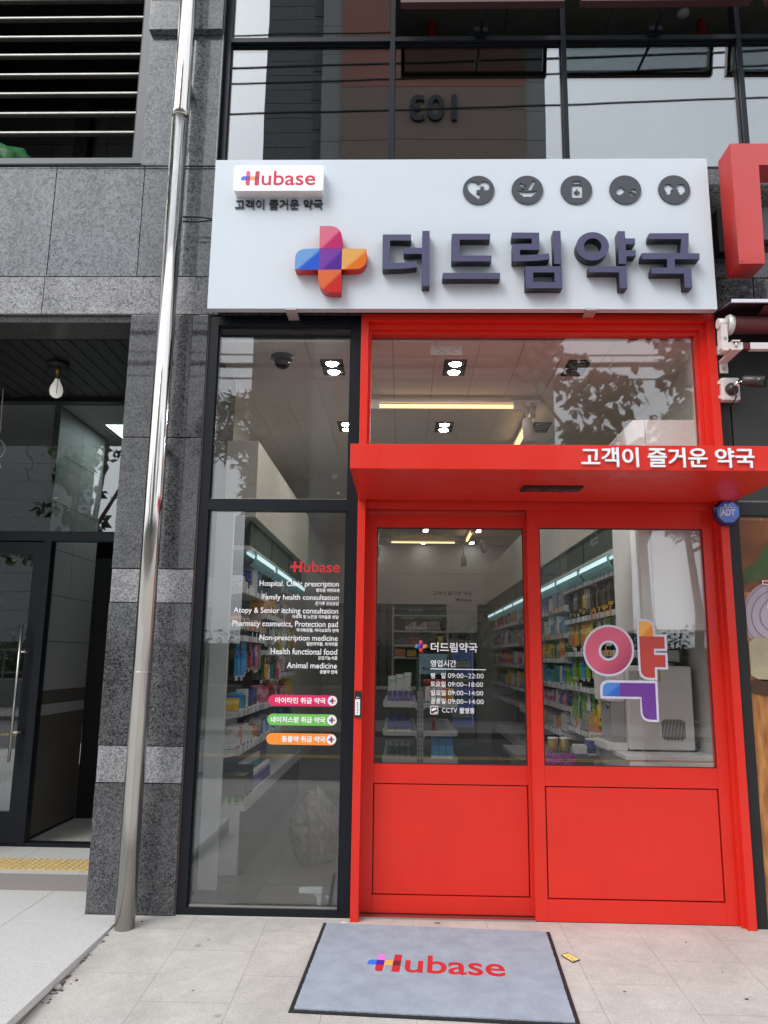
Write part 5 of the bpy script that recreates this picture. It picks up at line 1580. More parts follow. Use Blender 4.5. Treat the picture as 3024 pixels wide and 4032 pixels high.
prng = random.Random(9)
tag_orange = mat('price_tag_orange', lin((200, 120, 40)), 0.5)
def rack(name, label, side, xb, xf, bays, base_x, base_z, headers):
    """wall rack: side -1 stands on the left wall facing right, +1 on the right wall facing left"""
    s = -side                      # direction from the back to the aisle
    t = thing(name, label, 'rack', ((xb + xf) / 2, bays[0][0], 0), 'wall racks of goods')
    lo_, hi_ = (lambda a, c: (min(a, c), max(a, c)))(xb, xb + s * 0.02)
    y0, y1 = bays[0][0], bays[-1][1]
    MB().box(lo_, hi_, y0, y1, 0.05, 2.60).build('back_panel', panel_m, t)
    for (ya, yb, zs) in bays:
        for z in zs:
            d = xf
            a, c = min(xb + s * 0.021, d), max(xb + s * 0.021, d)
            q = MB().box(a, c, ya + 0.004, yb - 0.004, z - 0.022, z)
            # end bracket: tapered plate
            zz = [(xb + s * 0.021, z + 0.012), (d - s * 0.002, z + 0.012), (d - s * 0.002, z - 0.03), (d - s * 0.06, z - 0.042), (xb + s * 0.021, z - 0.075)]
            q.prism(zz, ya - 0.0005, ya + 0.0035)
            for kx in (0.05, 0.085):
                q.lathe([(0.007, 0), (0.0, -0.002)], (d - s * kx, ya - 0.001, z - 0.012), 'Y', 10)
            q.build('shelf', shelf_m, t)
            e = MB().box(min(d, d + s * 0.006), max(d, d + s * 0.006), ya + 0.004, yb - 0.004, z - 0.034, z + 0.012).build('price_rail', shelf_edge, t)
            pb_ = MB()
            yy_ = ya + 0.06
            while yy_ < yb - 0.1:
                w_ = prng.uniform(0.03, 0.07)
                pb_.box(min(d + s * 0.0062, d + s * 0.0075), max(d + s * 0.0062, d + s * 0.0075), yy_, yy_ + w_, z - 0.03, z + prng.choice((0.008, 0.008, 0.045)))
                yy_ += w_ + prng.uniform(0.03, 0.16)
            pb_.build('price_label_print', prng.choice([white_vinyl, tag_orange, white_vinyl]), t)
        zt = 2.40
        MB().box(min(xb, xf + s * 0.03), max(xb, xf + s * 0.03), ya + 0.003, yb - 0.003, zt - 0.03, zt).build('top_shelf', shelf_m, t)
        if headers:
            hx = xf + s * 0.015
            lp = [(ya + 0.02, zt + 0.002), (yb - 0.02, zt + 0.002), (yb - 0.02, zt + 0.19)] + arc_corner((yb - 0.05, zt + 0.30), (yb - 0.02, zt + 0.30), (yb - 0.02, zt + 0.25))[::-1] + arc_corner((ya + 0.10, zt + 0.30), (ya + 0.02, zt + 0.30), (ya + 0.02, zt + 0.20))
            MB().prism_x(lp, min(hx, hx + s * 0.012), max(hx, hx + s * 0.012)).build('header_board', header_m, t)
            # curved lamp shade with a glowing tube
            pr = [(xf + s * 0.06, zt - 0.035), (xf + s * 0.075, zt - 0.07), (xf + s * 0.06, zt - 0.13), (xf + s * 0.03, zt - 0.155), (xf + s * 0.024, zt - 0.15), (xf + s * 0.05, zt - 0.125), (xf + s * 0.065, zt - 0.07), (xf + s * 0.05, zt - 0.037)]
            MB().prism(pr, ya + 0.05, yb - 0.05).build('lamp_shade', shade_m, t)
            MB().tube([(xf - s * 0.0, ya + 0.07, zt - 0.05), (xf - s * 0.0, yb - 0.07, zt - 0.05)], 0.012, 10).build('lamp_tube', tube_m, t)
            MB().box(min(xf + s * 0.0755, xf + s * 0.078), max(xf + s * 0.0755, xf + s * 0.078), ya + 0.07, yb - 0.07, zt - 0.095, zt - 0.06).build('glowing_lip', tube_m, t)
    if base_z:
        a, c = min(xb + s * 0.021, base_x), max(xb + s * 0.021, base_x)
        MB().box(a, c, y0, y1, base_z - 0.04, base_z).build('base_shelf', shelf_m, t)
        MB().box(min(base_x, base_x + s * 0.008), max(base_x, base_x + s * 0.008), y0, y1, base_z - 0.045, base_z + 0.05).build('base_rail', shelf_edge, t)
        MB().box(a + (0.0 if side < 0 else 0.03), c - (0.03 if side < 0 else 0.0), y0, y0 + 0.02, 0.0, base_z - 0.041).build('plinth_end', shelf_m, t)
        MB().box(a, c, y0 + 0.021, y1, 0.0, base_z - 0.041).build('plinth', mat('plinth_shaded', (0.035, 0.034, 0.033), 0.5), t)  # long plinth side coloured dark to stand for the shadow below the shelf
        t.children[-1].location.x = side * 0.12
    return t
def side_text(s_, x, ya, yb, z0, z1, facing, m, parent):
    """lettering on a board that faces the aisle (facing +1: towards +x, -1: towards -x)"""
    me_ = text_mesh(s_, (0, 1, 0, 1), 0, 1, 0.01)
    for v in me_.vertices:
        u, w, h = v.co.x, v.co.z, v.co.y
        v.co = Vector((x + facing * (0.0015 - 0.001 * h), (ya + u * (yb - ya)) if facing > 0 else (yb - u * (yb - ya)), z0 + w * (z1 - z0)))
    if facing > 0:
        pass
    link('lettering', me_, m, parent)
hd_white = mat('header_print', (0.45, 0.5, 0.46), 0.5)
LB = [(0.87, 1.88, (2.067, 1.79, 1.70, 1.136, 0.86)), (1.885, 2.93, (1.92, 1.60, 1.13, 0.86)), (2.935, 4.0, (2.24, 1.93, 1.39, 1.12, 0.855))]
lrk = rack('left_rack', 'long white wall rack of boxes and hanging goods along the left wall', -1, -1.25, -0.92, LB, -0.85, 0.48, True)
MB().box(-1.2285, -1.225, 0.87, 4.0, 0.5, 1.10).build('rack_lining', panel_blue, bld)
RB = [(0.78, 1.81, (2.24, 1.935, 1.625, 1.31)), (1.815, 2.85, (2.24, 1.935, 1.625, 1.31, 0.926)), (2.855, 3.89, (2.08, 1.81, 1.565, 1.30, 1.095, 0.827)), (3.895, 4.93, (2.08, 1.81, 1.565, 1.30, 1.095, 0.827)), (4.935, 6.0, (2.075, 1.775, 1.48, 1.17, 0.90)), (6.005, 7.1, (2.09, 1.78, 1.48, 1.17, 0.94)), (7.105, 8.2, (2.09, 1.78, 1.48, 1.17, 0.94)), (8.205, 9.3, (2.09, 1.78, 1.48, 1.17, 0.94))]
rrk = rack('right_rack', 'long white wall rack of yellow, green and boxed goods along the right wall', 1, 2.36, 1.93, RB, 1.90, 0.42, True)
side_text('계절', -0.9225, 1.15, 1.33, 2.56, 2.62, 1, hd_white, lrk)
side_text('용품', -0.9225, 1.15, 1.33, 2.48, 2.54, 1, hd_white, lrk)
side_text('마스크', 1.9015, 1.28, 1.52, 2.50, 2.60, -1, hd_white, rrk)
rng = random.Random(3)
def fill_boxes(side, xf, ya, yb, z, hmax, cols, where, group, dmin=0.07, dmax=0.13, k0=0):
    s = -side
    y = ya + 0.02
    k = k0
    while True:
        w = rng.uniform(dmin, dmax)
        if y + w > yb - 0.015:
            break
        h = min(hmax, rng.uniform(0.55, 1.0) * hmax)
        d = rng.uniform(0.08, 0.16)
        c = rng.choice(cols)
        item('carton', c, xf - s * (0.02 + d / 2), y + w / 2, z + 0.0005, d, w - 0.004, h, f'{c} carton, {NTH[k]} along {where}', group, rng.uniform(-0.03, 0.03))
        y += w
        k += 1
    return k
def hang(side, xf, ya, yb, ztop, h, cols, where, group, w=0.085, rows=1):
    s = -side
    y = ya + 0.03
    k = 0
    while y + w < yb - 0.02 and k < 20:
        c = cols[k % len(cols)]
        hh = h * rng.uniform(0.85, 1.0)
        item('pack', c, xf - s * rng.uniform(0.04, 0.09), y + w / 2, ztop - hh, 0.035, w * 0.94, hh, f'{c} hanging pack, {NTH[k]} along {where}', group, rng.uniform(-0.18, 0.18))
        y += w + rng.uniform(0.004, 0.02)
        k += 1
# left rack goods
GL = 'goods on the left rack'
LR = "the left rack's "
fill_boxes(-1, -0.93, 0.87, 1.22, 2.067, 0.13, ['white'], LR + 'upper shelf in the nearest bay', GL, 0.13, 0.16)
fill_boxes(-1, -0.93, 1.22, 1.88, 2.067, 0.23, ['purple', 'navy', 'white'], LR + 'upper shelf past the white ones', GL, 0.07, 0.10)
fill_boxes(-1, -0.93, 0.87, 1.88, 1.79, 0.085, ['white', 'white', 'grey', 'orange'], LR + 'low-clearance shelf', GL, 0.07, 0.1)
hang(-1, -0.89, 0.88, 1.26, 1.665, 0.30, ['sky blue'], LR + 'hook rail, blue section', GL, 0.05)
hang(-1, -0.89, 1.26, 1.88, 1.665, 0.26, ['red', 'grey', 'navy', 'pink', 'teal', 'white and red'], LR + 'hook rail, mixed section', GL, 0.06)
fill_boxes(-1, -0.93, 0.87, 1.05, 1.136, 0.12, ['yellow'], LR + 'waist shelf near the glass', GL, 0.11, 0.12)
fill_boxes(-1, -0.93, 1.05, 1.88, 1.136, 0.17, ['sky blue', 'teal', 'white', 'navy'], LR + 'waist shelf in the nearest bay', GL)
fill_boxes(-1, -0.93, 0.87, 1.88, 0.86, 0.17, ['white', 'white', 'orange', 'white and red'], LR + 'knee shelf in the nearest bay', GL, 0.06, 0.085)
fill_boxes(-1, -0.93, 1.885, 2.93, 1.92, 0.2, ['grey', 'white', 'dark green', 'orange'], LR + 'upper shelf in the second bay', GL)
hang(-1, -0.89, 1.9, 2.93, 1.88, 0.25, ['grey', 'white and green', 'dark green', 'pink'], LR + 'upper shelf in the second bay', GL, 0.08)
hang(-1, -0.89, 1.9, 2.93, 1.56, 0.26, ['dark green', 'red', 'yellow', 'pink', 'white and red', 'teal'], LR + 'middle shelf in the second bay', GL, 0.07)
fill_boxes(-1, -0.93, 1.885, 2.93, 1.13, 0.19, ['pink', 'pink', 'white and red', 'red'], LR + 'waist shelf in the second bay', GL, 0.09, 0.12)
fill_boxes(-1, -0.93, 1.885, 2.93, 0.86, 0.2, ['navy', 'white', 'grey', 'sky blue'], LR + 'knee shelf in the second bay', GL)
fill_boxes(-1, -0.93, 2.935, 4.0, 2.24, 0.12, ['white', 'navy', 'dark green'], LR + 'top goods shelf in the far bay', GL, 0.1, 0.16)
fill_boxes(-1, -0.93, 2.935, 4.0, 1.93, 0.24, ['grey', 'white', 'orange', 'yellow'], LR + 'second shelf in the far bay', GL, 0.09, 0.14)
hang(-1, -0.89, 2.95, 4.0, 1.88, 0.3, ['yellow', 'white', 'grey', 'orange'], LR + 'second shelf in the far bay', GL, 0.11)
fill_boxes(-1, -0.93, 2.935, 4.0, 1.39, 0.22, ['grey', 'white', 'white'], LR + 'middle shelf in the far bay', GL, 0.1, 0.14)
fill_boxes(-1, -0.93, 2.935, 4.0, 1.12, 0.2, ['red', 'white and red', 'pink', 'yellow'], LR + 'waist shelf in the far bay', GL, 0.1, 0.14)
fill_boxes(-1, -0.93, 2.935, 4.0, 0.855, 0.2, ['navy', 'sky blue', 'navy'], LR + 'knee shelf in the far bay', GL, 0.1, 0.14)
for k in range(10):
    bottle('purple', -0.93, 1.48 + k * 0.09, 0.4805, 0.062, 0.15, f'white-capped purple bottle, {NTH[k]} from the window in the front base row', 'bottles on the left base shelf')
for k in range(9):
    bottle('teal', -1.03, 1.52 + k * 0.1, 0.4805, 0.07, 0.22, f'taller white-capped teal bottle, {NTH[k]} from the window in the rear base row', 'bottles on the left base shelf')
cr_ = thing('bottle_crate', 'black display carton with a cut-away front holding small green bottles by the glass', 'crate', (-0.97, 1.0, 0.48))
MB().box(-1.14, -0.862, 0.90, 0.905, 0.53, 0.68).box(-1.14, -0.862, 1.255, 1.26, 0.4815, 0.72).box(-0.866, -0.861, 0.905, 1.255, 0.56, 0.68).box(-1.145, -1.14, 0.90, 1.26, 0.4815, 0.72).build('carton', mat('crate_black', (0.02, 0.03, 0.022), 0.5), cr_)
MB().box(-1.14, -0.862, 0.906, 1.254, 0.655, 0.66).build('lid_print', mat('crate_green', (0.12, 0.2, 0.08), 0.5, noise=0.4, nscale=30), cr_)
for k in range(5):
    for j in range(2):
        bottle('lime green', -1.105 + k * 0.053, 0.93 + j * 0.06, 0.482, 0.046, 0.12, f'small green bottle, {NTH[k]} from the wall, {("front", "rear")[j]} row of the black carton', 'small bottles in the black carton')
# right rack goods
GRR = 'goods on the right rack'
RR = "the right rack's "
hang(1, 1.92, 1.15, 1.81, 2.215, 0.24, ['black and yellow', 'yellow', 'black and yellow', 'black and yellow'], RR + 'top shelf, nearest bay', GRR, 0.085)
hang(1, 1.92, 1.82, 2.84, 2.215, 0.24, ['black and yellow', 'grey', 'yellow', 'black and yellow', 'dark green'], RR + 'top shelf, second bay', GRR, 0.085)
hang(1, 1.92, 1.12, 1.81, 1.91, 0.25, ['grey', 'lime green', 'grey', 'yellow'], RR + 'second shelf, nearest bay', GRR, 0.09)
hang(1, 1.92, 1.82, 2.84, 1.91, 0.26, ['yellow', 'yellow', 'yellow', 'orange', 'grey'], RR + 'second shelf, second bay', GRR, 0.085)
hang(1, 1.92, 0.95, 1.81, 1.60, 0.25, ['lime green', 'white', 'grey', 'lime green', 'lime green'], RR + 'third shelf, nearest bay', GRR, 0.085)
hang(1, 1.92, 1.82, 2.84, 1.60, 0.25, ['lime green', 'white', 'lime green', 'lime green', 'sky blue'], RR + 'third shelf, second bay', GRR, 0.085)
hang(1, 1.92, 1.05, 1.81, 1.285, 0.33, ['lime green', 'white', 'yellow', 'lime green'], RR + 'fourth shelf, nearest bay', GRR, 0.085)
hang(1, 1.92, 1.82, 2.84, 1.285, 0.33, ['lime green', 'dark green', 'white', 'lime green'], RR + 'fourth shelf, second bay', GRR, 0.085)
fill_boxes(1, 1.93, 1.82, 2.85, 0.926, 0.2, ['white', 'grey', 'white', 'orange'], RR + 'bottom shelf, second bay', GRR)
names6 = ('top', 'second', 'third', 'fourth', 'fifth', 'sixth')
for bi in (2, 3):
    ya, yb, zs = RB[bi]
    cols = [['navy', 'grey', 'purple', 'white'], ['sky blue', 'white', 'teal', 'grey'], ['orange', 'yellow', 'grey', 'dark green'], ['teal', 'sky blue', 'lime green', 'white'], ['pink', 'white', 'navy', 'white and red', 'pink'], ['white', 'grey', 'white', 'orange']]
    for si, z in enumerate(zs):
        gap = (zs[si - 1] - z - 0.05) if si else 0.25
        fill_boxes(1, 1.93, ya, yb, z, min(0.24, gap), cols[si], RR + names6[si] + ' shelf, ' + BAYS[bi] + ' bay', GRR, 0.08, 0.15)
for bi in (4, 5, 6, 7):
    ya, yb, zs = RB[bi]
    for si, z in enumerate(zs[:4]):
        fill_boxes(1, 1.93, ya, yb, z, 0.24, [['white', 'red', 'grey', 'navy', 'orange'], ['white', 'white and red', 'grey', 'purple'], ['orange', 'grey', 'white', 'pink'], ['grey', 'lime green', 'white', 'yellow']][si], RR + names6[si] + ' shelf, ' + BAYS[bi] + ' bay', GRR, 0.13, 0.26)
# bright crinkled snack bags clipped at the shelf end
for k, (c, dx, dz) in enumerate((('yellow', 0.0, 0.0), ('red', 0.04, -0.02), ('pink', 0.08, -0.05), ('navy', 0.05, -0.20))):
    item('pack', c, 1.86 + dx, 1.06 - 0.03 * k, 1.10 + dz, 0.06, 0.10, 0.22 if k < 3 else 0.12, f'{c} crinkled bag clipped in the cluster at the near end of the right rack', 'clipped bags at the rack end', 1.1 + 0.2 * k)
# ------------------------------------------------------------------ water purifier corner
ct = thing('counter', 'white counter under the water purifier inside the fixed glass', 'counter', (2.1, 0.7, 0))
MB().box(1.80, 2.415, 0.36, 1.55, 0.905, 0.932, 0.002).build('top', mat('counter_top', (0.82, 0.82, 0.80), 0.35), ct)
MB().box(1.83, 2.41, 0.375, 1.5, 0.0, 0.904).build('cabinet', mat('counter_white', (0.80, 0.80, 0.79), 0.4), ct)
wp = thing('water_purifier', 'big white water purifier with taps and a slotted vent on the counter', 'water purifier', (2.1, 0.8, 0.93))
wpm = mat('purifier_white', (0.88, 0.87, 0.86), 0.3)
Y6 = 0.62
def rb(b4, Y):
    return box_of((2080, 2000, 2.0738), b4, Y)
x0, x1, z0, z1 = rb((812, 1350, 1290, 1970), Y6)
MB().box(x0, x1, Y6, Y6 + 0.42, 0.942, z1, 0.015).build('body', wpm, wp)
for k in range(2):
    MB().box(x0 + 0.05 + k * 0.4, x0 + 0.09 + k * 0.4, Y6 + 0.03, Y6 + 0.36, 0.9325, 0.9415).build('foot', black, wp)
vx0, vx1, vz0, vz1 = rb((1090, 1285, 1727, 1898), Y6)
b = MB()
n_ = 17
for k in range(n_):
    t_ = (k + 0.5) / n_
    xx = vx0 + (vx1 - vx0) * t_
    e_ = abs(2 * t_ - 1)
    hh = (vz1 - vz0) / 2 * (1 - 0.28 * max(0, (e_ - 0.6) / 0.4) ** 2)
    zc_ = (vz0 + vz1) / 2
    b.box(xx - 0.0028, xx + 0.0028, Y6 - 0.0012, Y6 - 0.0002, zc_ - hh, zc_ + hh)
b.build('vent_slot_pattern', black, wp)
lx0, lx1, lz0, lz1 = rb((640, 815, 1290, 1960), Y6 + 0.1)
MB().box(lx0 + 0.02, x0 - 0.001, Y6 + 0.06, Y6 + 0.36, 0.955, z1 - 0.005, 0.008).build('dispensing_column', mat('column_grey', (0.42, 0.42, 0.42), 0.4), wp)
MB().box(lx0 - 0.03, x0 - 0.001, Y6 + 0.02, Y6 + 0.39, 0.933, 0.985, 0.008).build('drip_tray', wpm, wp)
MB().box(lx0 - 0.02, x0 - 0.002, Y6 + 0.04, Y6 + 0.37, 1.27, z1, 0.01).build('tap_housing', wpm, wp)
for k in range(2):
    MB().tube([(lx0 + 0.02 + k * 0.05, Y6 + 0.12, 1.27), (lx0 + 0.02 + k * 0.05, Y6 + 0.12, 1.215)], 0.014, 12).build('tap', steel, wp)
MB().prism([(lx0 + 0.05, 1.42), (lx0 + 0.11, 1.42), (lx0 + 0.17, 1.30), (lx0 + 0.16, 1.22), (lx0 + 0.14, 1.26)], Y6 + 0.02, Y6 + 0.035).build('lever', wpm, wp)
xx0, xx1, zz0, zz1 = rb((822, 905, 1330, 1420), Y6)
MB().box(xx0, xx1, Y6 - 0.002, Y6 - 0.0003, zz0, zz1).build('instruction_label', mat('label_grey', (0.5, 0.5, 0.49), 0.5, noise=0.3, nscale=60), wp)
xx0, xx1, zz0, zz1 = rb((1055, 1080, 1328, 1418), Y6)
MB().box(xx0, xx1, Y6 - 0.002, Y6 - 0.0003, zz0, zz1).build('yellow_label', mat('label_yellow', (0.62, 0.55, 0.25), 0.5), wp)
xx0, xx1, zz0, zz1 = rb((1085, 1225, 1075, 1265), 0.9)
tb = thing('tablet', 'dark tablet screen in a white frame standing on the water purifier', 'tablet', ((xx0 + xx1) / 2, 0.9, zz0))
MB().box(xx0, xx1, 0.9, 0.915, zz0 - 0.02, zz1, 0.004).build('case', wpm, tb)
MB().box(xx0 + 0.012, xx1 - 0.012, 0.8985, 0.8999, zz0, zz1 - 0.012).build('screen', mat('dark_screen', (0.012, 0.018, 0.014), 0.15), tb)
b = MB()
pts = [at(2080 + a / 2.0738, 2000 + c / 2.0738, 0.85) for a, c in ((1222, 1212), (1270, 1222), (1310, 1250), (1330, 1290), (1332, 1330))]
o = b.tube(pts, 0.004, 8).build('tablet_cable', rubber)
tag(o, 'thin black cable arching from the tablet down behind the water purifier', 'cable')
pts = [at(2080 + a / 2.0738, 2000 + c / 2.0738, 0.7) for a, c in ((1355, 1740), (1395, 1755), (1430, 1800), (1442, 1860), (1440, 1920), (1430, 1985))]
hp = MB().tube(pts, 0.006, 10).build('water_hose', wpm)
tag(hp, 'white water hose looping down beside the purifier', 'hose')
pts = [at(2080 + a / 2.0738, 2000 + c / 2.0738, 0.7) for a, c in ((1370, 1935), (1400, 1925), (1440, 1925))]
MB().tube(pts, 0.007, 10).tube([pts[1] + Vector((0, 0, -0.01)), pts[1] + Vector((0, 0, -0.03))], 0.014, 10).build('valve', mat('dark_valve', (0.05, 0.05, 0.05), 0.4), hp)
# jars and orchid low in the fixed pane
for k, a in enumerate(((160, 245, 1872, 1990), (256, 336, 1872, 1990))):
    X0, X1, Z0, Z1 = rb(a, 1.25)
    r_ = (X1 - X0) / 2
    t = thing('jar', ('left' if k == 0 else 'right') + ' of two golden jars with white lids behind the orchid', 'jar', ((X0 + X1) / 2, 1.25, Z0), 'golden jars on the low stand')
    MB().lathe([(0, 0), (r_ * 0.95, 0), (r_, 0.01), (r_, (Z1 - Z0) * 0.84), (r_ * 0.8, (Z1 - Z0) * 0.88)], ((X0 + X1) / 2, 1.25, Z0)).build('body', mat('golden_jar', (0.30, 0.19, 0.05), 0.25, noise=0.3, nscale=30), t)
    MB().lathe([(r_ * 0.98, (Z1 - Z0) * 0.86), (r_ * 1.02, (Z1 - Z0) * 0.88), (r_ * 1.02, Z1 - Z0), (0, Z1 - Z0)], ((X0 + X1) / 2, 1.25, Z0)).build('lid', white_paint, t)
    stz = Z0
st = thing('display_stand', 'low dark display stand with jars and boxes behind the red panel', 'stand', (1.45, 1.2, 0))
MB().box(1.15, 1.78, 1.0, 1.7, stz - 0.03, stz - 0.001).build('top', mat('stand_top', (0.12, 0.11, 0.10), 0.5), st)
MB().box(1.2, 1.75, 1.05, 1.65, 0.0, stz - 0.031).build('body', mat('stand_body', (0.10, 0.10, 0.10), 0.5), st)
orc = thing('orchid', 'potted orchid with magenta flowers at the bottom corner of the fixed glass', 'plant', (1.32, 0.75, 0.6))
op = rb((150, 380, 2000, 2100), 0.75)
pr_ = random.Random(5)
b = bmesh.new()
for k in range(26):
    c = Vector((pr_.uniform(op[0], op[1]), 0.75 + pr_.uniform(-0.08, 0.08), pr_.uniform(op[2], op[3]) - 0.01))
    nrm = Vector((pr_.uniform(-0.5, 0.5), -1, pr_.uniform(-0.2, 0.7))).normalized()
    u1 = nrm.orthogonal().normalized()
    w1 = nrm.cross(u1)
    for p in range(5):
        a = 2 * math.pi * p / 5 + pr_.random()
        d = u1 * math.cos(a) + w1 * math.sin(a)
        e = nrm.cross(d)
        L_ = pr_.uniform(0.022, 0.032)
        vs = [b.verts.new(c + d * 0.002), b.verts.new(c + d * L_ * 0.5 + e * L_ * 0.42 + nrm * 0.004), b.verts.new(c + d * L_ - nrm * 0.004), b.verts.new(c + d * L_ * 0.5 - e * L_ * 0.42 + nrm * 0.004)]
        b.faces.new(vs)
me = bpy.data.meshes.new('flower_petals')
b.to_mesh(me)
b.free()
link('blossom', me, mat('magenta_petal', (0.33, 0.015, 0.30), 0.5, noise=0.3, nscale=40), orc)
MB().tube([(1.30, 0.78, 0.62), (1.29, 0.77, 0.78), (1.31, 0.75, op[3] - 0.02)], 0.004, 6).tube([(1.32, 0.78, 0.62), (1.36, 0.77, 0.80), (1.38, 0.75, op[3] - 0.03)], 0.004, 6).build('stem', mat('orchid_green', (0.06, 0.12, 0.03), 0.5), orc)
MB().lathe([(0, 0), (0.06, 0), (0.08, 0.14), (0.07, 0.14)], (1.31, 0.78, 0.5)).build('pot', white_paint, orc)
for k, (a, c) in enumerate((((375, 470, 2050, 2100), 'white'), ((475, 545, 2030, 2095), 'navy'))):
    X0, X1, Z0, Z1 = rb(a, 1.1)
    item('carton', c, (X0 + X1) / 2, 1.1, stz - 0.0005, X1 - X0, 0.12, 0.07 + 0.03 * k, f'{c} flat carton on the low display stand beside the orchid', 'cartons on the low stand')

# ------------------------------------------------------------------ island gondola seen through the sliding door
YG = 3.5
def db(b4, Y):
    return box_of(BD, b4, Y)
ig = thing('island_gondola', 'white island shelving unit seen end-on through the sliding door', 'shelving', (0.5, YG, 0))
MB().box(0.462, 0.495, YG, YG + 0.05, 0, 1.21).box(0.498, 0.53, YG, YG + 0.05, 0, 1.21).build('post', mat('post_grey', (0.34, 0.35, 0.36), 0.4), ig)
b = MB()
for k in range(22):
    for dx in (0.478, 0.514):
        b.box(dx - 0.004, dx + 0.004, YG - 0.0015, YG - 0.0003, 0.08 + k * 0.05, 0.105 + k * 0.05)
b.build('slot_pattern', black, ig)
MB().box(0.48, 0.512, YG + 0.05, YG + 1.9, 0.1, 1.2).build('spine_panel', panel_m, ig)
for zt in (1.085, 0.79, 0.51, 0.2):
    for xa, xb, dr in ((0.095, 0.46, -1), (0.532, 0.897, 1)):
        xo, xi = (xa, xb) if dr < 0 else (xb, xa)
        b = MB().box(xa, xb, YG + 0.003, YG + 1.9, zt - 0.02, zt)
        b.prism([(xi, zt + 0.005), (xo - dr * 0.03, zt + 0.005), (xo, zt + 0.02), (xo + dr * 0.002, zt - 0.035), (xo - dr * 0.03, zt - 0.05), (xi - (-dr) * 0.0, zt - 0.05), (xi, zt - 0.075)] if False else
                [(xi, zt + 0.006), (xo - dr * 0.02, zt + 0.006), (xo, zt + 0.026), (xo, zt - 0.03), (xo - dr * 0.015, zt - 0.045), (xi + dr * 0.02, zt - 0.045), (xi, zt - 0.075)], YG - 0.002, YG + 0.002)
        for kx in (0.04, 0.18, 0.33):
            b.lathe([(0.008, 0), (0, -0.002)], (xi + dr * kx, YG - 0.0025, zt - 0.02), 'Y', 10)
        b.build('shelf', shelf_m, ig)
GI = 'goods on the island shelves'
for k in range(5):
    item('carton', 'purple', 0.165 + k * 0.058, YG + 0.09, 1.086, 0.05, 0.1, 0.125, f'dark purple carton, {NTH[k]} from the left in the front row of the island shelf', GI)
for k in range(3):
    item('carton', 'white', 0.19 + k * 0.08, YG + 0.28, 1.086, 0.075, 0.14, 0.2 + 0.03 * k, f'white carton, {NTH[k]} from the left in the second row of the island shelf', GI)
for k in range(3):
    item('carton', 'white and green', 0.18 + k * 0.09, YG + 0.5, 1.086, 0.085, 0.16, 0.27 + 0.02 * k, f'pale green carton, {NTH[k]} from the left in the rear row of the island shelf', GI)
for k in range(3):
    item('carton', 'navy', 0.185 + k * 0.087, YG + 0.12, 0.791, 0.078, 0.12, 0.10, f'blue carton, {NTH[k]} of three on the left middle island shelf', GI)
    item('carton', 'navy', 0.185 + k * 0.08, YG + 0.3, 0.791, 0.072, 0.12, 0.17, f'navy carton, {NTH[k]} in the rear of the left middle island shelf', GI)
for k in range(4):
    bottle('dark green', 0.18 + k * 0.065, YG + 0.25, 0.511, 0.058, 0.14, f'dark green bottle, {NTH[k]} from the left on the lower left island shelf', GI)
for k in range(2):
    bottle('red', 0.2 + k * 0.12, YG + 0.12, 0.201, 0.1, 0.22, f'white-capped red jar, {NTH[k]} from the left on the bottom island shelf', GI)
for k, c in enumerate(('white', 'white and green', 'white', 'orange', 'yellow')):
    item('carton', c, 0.575 + k * 0.063, YG + 0.1, 1.086, 0.056, 0.12, (0.17, 0.16, 0.165, 0.15, 0.15)[k], f'{c} carton, {NTH[k]} from the post on the upper right island shelf', GI)
for k, c in enumerate(('red', 'red', 'pink', 'pink')):
    item('carton', c, 0.57 + k * 0.062, YG + 0.32, 1.086, 0.058, 0.1, 0.24, f'{c} carton, {NTH[k]} from the post in the rear row of the right island shelf', GI)
for k in range(3):
    item('carton', 'sky blue', 0.655 + k * 0.078, YG + 0.1, 0.511, 0.074, 0.1, 0.235, f'tall sky blue carton, {NTH[k]} of three on the lower right island shelf', GI)
sd_ = thing('acrylic_sign_stand', 'narrow dark green acrylic stand upright on the island post', 'sign stand', (0.45, YG, 1.2))
MB().box(0.448, 0.488, YG + 0.02, YG + 0.03, 1.22, 1.53).build('board', mat('acrylic_green', (0.03, 0.07, 0.05), 0.2), sd_)
MB().box(0.489, 0.494, YG + 0.015, YG + 0.035, 1.21, 1.53).build('pale_edge', white_paint, sd_)

# ------------------------------------------------------------------ rear of the shop
YR = 9.7
rr = thing('rear_rack', 'white rear rack of medicine under a green header at the back of the shop', 'rack', (0.64, YR, 0))
x0, x1, z0, z1 = db((275, 712, 830, 1240), YR)
MB().box(x0, x1, YR + 0.15, YR + 0.18, 0.0, z1).build('back_panel', mat('rear_green_panel', (0.06, 0.09, 0.07), 0.6), rr)
MB().box(x0 - 0.03, x0, YR - 0.15, YR + 0.18, 0.0, z1).box(x1, x1 + 0.03, YR - 0.15, YR + 0.18, 0.0, z1).build('upright', shelf_m, rr)
SZ = []
for yy in (887, 1018, 1142, 1240):
    q = pz(BD, [(490, yy)], YR - 0.15)[0]
    SZ.append(q[1])
    MB().box(x0, x1, YR - 0.15, YR + 0.15, q[1] - 0.03, q[1]).build('shelf', shelf_m, rr)
hx0, hx1, hz0, hz1 = db((288, 700, 822, 880), YR - 0.16)
MB().box(hx0, hx1, YR - 0.17, YR - 0.155, hz0, hz1).build('header_board', mat('rear_header_green', (0.035, 0.11, 0.075), 0.4), rr)
link('lettering', text_mesh('약사상담약', db((400, 515, 838, 868), YR - 0.172), YR - 0.172, 0.001, 0.015), mat('header_letter', (0.45, 0.5, 0.46), 0.5), rr)
px0, px1, pz0_, pz1 = db((315, 680, 897, 925), YR - 0.18)
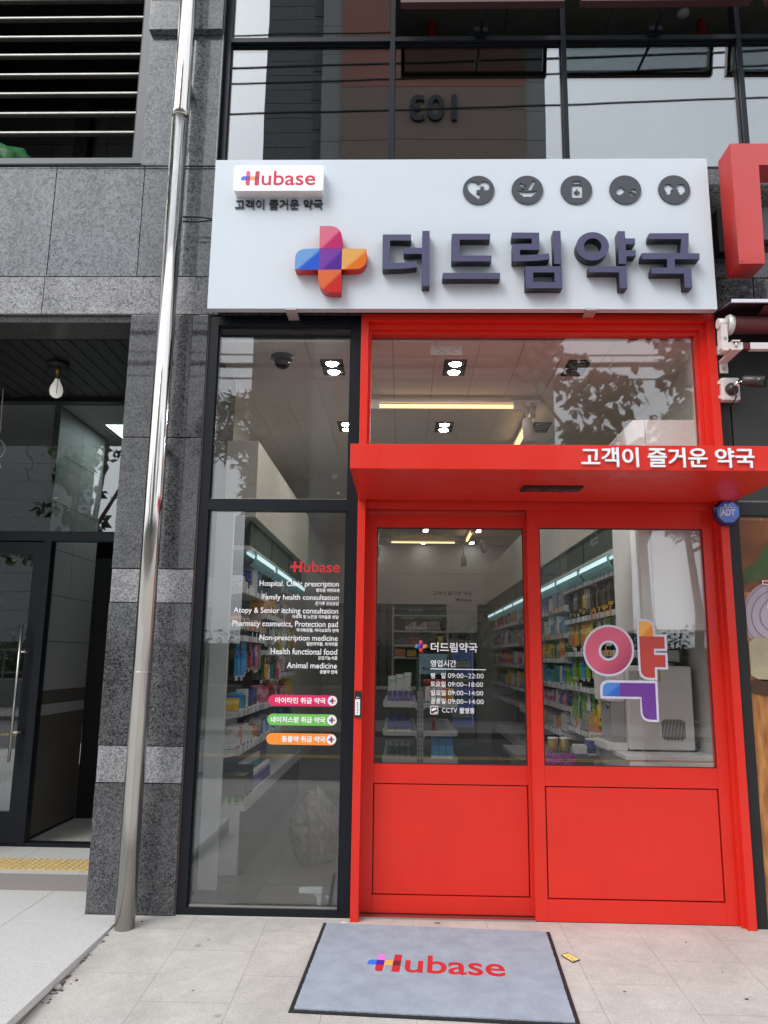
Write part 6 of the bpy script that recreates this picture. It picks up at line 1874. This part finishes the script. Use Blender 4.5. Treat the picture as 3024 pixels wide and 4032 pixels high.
MB().box(px0, px1, YR - 0.19, YR - 0.175, pz0_, pz1, 0.004).build('shelf_banner', mat('banner_green', (0.03, 0.20, 0.11), 0.35), rr)
link('lettering', text_mesh('Personal Care', db((355, 437, 903, 917), YR - 0.192), YR - 0.192, 0.001, 0.0), white_vinyl, rr)
def rear_item(b4, col, lab):
    X0, X1, Z0, Z1 = db(b4, YR - 0.12)
    zs = min(SZ, key=lambda z: abs(z - Z0))
    return item('carton', col, (X0 + X1) / 2, YR - 0.02, zs + 0.001, X1 - X0, 0.14, max(0.05, Z1 - zs), lab, 'cartons on the rear rack')
mg = []
for k, a in enumerate(((370, 460, 942, 1010), (463, 553, 942, 1010))):
    o_ = rear_item(a, 'white', ('left' if k == 0 else 'right') + ' of two white and red medicine cartons under the green banner')
    X0, X1, Z0, Z1 = db((a[0] + 18, a[1] - 25, 966, 986), YR - 0.0925)
    lt = link('lettering', text_mesh('마그비', (X0, X1, Z0, Z1), YR - 0.0925, 0.001, 0.02), mat('print_maroon', (0.3, 0.02, 0.05), 0.5), None)
    lt.parent = o_
    lt.matrix_parent_inverse = (Matrix.Translation(o_.location) @ Matrix.Diagonal((*o_.scale, 1))).inverted()
    tr = loops_mesh([pz(BD, [(a[0] + 2, 944), (a[1] - 20, 944), (a[0] + 2, 985)], YR - 0.0925)], YR - 0.0925, 0.0006)
    tr = link('red_corner', tr, PK['red'])
    tr.parent = o_
    tr.matrix_parent_inverse = (Matrix.Translation(o_.location) @ Matrix.Diagonal((*o_.scale, 1))).inverted()
rear_item((560, 655, 935, 1010), 'grey', 'white and grey carton beside the two red-cornered cartons on the rear rack')
rear_item((282, 345, 1080, 1138), 'navy', 'dark carton at the left end of the second rear shelf')
rear_item((348, 408, 1080, 1138), 'navy', 'dark carton between the outer dark one and the red one on the rear rack')
rear_item((412, 482, 1072, 1138), 'red', 'dark red carton on the second rear shelf')
rear_item((640, 682, 1062, 1138), 'yellow', 'slim yellow carton at the right end of the second rear shelf')
rear_item((278, 370, 1166, 1238), 'orange', 'white and brown carton at the left end of the third rear shelf')
rear_item((386, 460, 1176, 1238), 'yellow', 'squat yellow carton on the third rear shelf')
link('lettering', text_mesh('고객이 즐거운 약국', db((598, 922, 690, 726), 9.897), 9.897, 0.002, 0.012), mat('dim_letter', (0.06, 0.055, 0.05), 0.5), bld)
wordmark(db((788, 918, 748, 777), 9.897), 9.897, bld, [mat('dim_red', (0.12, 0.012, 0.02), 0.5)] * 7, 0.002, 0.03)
X0, X1, Z0, Z1 = db((717, 968, 815, 1035), 9.5)
MB().box(X0, X1, 9.5, 9.9, Z0, 2.584).build('rear_wall_box', int_white, bld)
MB().box(X0, X1, 9.86, 9.9, 0, Z0 - 0.001).build('rear_niche', mat('niche_grey', (0.12, 0.12, 0.12), 0.6), bld)
fx = thing('display_fridge', 'narrow glass-door fridge with a cold blue glow at the back right of the shop', 'fridge', (1.35, 9.5, 0))
fx0, fx1, fz0, fz1 = db((735, 945, 1095, 1560), 9.4)
MB().box(fx0, fx1, 9.45, 9.85, 0.0, fz1).build('cabinet', mat('fridge_grey', (0.22, 0.22, 0.22), 0.4), fx)
MB().box(fx0 + 0.05, fx1 - 0.05, 9.44, 9.449, 0.35, fz1 - 0.1).build('door_glass', mat('fridge_glass', (0.03, 0.035, 0.05), 0.15, emit=(0.2, 0.3, 0.8), estr=0.05), fx)
MB().box(fx1 - 0.045, fx1 - 0.03, 9.43, 9.445, 0.35, fz1 - 0.15).build('light_strip', mat('blue_strip', (0.3, 0.3, 0.9), 0.4, emit=(0.25, 0.3, 1.0), estr=0.12), fx)
for k in range(4):
    MB().box(fx0 + 0.06, fx1 - 0.06, 9.432, 9.4395, 0.5 + k * 0.3, 0.62 + k * 0.3).build('shelf_row', [PK['white'], PK['sky blue'], PK['grey'], PK['white and green']][k], fx)
# dispensing counter with monitor
dc = thing('dispensing_counter', 'dark service counter with a red wordmark at the back of the shop', 'counter', (0.4, 8, 0))
MB().box(-0.6, 1.1, 7.9, 8.5, 0.0, 1.05).build('front', mat('counter_dark', (0.10, 0.095, 0.09), 0.5), dc)
MB().box(-0.63, 1.13, 7.85, 8.52, 1.051, 1.09, 0.004).build('top', mat('counter_pale', (0.42, 0.40, 0.36), 0.4), dc)
mo = thing('monitor', 'computer monitor with a dim blue screen on the service counter', 'monitor', (0.8, 8, 1.09))
mx0, mx1, mz0, mz1 = db((480, 720, 1205, 1395), 8.0)
MB().box(mx0, mx1, 8.0, 8.03, mz0, mz1, 0.004).build('case', black, mo)
MB().box(mx0 + 0.012, mx1 - 0.012, 7.997, 7.9995, mz0 + 0.03, mz1 - 0.012).build('screen', mat('dim_screen', (0.03, 0.05, 0.07), 0.2, emit=(0.25, 0.4, 0.5), estr=0.12, noise=0.6, nscale=9), mo)
MB().box((mx0 + mx1) / 2 - 0.04, (mx0 + mx1) / 2 + 0.04, 8.01, 8.02, 1.09, mz0).box((mx0 + mx1) / 2 - 0.1, (mx0 + mx1) / 2 + 0.1, 7.95, 8.08, 1.0905, 1.1).build('stand', black, mo)
wordmark(db((512, 615, 1318, 1347), 7.99), 7.99, mo, [MATS['dim_red']] * 7, 0.002, 0.03)
for k in range(5):
    MB().box(-0.62 + k * 0.16, -0.62 + k * 0.16 + 0.14, 9.82, 9.88, 0, 2.58).build('shutter_panel', mat('shutter_grey', (0.13, 0.135, 0.14), 0.5), bld)
# ------------------------------------------------------------------ clear sack and odds and ends on the floor
b = bmesh.new()
bmesh.ops.create_icosphere(b, subdivisions=5, radius=1)
for v in b.verts:
    c = v.co.copy()
    n1 = 0.07 * math.sin(6 * c.x + 4 * c.z) + 0.06 * math.sin(9 * c.y + 7 * c.z) + 0.035 * math.sin(19 * c.x + 15 * c.y) + 0.03 * math.sin(26 * c.z + 17 * c.x)
    k = 1 + n1
    top = max(0, c.z)
    v.co = Vector((c.x * 0.19 * k * (1 - 0.25 * top), c.y * 0.17 * k * (1 - 0.25 * top), (c.z * 0.235 if c.z > -0.75 else -0.176) * (1 + 0.4 * n1)))
    v.co.z += 0.18 + (0.012 * math.sin(8 * c.x) * top)
for f_ in b.faces:
    f_.smooth = True
me = bpy.data.meshes.new('sack')
b.to_mesh(me)
b.free()
sk = link('plastic_sack', me, mat('cloudy_plastic', (0.11, 0.095, 0.085), 0.25, spec=0.6, noise=0.6, nscale=9, bump=0.7, bscale=30))
sk.location = (-0.37, 1.32, 0.0)
sk.scale = (1, 1, 1.3)
tag(sk, 'cloudy clear plastic sack of rubbish standing on the shop floor behind the lower pane', 'sack')
bk = MB()
bk.prism_h([(-0.335, 0.12), (-0.192, 0.11), (-0.192, 0.17), (-0.335, 0.15)], 0.10, 0.128)
bk.prism([(-0.22, 0.0), (-0.196, 0.0), (-0.194, 0.1), (-0.24, 0.1), (-0.222, 0.07)], 0.12, 0.15)
o = bk.build('chair_foot', mat('pale_plastic', (0.30, 0.34, 0.33), 0.35))
tag(o, 'pale plastic chair foot low in the lower pane, near its right corner', 'chair foot')
for px_, py_ in ((1330 / 2.458, 1795 / 2.458),):
    pass
for cx_, cz_, Y_, lab in ((*pz((750, 2800, 2.458), [(1323, 1797)], -0.0075)[0], -0.0075, 'lower'), (*pz((750, 1200, 2.212), [(1289, 1640)], -0.0075)[0], -0.0075, 'upper')):
    o = link('glass_stamp', loops_mesh([circle(cx_, cz_, 0.0095, n=24), circle(cx_, cz_, 0.0078, n=24), circle(cx_, cz_, 0.005, n=20), circle(cx_, cz_, 0.0032, n=20)], Y_, 0.0006), mat('stamp_grey', (0.3, 0.3, 0.3), 0.5))
    tag(o, 'tiny round etched glass mark in the corner of the ' + lab + ' dark-framed pane', 'glass mark', 'etched glass marks')

# ================================================================== ACROSS THE STREET (seen in the glass)
tw = thing('apartment_tower', 'tall apartment tower numbered 103 mirrored in the upstairs windows', 'building', (2, -60, 0))
TY = -55.0
t_dark = mat('tower_dark_grey', (0.10, 0.104, 0.103), 0.8, noise=0.05, nscale=0.3)
t_grey = mat('tower_light_grey', (0.22, 0.22, 0.215), 0.8, noise=0.05, nscale=0.3)
t_brown = mat('tower_brown', (0.20, 0.148, 0.118), 0.8, noise=0.06, nscale=0.2)
t_brick = mat('tower_brick_red', (0.25, 0.11, 0.085), 0.8, noise=0.05, nscale=0.3)
def courses(xa, xb, y0, y1, z0, z1, step):
    b_ = MB()
    z = z0
    while z < z1:
        b_.box(xa, xb, y0, y1, z, min(z + step - 0.05, z1))
        z += step
    return b_
GZ = GR - 0.4
courses(-12.4, -7.25, TY - 14, TY - 1.0, GZ, 70, 1.45).build('side_wing', t_dark, tw)
courses(-7.25, -5.5, TY - 14, TY - 0.2, GZ, 70, 2.9).build('pale_pier', t_grey, tw)
courses(-5.5, 10.57, TY - 14, TY, GZ, 51.0, 2.9).build('gable_wall', t_brown, tw)
MB().box(-5.5, 10.57, TY - 14, TY + 0.03, 51.0, 70).build('gable_top', t_brick, tw)
courses(10.57, 12.35, TY - 14, TY - 0.2, GZ, 70, 2.9).build('pale_pier', t_grey, tw)
MB().box(-12.3, 12.2, TY - 13.9, TY - 1.1, GZ, 69.9).build('core', mat('tower_joint', (0.07, 0.07, 0.07), 0.9), tw)
for k in range(22):
    z = 4 + k * 2.9
    f_ = MB().box(-8.15, -7.35, TY - 1.06, TY - 0.9, z, z + 1.9).build('window', mat('tower_window_frame', (0.05, 0.05, 0.055), 0.5), tw)
    MB().box(-8.05, -7.45, TY - 0.92, TY - 0.89, z + 0.1, z + 1.8).build('pane', mat('tower_pane', (0.02, 0.022, 0.025), 0.08), f_)
n103 = pz((800, 0, 1.508), [(1230, 572), (1507, 720)], 55.0)
# the photo shows the digits reversed in the glass: on the tower they read the right way round from the street
me = text_mesh('103', (0, 1, 0, 1), 0, 0.3, 0.02)
xa, xb = n103[0][0], n103[1][0]
for v in me.vertices:
    v.co = Vector((xb - v.co.x * (xb - xa), TY + 0.32 - 0.0 - v.co.y, n103[1][1] + v.co.z * (n103[0][1] - n103[1][1])))
me.flip_normals()
link('number', me, mat('tower_number', (0.018, 0.022, 0.03), 0.6), tw)
# a lower block to the far right and a hazy ridge of buildings
for k, (xa, xb, yy, h, c) in enumerate(((-78, -53.5, -110, 40, (0.20, 0.20, 0.20)), (24.5, 34.0, -110, 29, (0.12, 0.105, 0.095)))):
    t = thing('apartment_block', ('pale distant apartment block mirrored in the entrance transom', 'brown-grey distant block mirrored low in the fixed red-framed pane')[k], 'building', ((xa + xb) / 2, yy, 0))
    courses(xa, xb, yy - 12, yy, GZ, h, 2.9).build('wall', mat('block_wall_%d' % k, c, 0.8, noise=0.05, nscale=0.3), t)
# retaining wall, hedge bank and fence on the far pavement
wl_ = thing('street_wall', 'low pale retaining wall with a grey railing across the street', 'wall', (0, -18.6, 0))
MB().box(-45, 45, -18.9, -18.55, GZ, GR + 0.9).build('wall', mat('street_wall_grey', (0.13, 0.13, 0.12), 0.85, noise=0.15, nscale=1.5), wl_)
b = MB()
for k in range(120):
    b.box(-45 + k * 0.75, -45 + k * 0.75 + 0.05, -18.76, -18.71, GR + 0.9, GR + 1.9)
b.box(-45, 45, -18.77, -18.7, GR + 1.88, GR + 1.94).box(-45, 45, -18.77, -18.7, GR + 1.1, GR + 1.15)
b.build('railing', mat('railing_grey', (0.10, 0.10, 0.105), 0.5), wl_)
bol = thing('red_bollard', 'slim red street bollard at the far kerb mirrored in the sliding door', 'bollard', (1.1, -15.0, GR))
MB().lathe([(0.07, 0), (0.06, 0.05), (0.045, 0.1), (0.045, 0.95), (0.03, 1.0), (0, 1.01)], (1.1, -15.0, GR)).build('post', mat('bollard_red', (0.4, 0.03, 0.02), 0.5), bol)
MB().lathe([(0.047, 0.72), (0.047, 0.84)], (1.1, -15.0, GR)).build('band', white_paint, bol)

# ------------------------------------------------------------------ trees across the street
def tree(name, label, x, y, z0, trunks, clumps, leaf, n_leaf, lm, bm_mat, seed, needle=False):
    r = random.Random(seed)
    t = thing(name, label, 'tree', (x, y, z0))
    b_ = MB()
    for pts, rs in trunks:
        b_.tube([(x + p[0], y + p[1], z0 + p[2]) for p in pts], rs, 8)
    b_.build('trunk', bm_mat, t)
    verts, faces = [], []
    for (cx_, cy_, cz_, rx, ry_, rz_) in clumps:
        k = int(n_leaf * rx * ry_ * rz_)
        for _ in range(max(30, k)):
            while True:
                p = Vector((r.uniform(-1, 1), r.uniform(-1, 1), r.uniform(-1, 1)))
                if 0.15 < p.length < 1:
                    break
            p = Vector((x + cx_ + p.x * rx, y + cy_ + p.y * ry_, z0 + cz_ + p.z * rz_))
            d = Vector((r.gauss(0, 1), r.gauss(0, 1), r.gauss(-0.5, 0.7))).normalized()
            e = d.cross(Vector((r.gauss(0, 1), r.gauss(0, 1), r.gauss(0, 1)))).normalized()
            L_ = leaf * r.uniform(0.7, 1.3)
            w = L_ * (0.10 if needle else 0.30)
            n0 = len(verts)
            nn = d.cross(e)
            verts += [p, p + d * L_ * 0.45 + e * w + nn * w * 0.2, p + d * L_, p + d * L_ * 0.45 - e * w + nn * w * 0.2]
            faces.append((n0, n0 + 1, n0 + 2, n0 + 3))
    me_ = bpy.data.meshes.new('crown')
    me_.from_pydata([tuple(v) for v in verts], [], faces)
    link('crown', me_, lm, t)
    return t
leaf_m = mat('broad_leaf', (0.045, 0.085, 0.025), 0.45, noise=0.4, nscale=2)
needle_m = mat('pine_needle', (0.035, 0.06, 0.025), 0.6, noise=0.3, nscale=1.5)
bark = mat('bark', (0.10, 0.075, 0.055), 0.9, noise=0.3, nscale=8)
# broadleaf close to the kerb, big hanging leaves in the transom
r = random.Random(11)
cl = []
for k in range(26):
    a = r.uniform(0, 6.28)
    q = r.uniform(0.3, 2.0)
    cl.append((math.cos(a) * q, math.sin(a) * q * 0.7, r.uniform(5.0, 8.6), r.uniform(0.35, 0.75), r.uniform(0.35, 0.7), r.uniform(0.25, 0.5)))
tree('street_tree', 'broadleaf street tree at the near kerb mirrored in the red transom', 4.2, -7.6, GR, [([(0, 0, 0), (0.05, 0, 2), (0.0, 0, 4), (-0.3, 0, 6)], [0.13, 0.11, 0.09, 0.04]), ([(0, 0, 3.6), (0.6, 0.1, 5), (1.3, 0.2, 6.6)], [0.07, 0.05, 0.02]), ([(0, 0, 3.9), (-0.9, -0.2, 5.4), (-1.6, -0.3, 6.4)], [0.06, 0.045, 0.02])], cl, 0.24, 1000, leaf_m, bark, 1)
# two-stemmed broadleaf mirrored in the entrance transom
cl = []
for k in range(24):
    a = r.uniform(0, 6.28)
    q = r.uniform(0.2, 1.5)
    cl.append((math.cos(a) * q, math.sin(a) * q * 0.8, r.uniform(3.6, 7.2), r.uniform(0.3, 0.6), r.uniform(0.3, 0.6), r.uniform(0.18, 0.35)))
tree('street_tree', 'two-stemmed broadleaf street tree mirrored in the glass over the entrance', -6.55, -8.0, GR, [([(-0.18, 0, 0), (-0.2, 0, 3), (-0.26, 0, 4.6), (-0.3, 0, 6.5)], [0.10, 0.085, 0.08, 0.04]), ([(0.14, 0, 0), (0.12, 0, 3), (0.2, 0, 4.6), (0.45, 0.1, 6.8)], [0.09, 0.08, 0.07, 0.035]), ([(0.1, 0, 4.2), (0.9, 0.1, 5.6), (1.5, 0.1, 6.2)], [0.05, 0.035, 0.015])], cl, 0.24, 520, leaf_m, bark, 2)
# pines behind the far pavement
def pine(x, y, h, seed, label):
    rr_ = random.Random(seed)
    cl_ = []
    trs = [([(0, 0, 0), (0.2, 0, h * 0.35), (-0.1, 0, h * 0.7), (0.1, 0, h * 0.9)], [0.17, 0.13, 0.08, 0.02])]
    for k in range(14):
        a = rr_.uniform(0, 6.28)
        z = (0.60 + 0.38 * k / 13) * h
        q = rr_.uniform(0.8, 2.3) * (1.15 - z / h * 0.6)
        trs.append(([(0.05, 0, z - 0.5), (math.cos(a) * q * 0.5, math.sin(a) * q * 0.5, z - 0.1), (math.cos(a) * q, math.sin(a) * q, z + 0.15)], [0.06, 0.045, 0.02]))
        for _ in range(3):
            cl_.append((math.cos(a) * q * rr_.uniform(0.3, 1.15), math.sin(a) * q * rr_.uniform(0.3, 1.15), z + rr_.uniform(0, 0.35), rr_.uniform(0.45, 0.85), rr_.uniform(0.45, 0.85), rr_.uniform(0.2, 0.34)))
    tree('pine_tree', label, x, y, GR, trs, cl_, 0.32, 900, needle_m, bark, seed, True)
pine(-4.0, -16.5, 9.3, 21, 'gnarled pine mirrored in the upper dark-framed pane')
pine(8.6, -17.5, 9.0, 23, 'pine across the street mirrored in the fixed red-framed pane')
pine(13.5, -17.0, 8.2, 24, 'pine farthest right across the street')
pine(-17.5, -17.0, 8.6, 25, 'pine farthest left across the street')
hd = []
r = random.Random(31)
for k in range(150):
    hd.append((r.uniform(-40, 40), r.uniform(-0.8, 0.8), r.uniform(0.6, 2.6), r.uniform(0.7, 1.4), 0.8, r.uniform(0.5, 0.9)))
hg = tree('hedge', 'ragged green hedge on the bank behind the far wall', 0, -20.6, GR, [([(0, 0, 0), (0, 0, 0.8)], [0.05, 0.03])], hd, 0.13, 420, leaf_m, bark, 33)
hg['category'] = 'hedge'
MB().box(-60, 60, -26, -18.9, GZ, GR + 0.9).box(-60, 60, -26, -20.9, GR + 0.9, GR + 2.2).build('bank', mat('bank_earth', (0.05, 0.052, 0.03), 0.9, noise=0.3, nscale=1))['kind'] = 'structure'

# ------------------------------------------------------------------ overhead cables along the street
pl = thing('utility_pole', 'concrete utility pole beyond the frame carrying the overhead cables', 'pole', (-16, -8.2, GR))
MB().tube([(-16, -8.2, GR), (-16, -8.2, 15.5)], [0.17, 0.11], 14).build('shaft', mat('pole_concrete', (0.32, 0.31, 0.29), 0.85), pl)
MB().box(-16.1, -15.9, -9.4, -7.0, 14.4, 14.55).box(-16.1, -15.9, -9.0, -7.4, 8.6, 8.72).build('crossarm', steel_dull, pl)
pl2 = thing('utility_pole', 'concrete utility pole at the far right end of the overhead cables', 'pole', (22, -8.2, GR))
MB().tube([(22, -8.2, GR), (22, -8.2, 15.5)], [0.17, 0.11], 14).build('shaft', MATS['pole_concrete'], pl2)
MB().box(21.9, 22.1, -9.4, -7.0, 14.4, 14.55).box(21.9, 22.1, -9.0, -7.4, 8.6, 8.72).build('crossarm', steel_dull, pl2)
for k, (ya, z0, z1, sg_, rr_, lab) in enumerate(((-9.2, 14.6, 15.6, 1.0, 0.018, 'highest thin overhead cable'), (-8.6, 13.2, 14.4, 0.9, 0.024, 'second overhead cable from the top'), (-8.0, 12.3, 13.6, 0.9, 0.02, 'third overhead cable from the top'), (-7.4, 11.2, 12.4, 0.9, 0.02, 'fourth overhead cable from the top'),
        (-8.8, 8.0, 8.2, 0.9, 0.014, 'thin overhead cable above the thick bundles'), (-8.4, 7.55, 7.9, 0.8, 0.055, 'thick upper overhead cable bundle'), (-8.2, 7.1, 7.4, 0.8, 0.016, 'thin cable between the two thick bundles'), (-8.0, 6.75, 7.2, 0.75, 0.05, 'thick lower overhead cable bundle'), (-7.7, 6.45, 6.7, 0.7, 0.016, 'lowest thin overhead cable'))):
    pts = []
    for i in range(41):
        s_ = i / 40
        pts.append((-16 + 38 * s_, ya, z0 + (z1 - z0) * s_ - sg_ * 4 * s_ * (1 - s_) * 0.35))
    o = MB().tube(pts, rr_, 6).build('overhead_cable', rubber)
    tag(o, lab + ' along the street', 'cable', 'overhead cables mirrored in the glass')
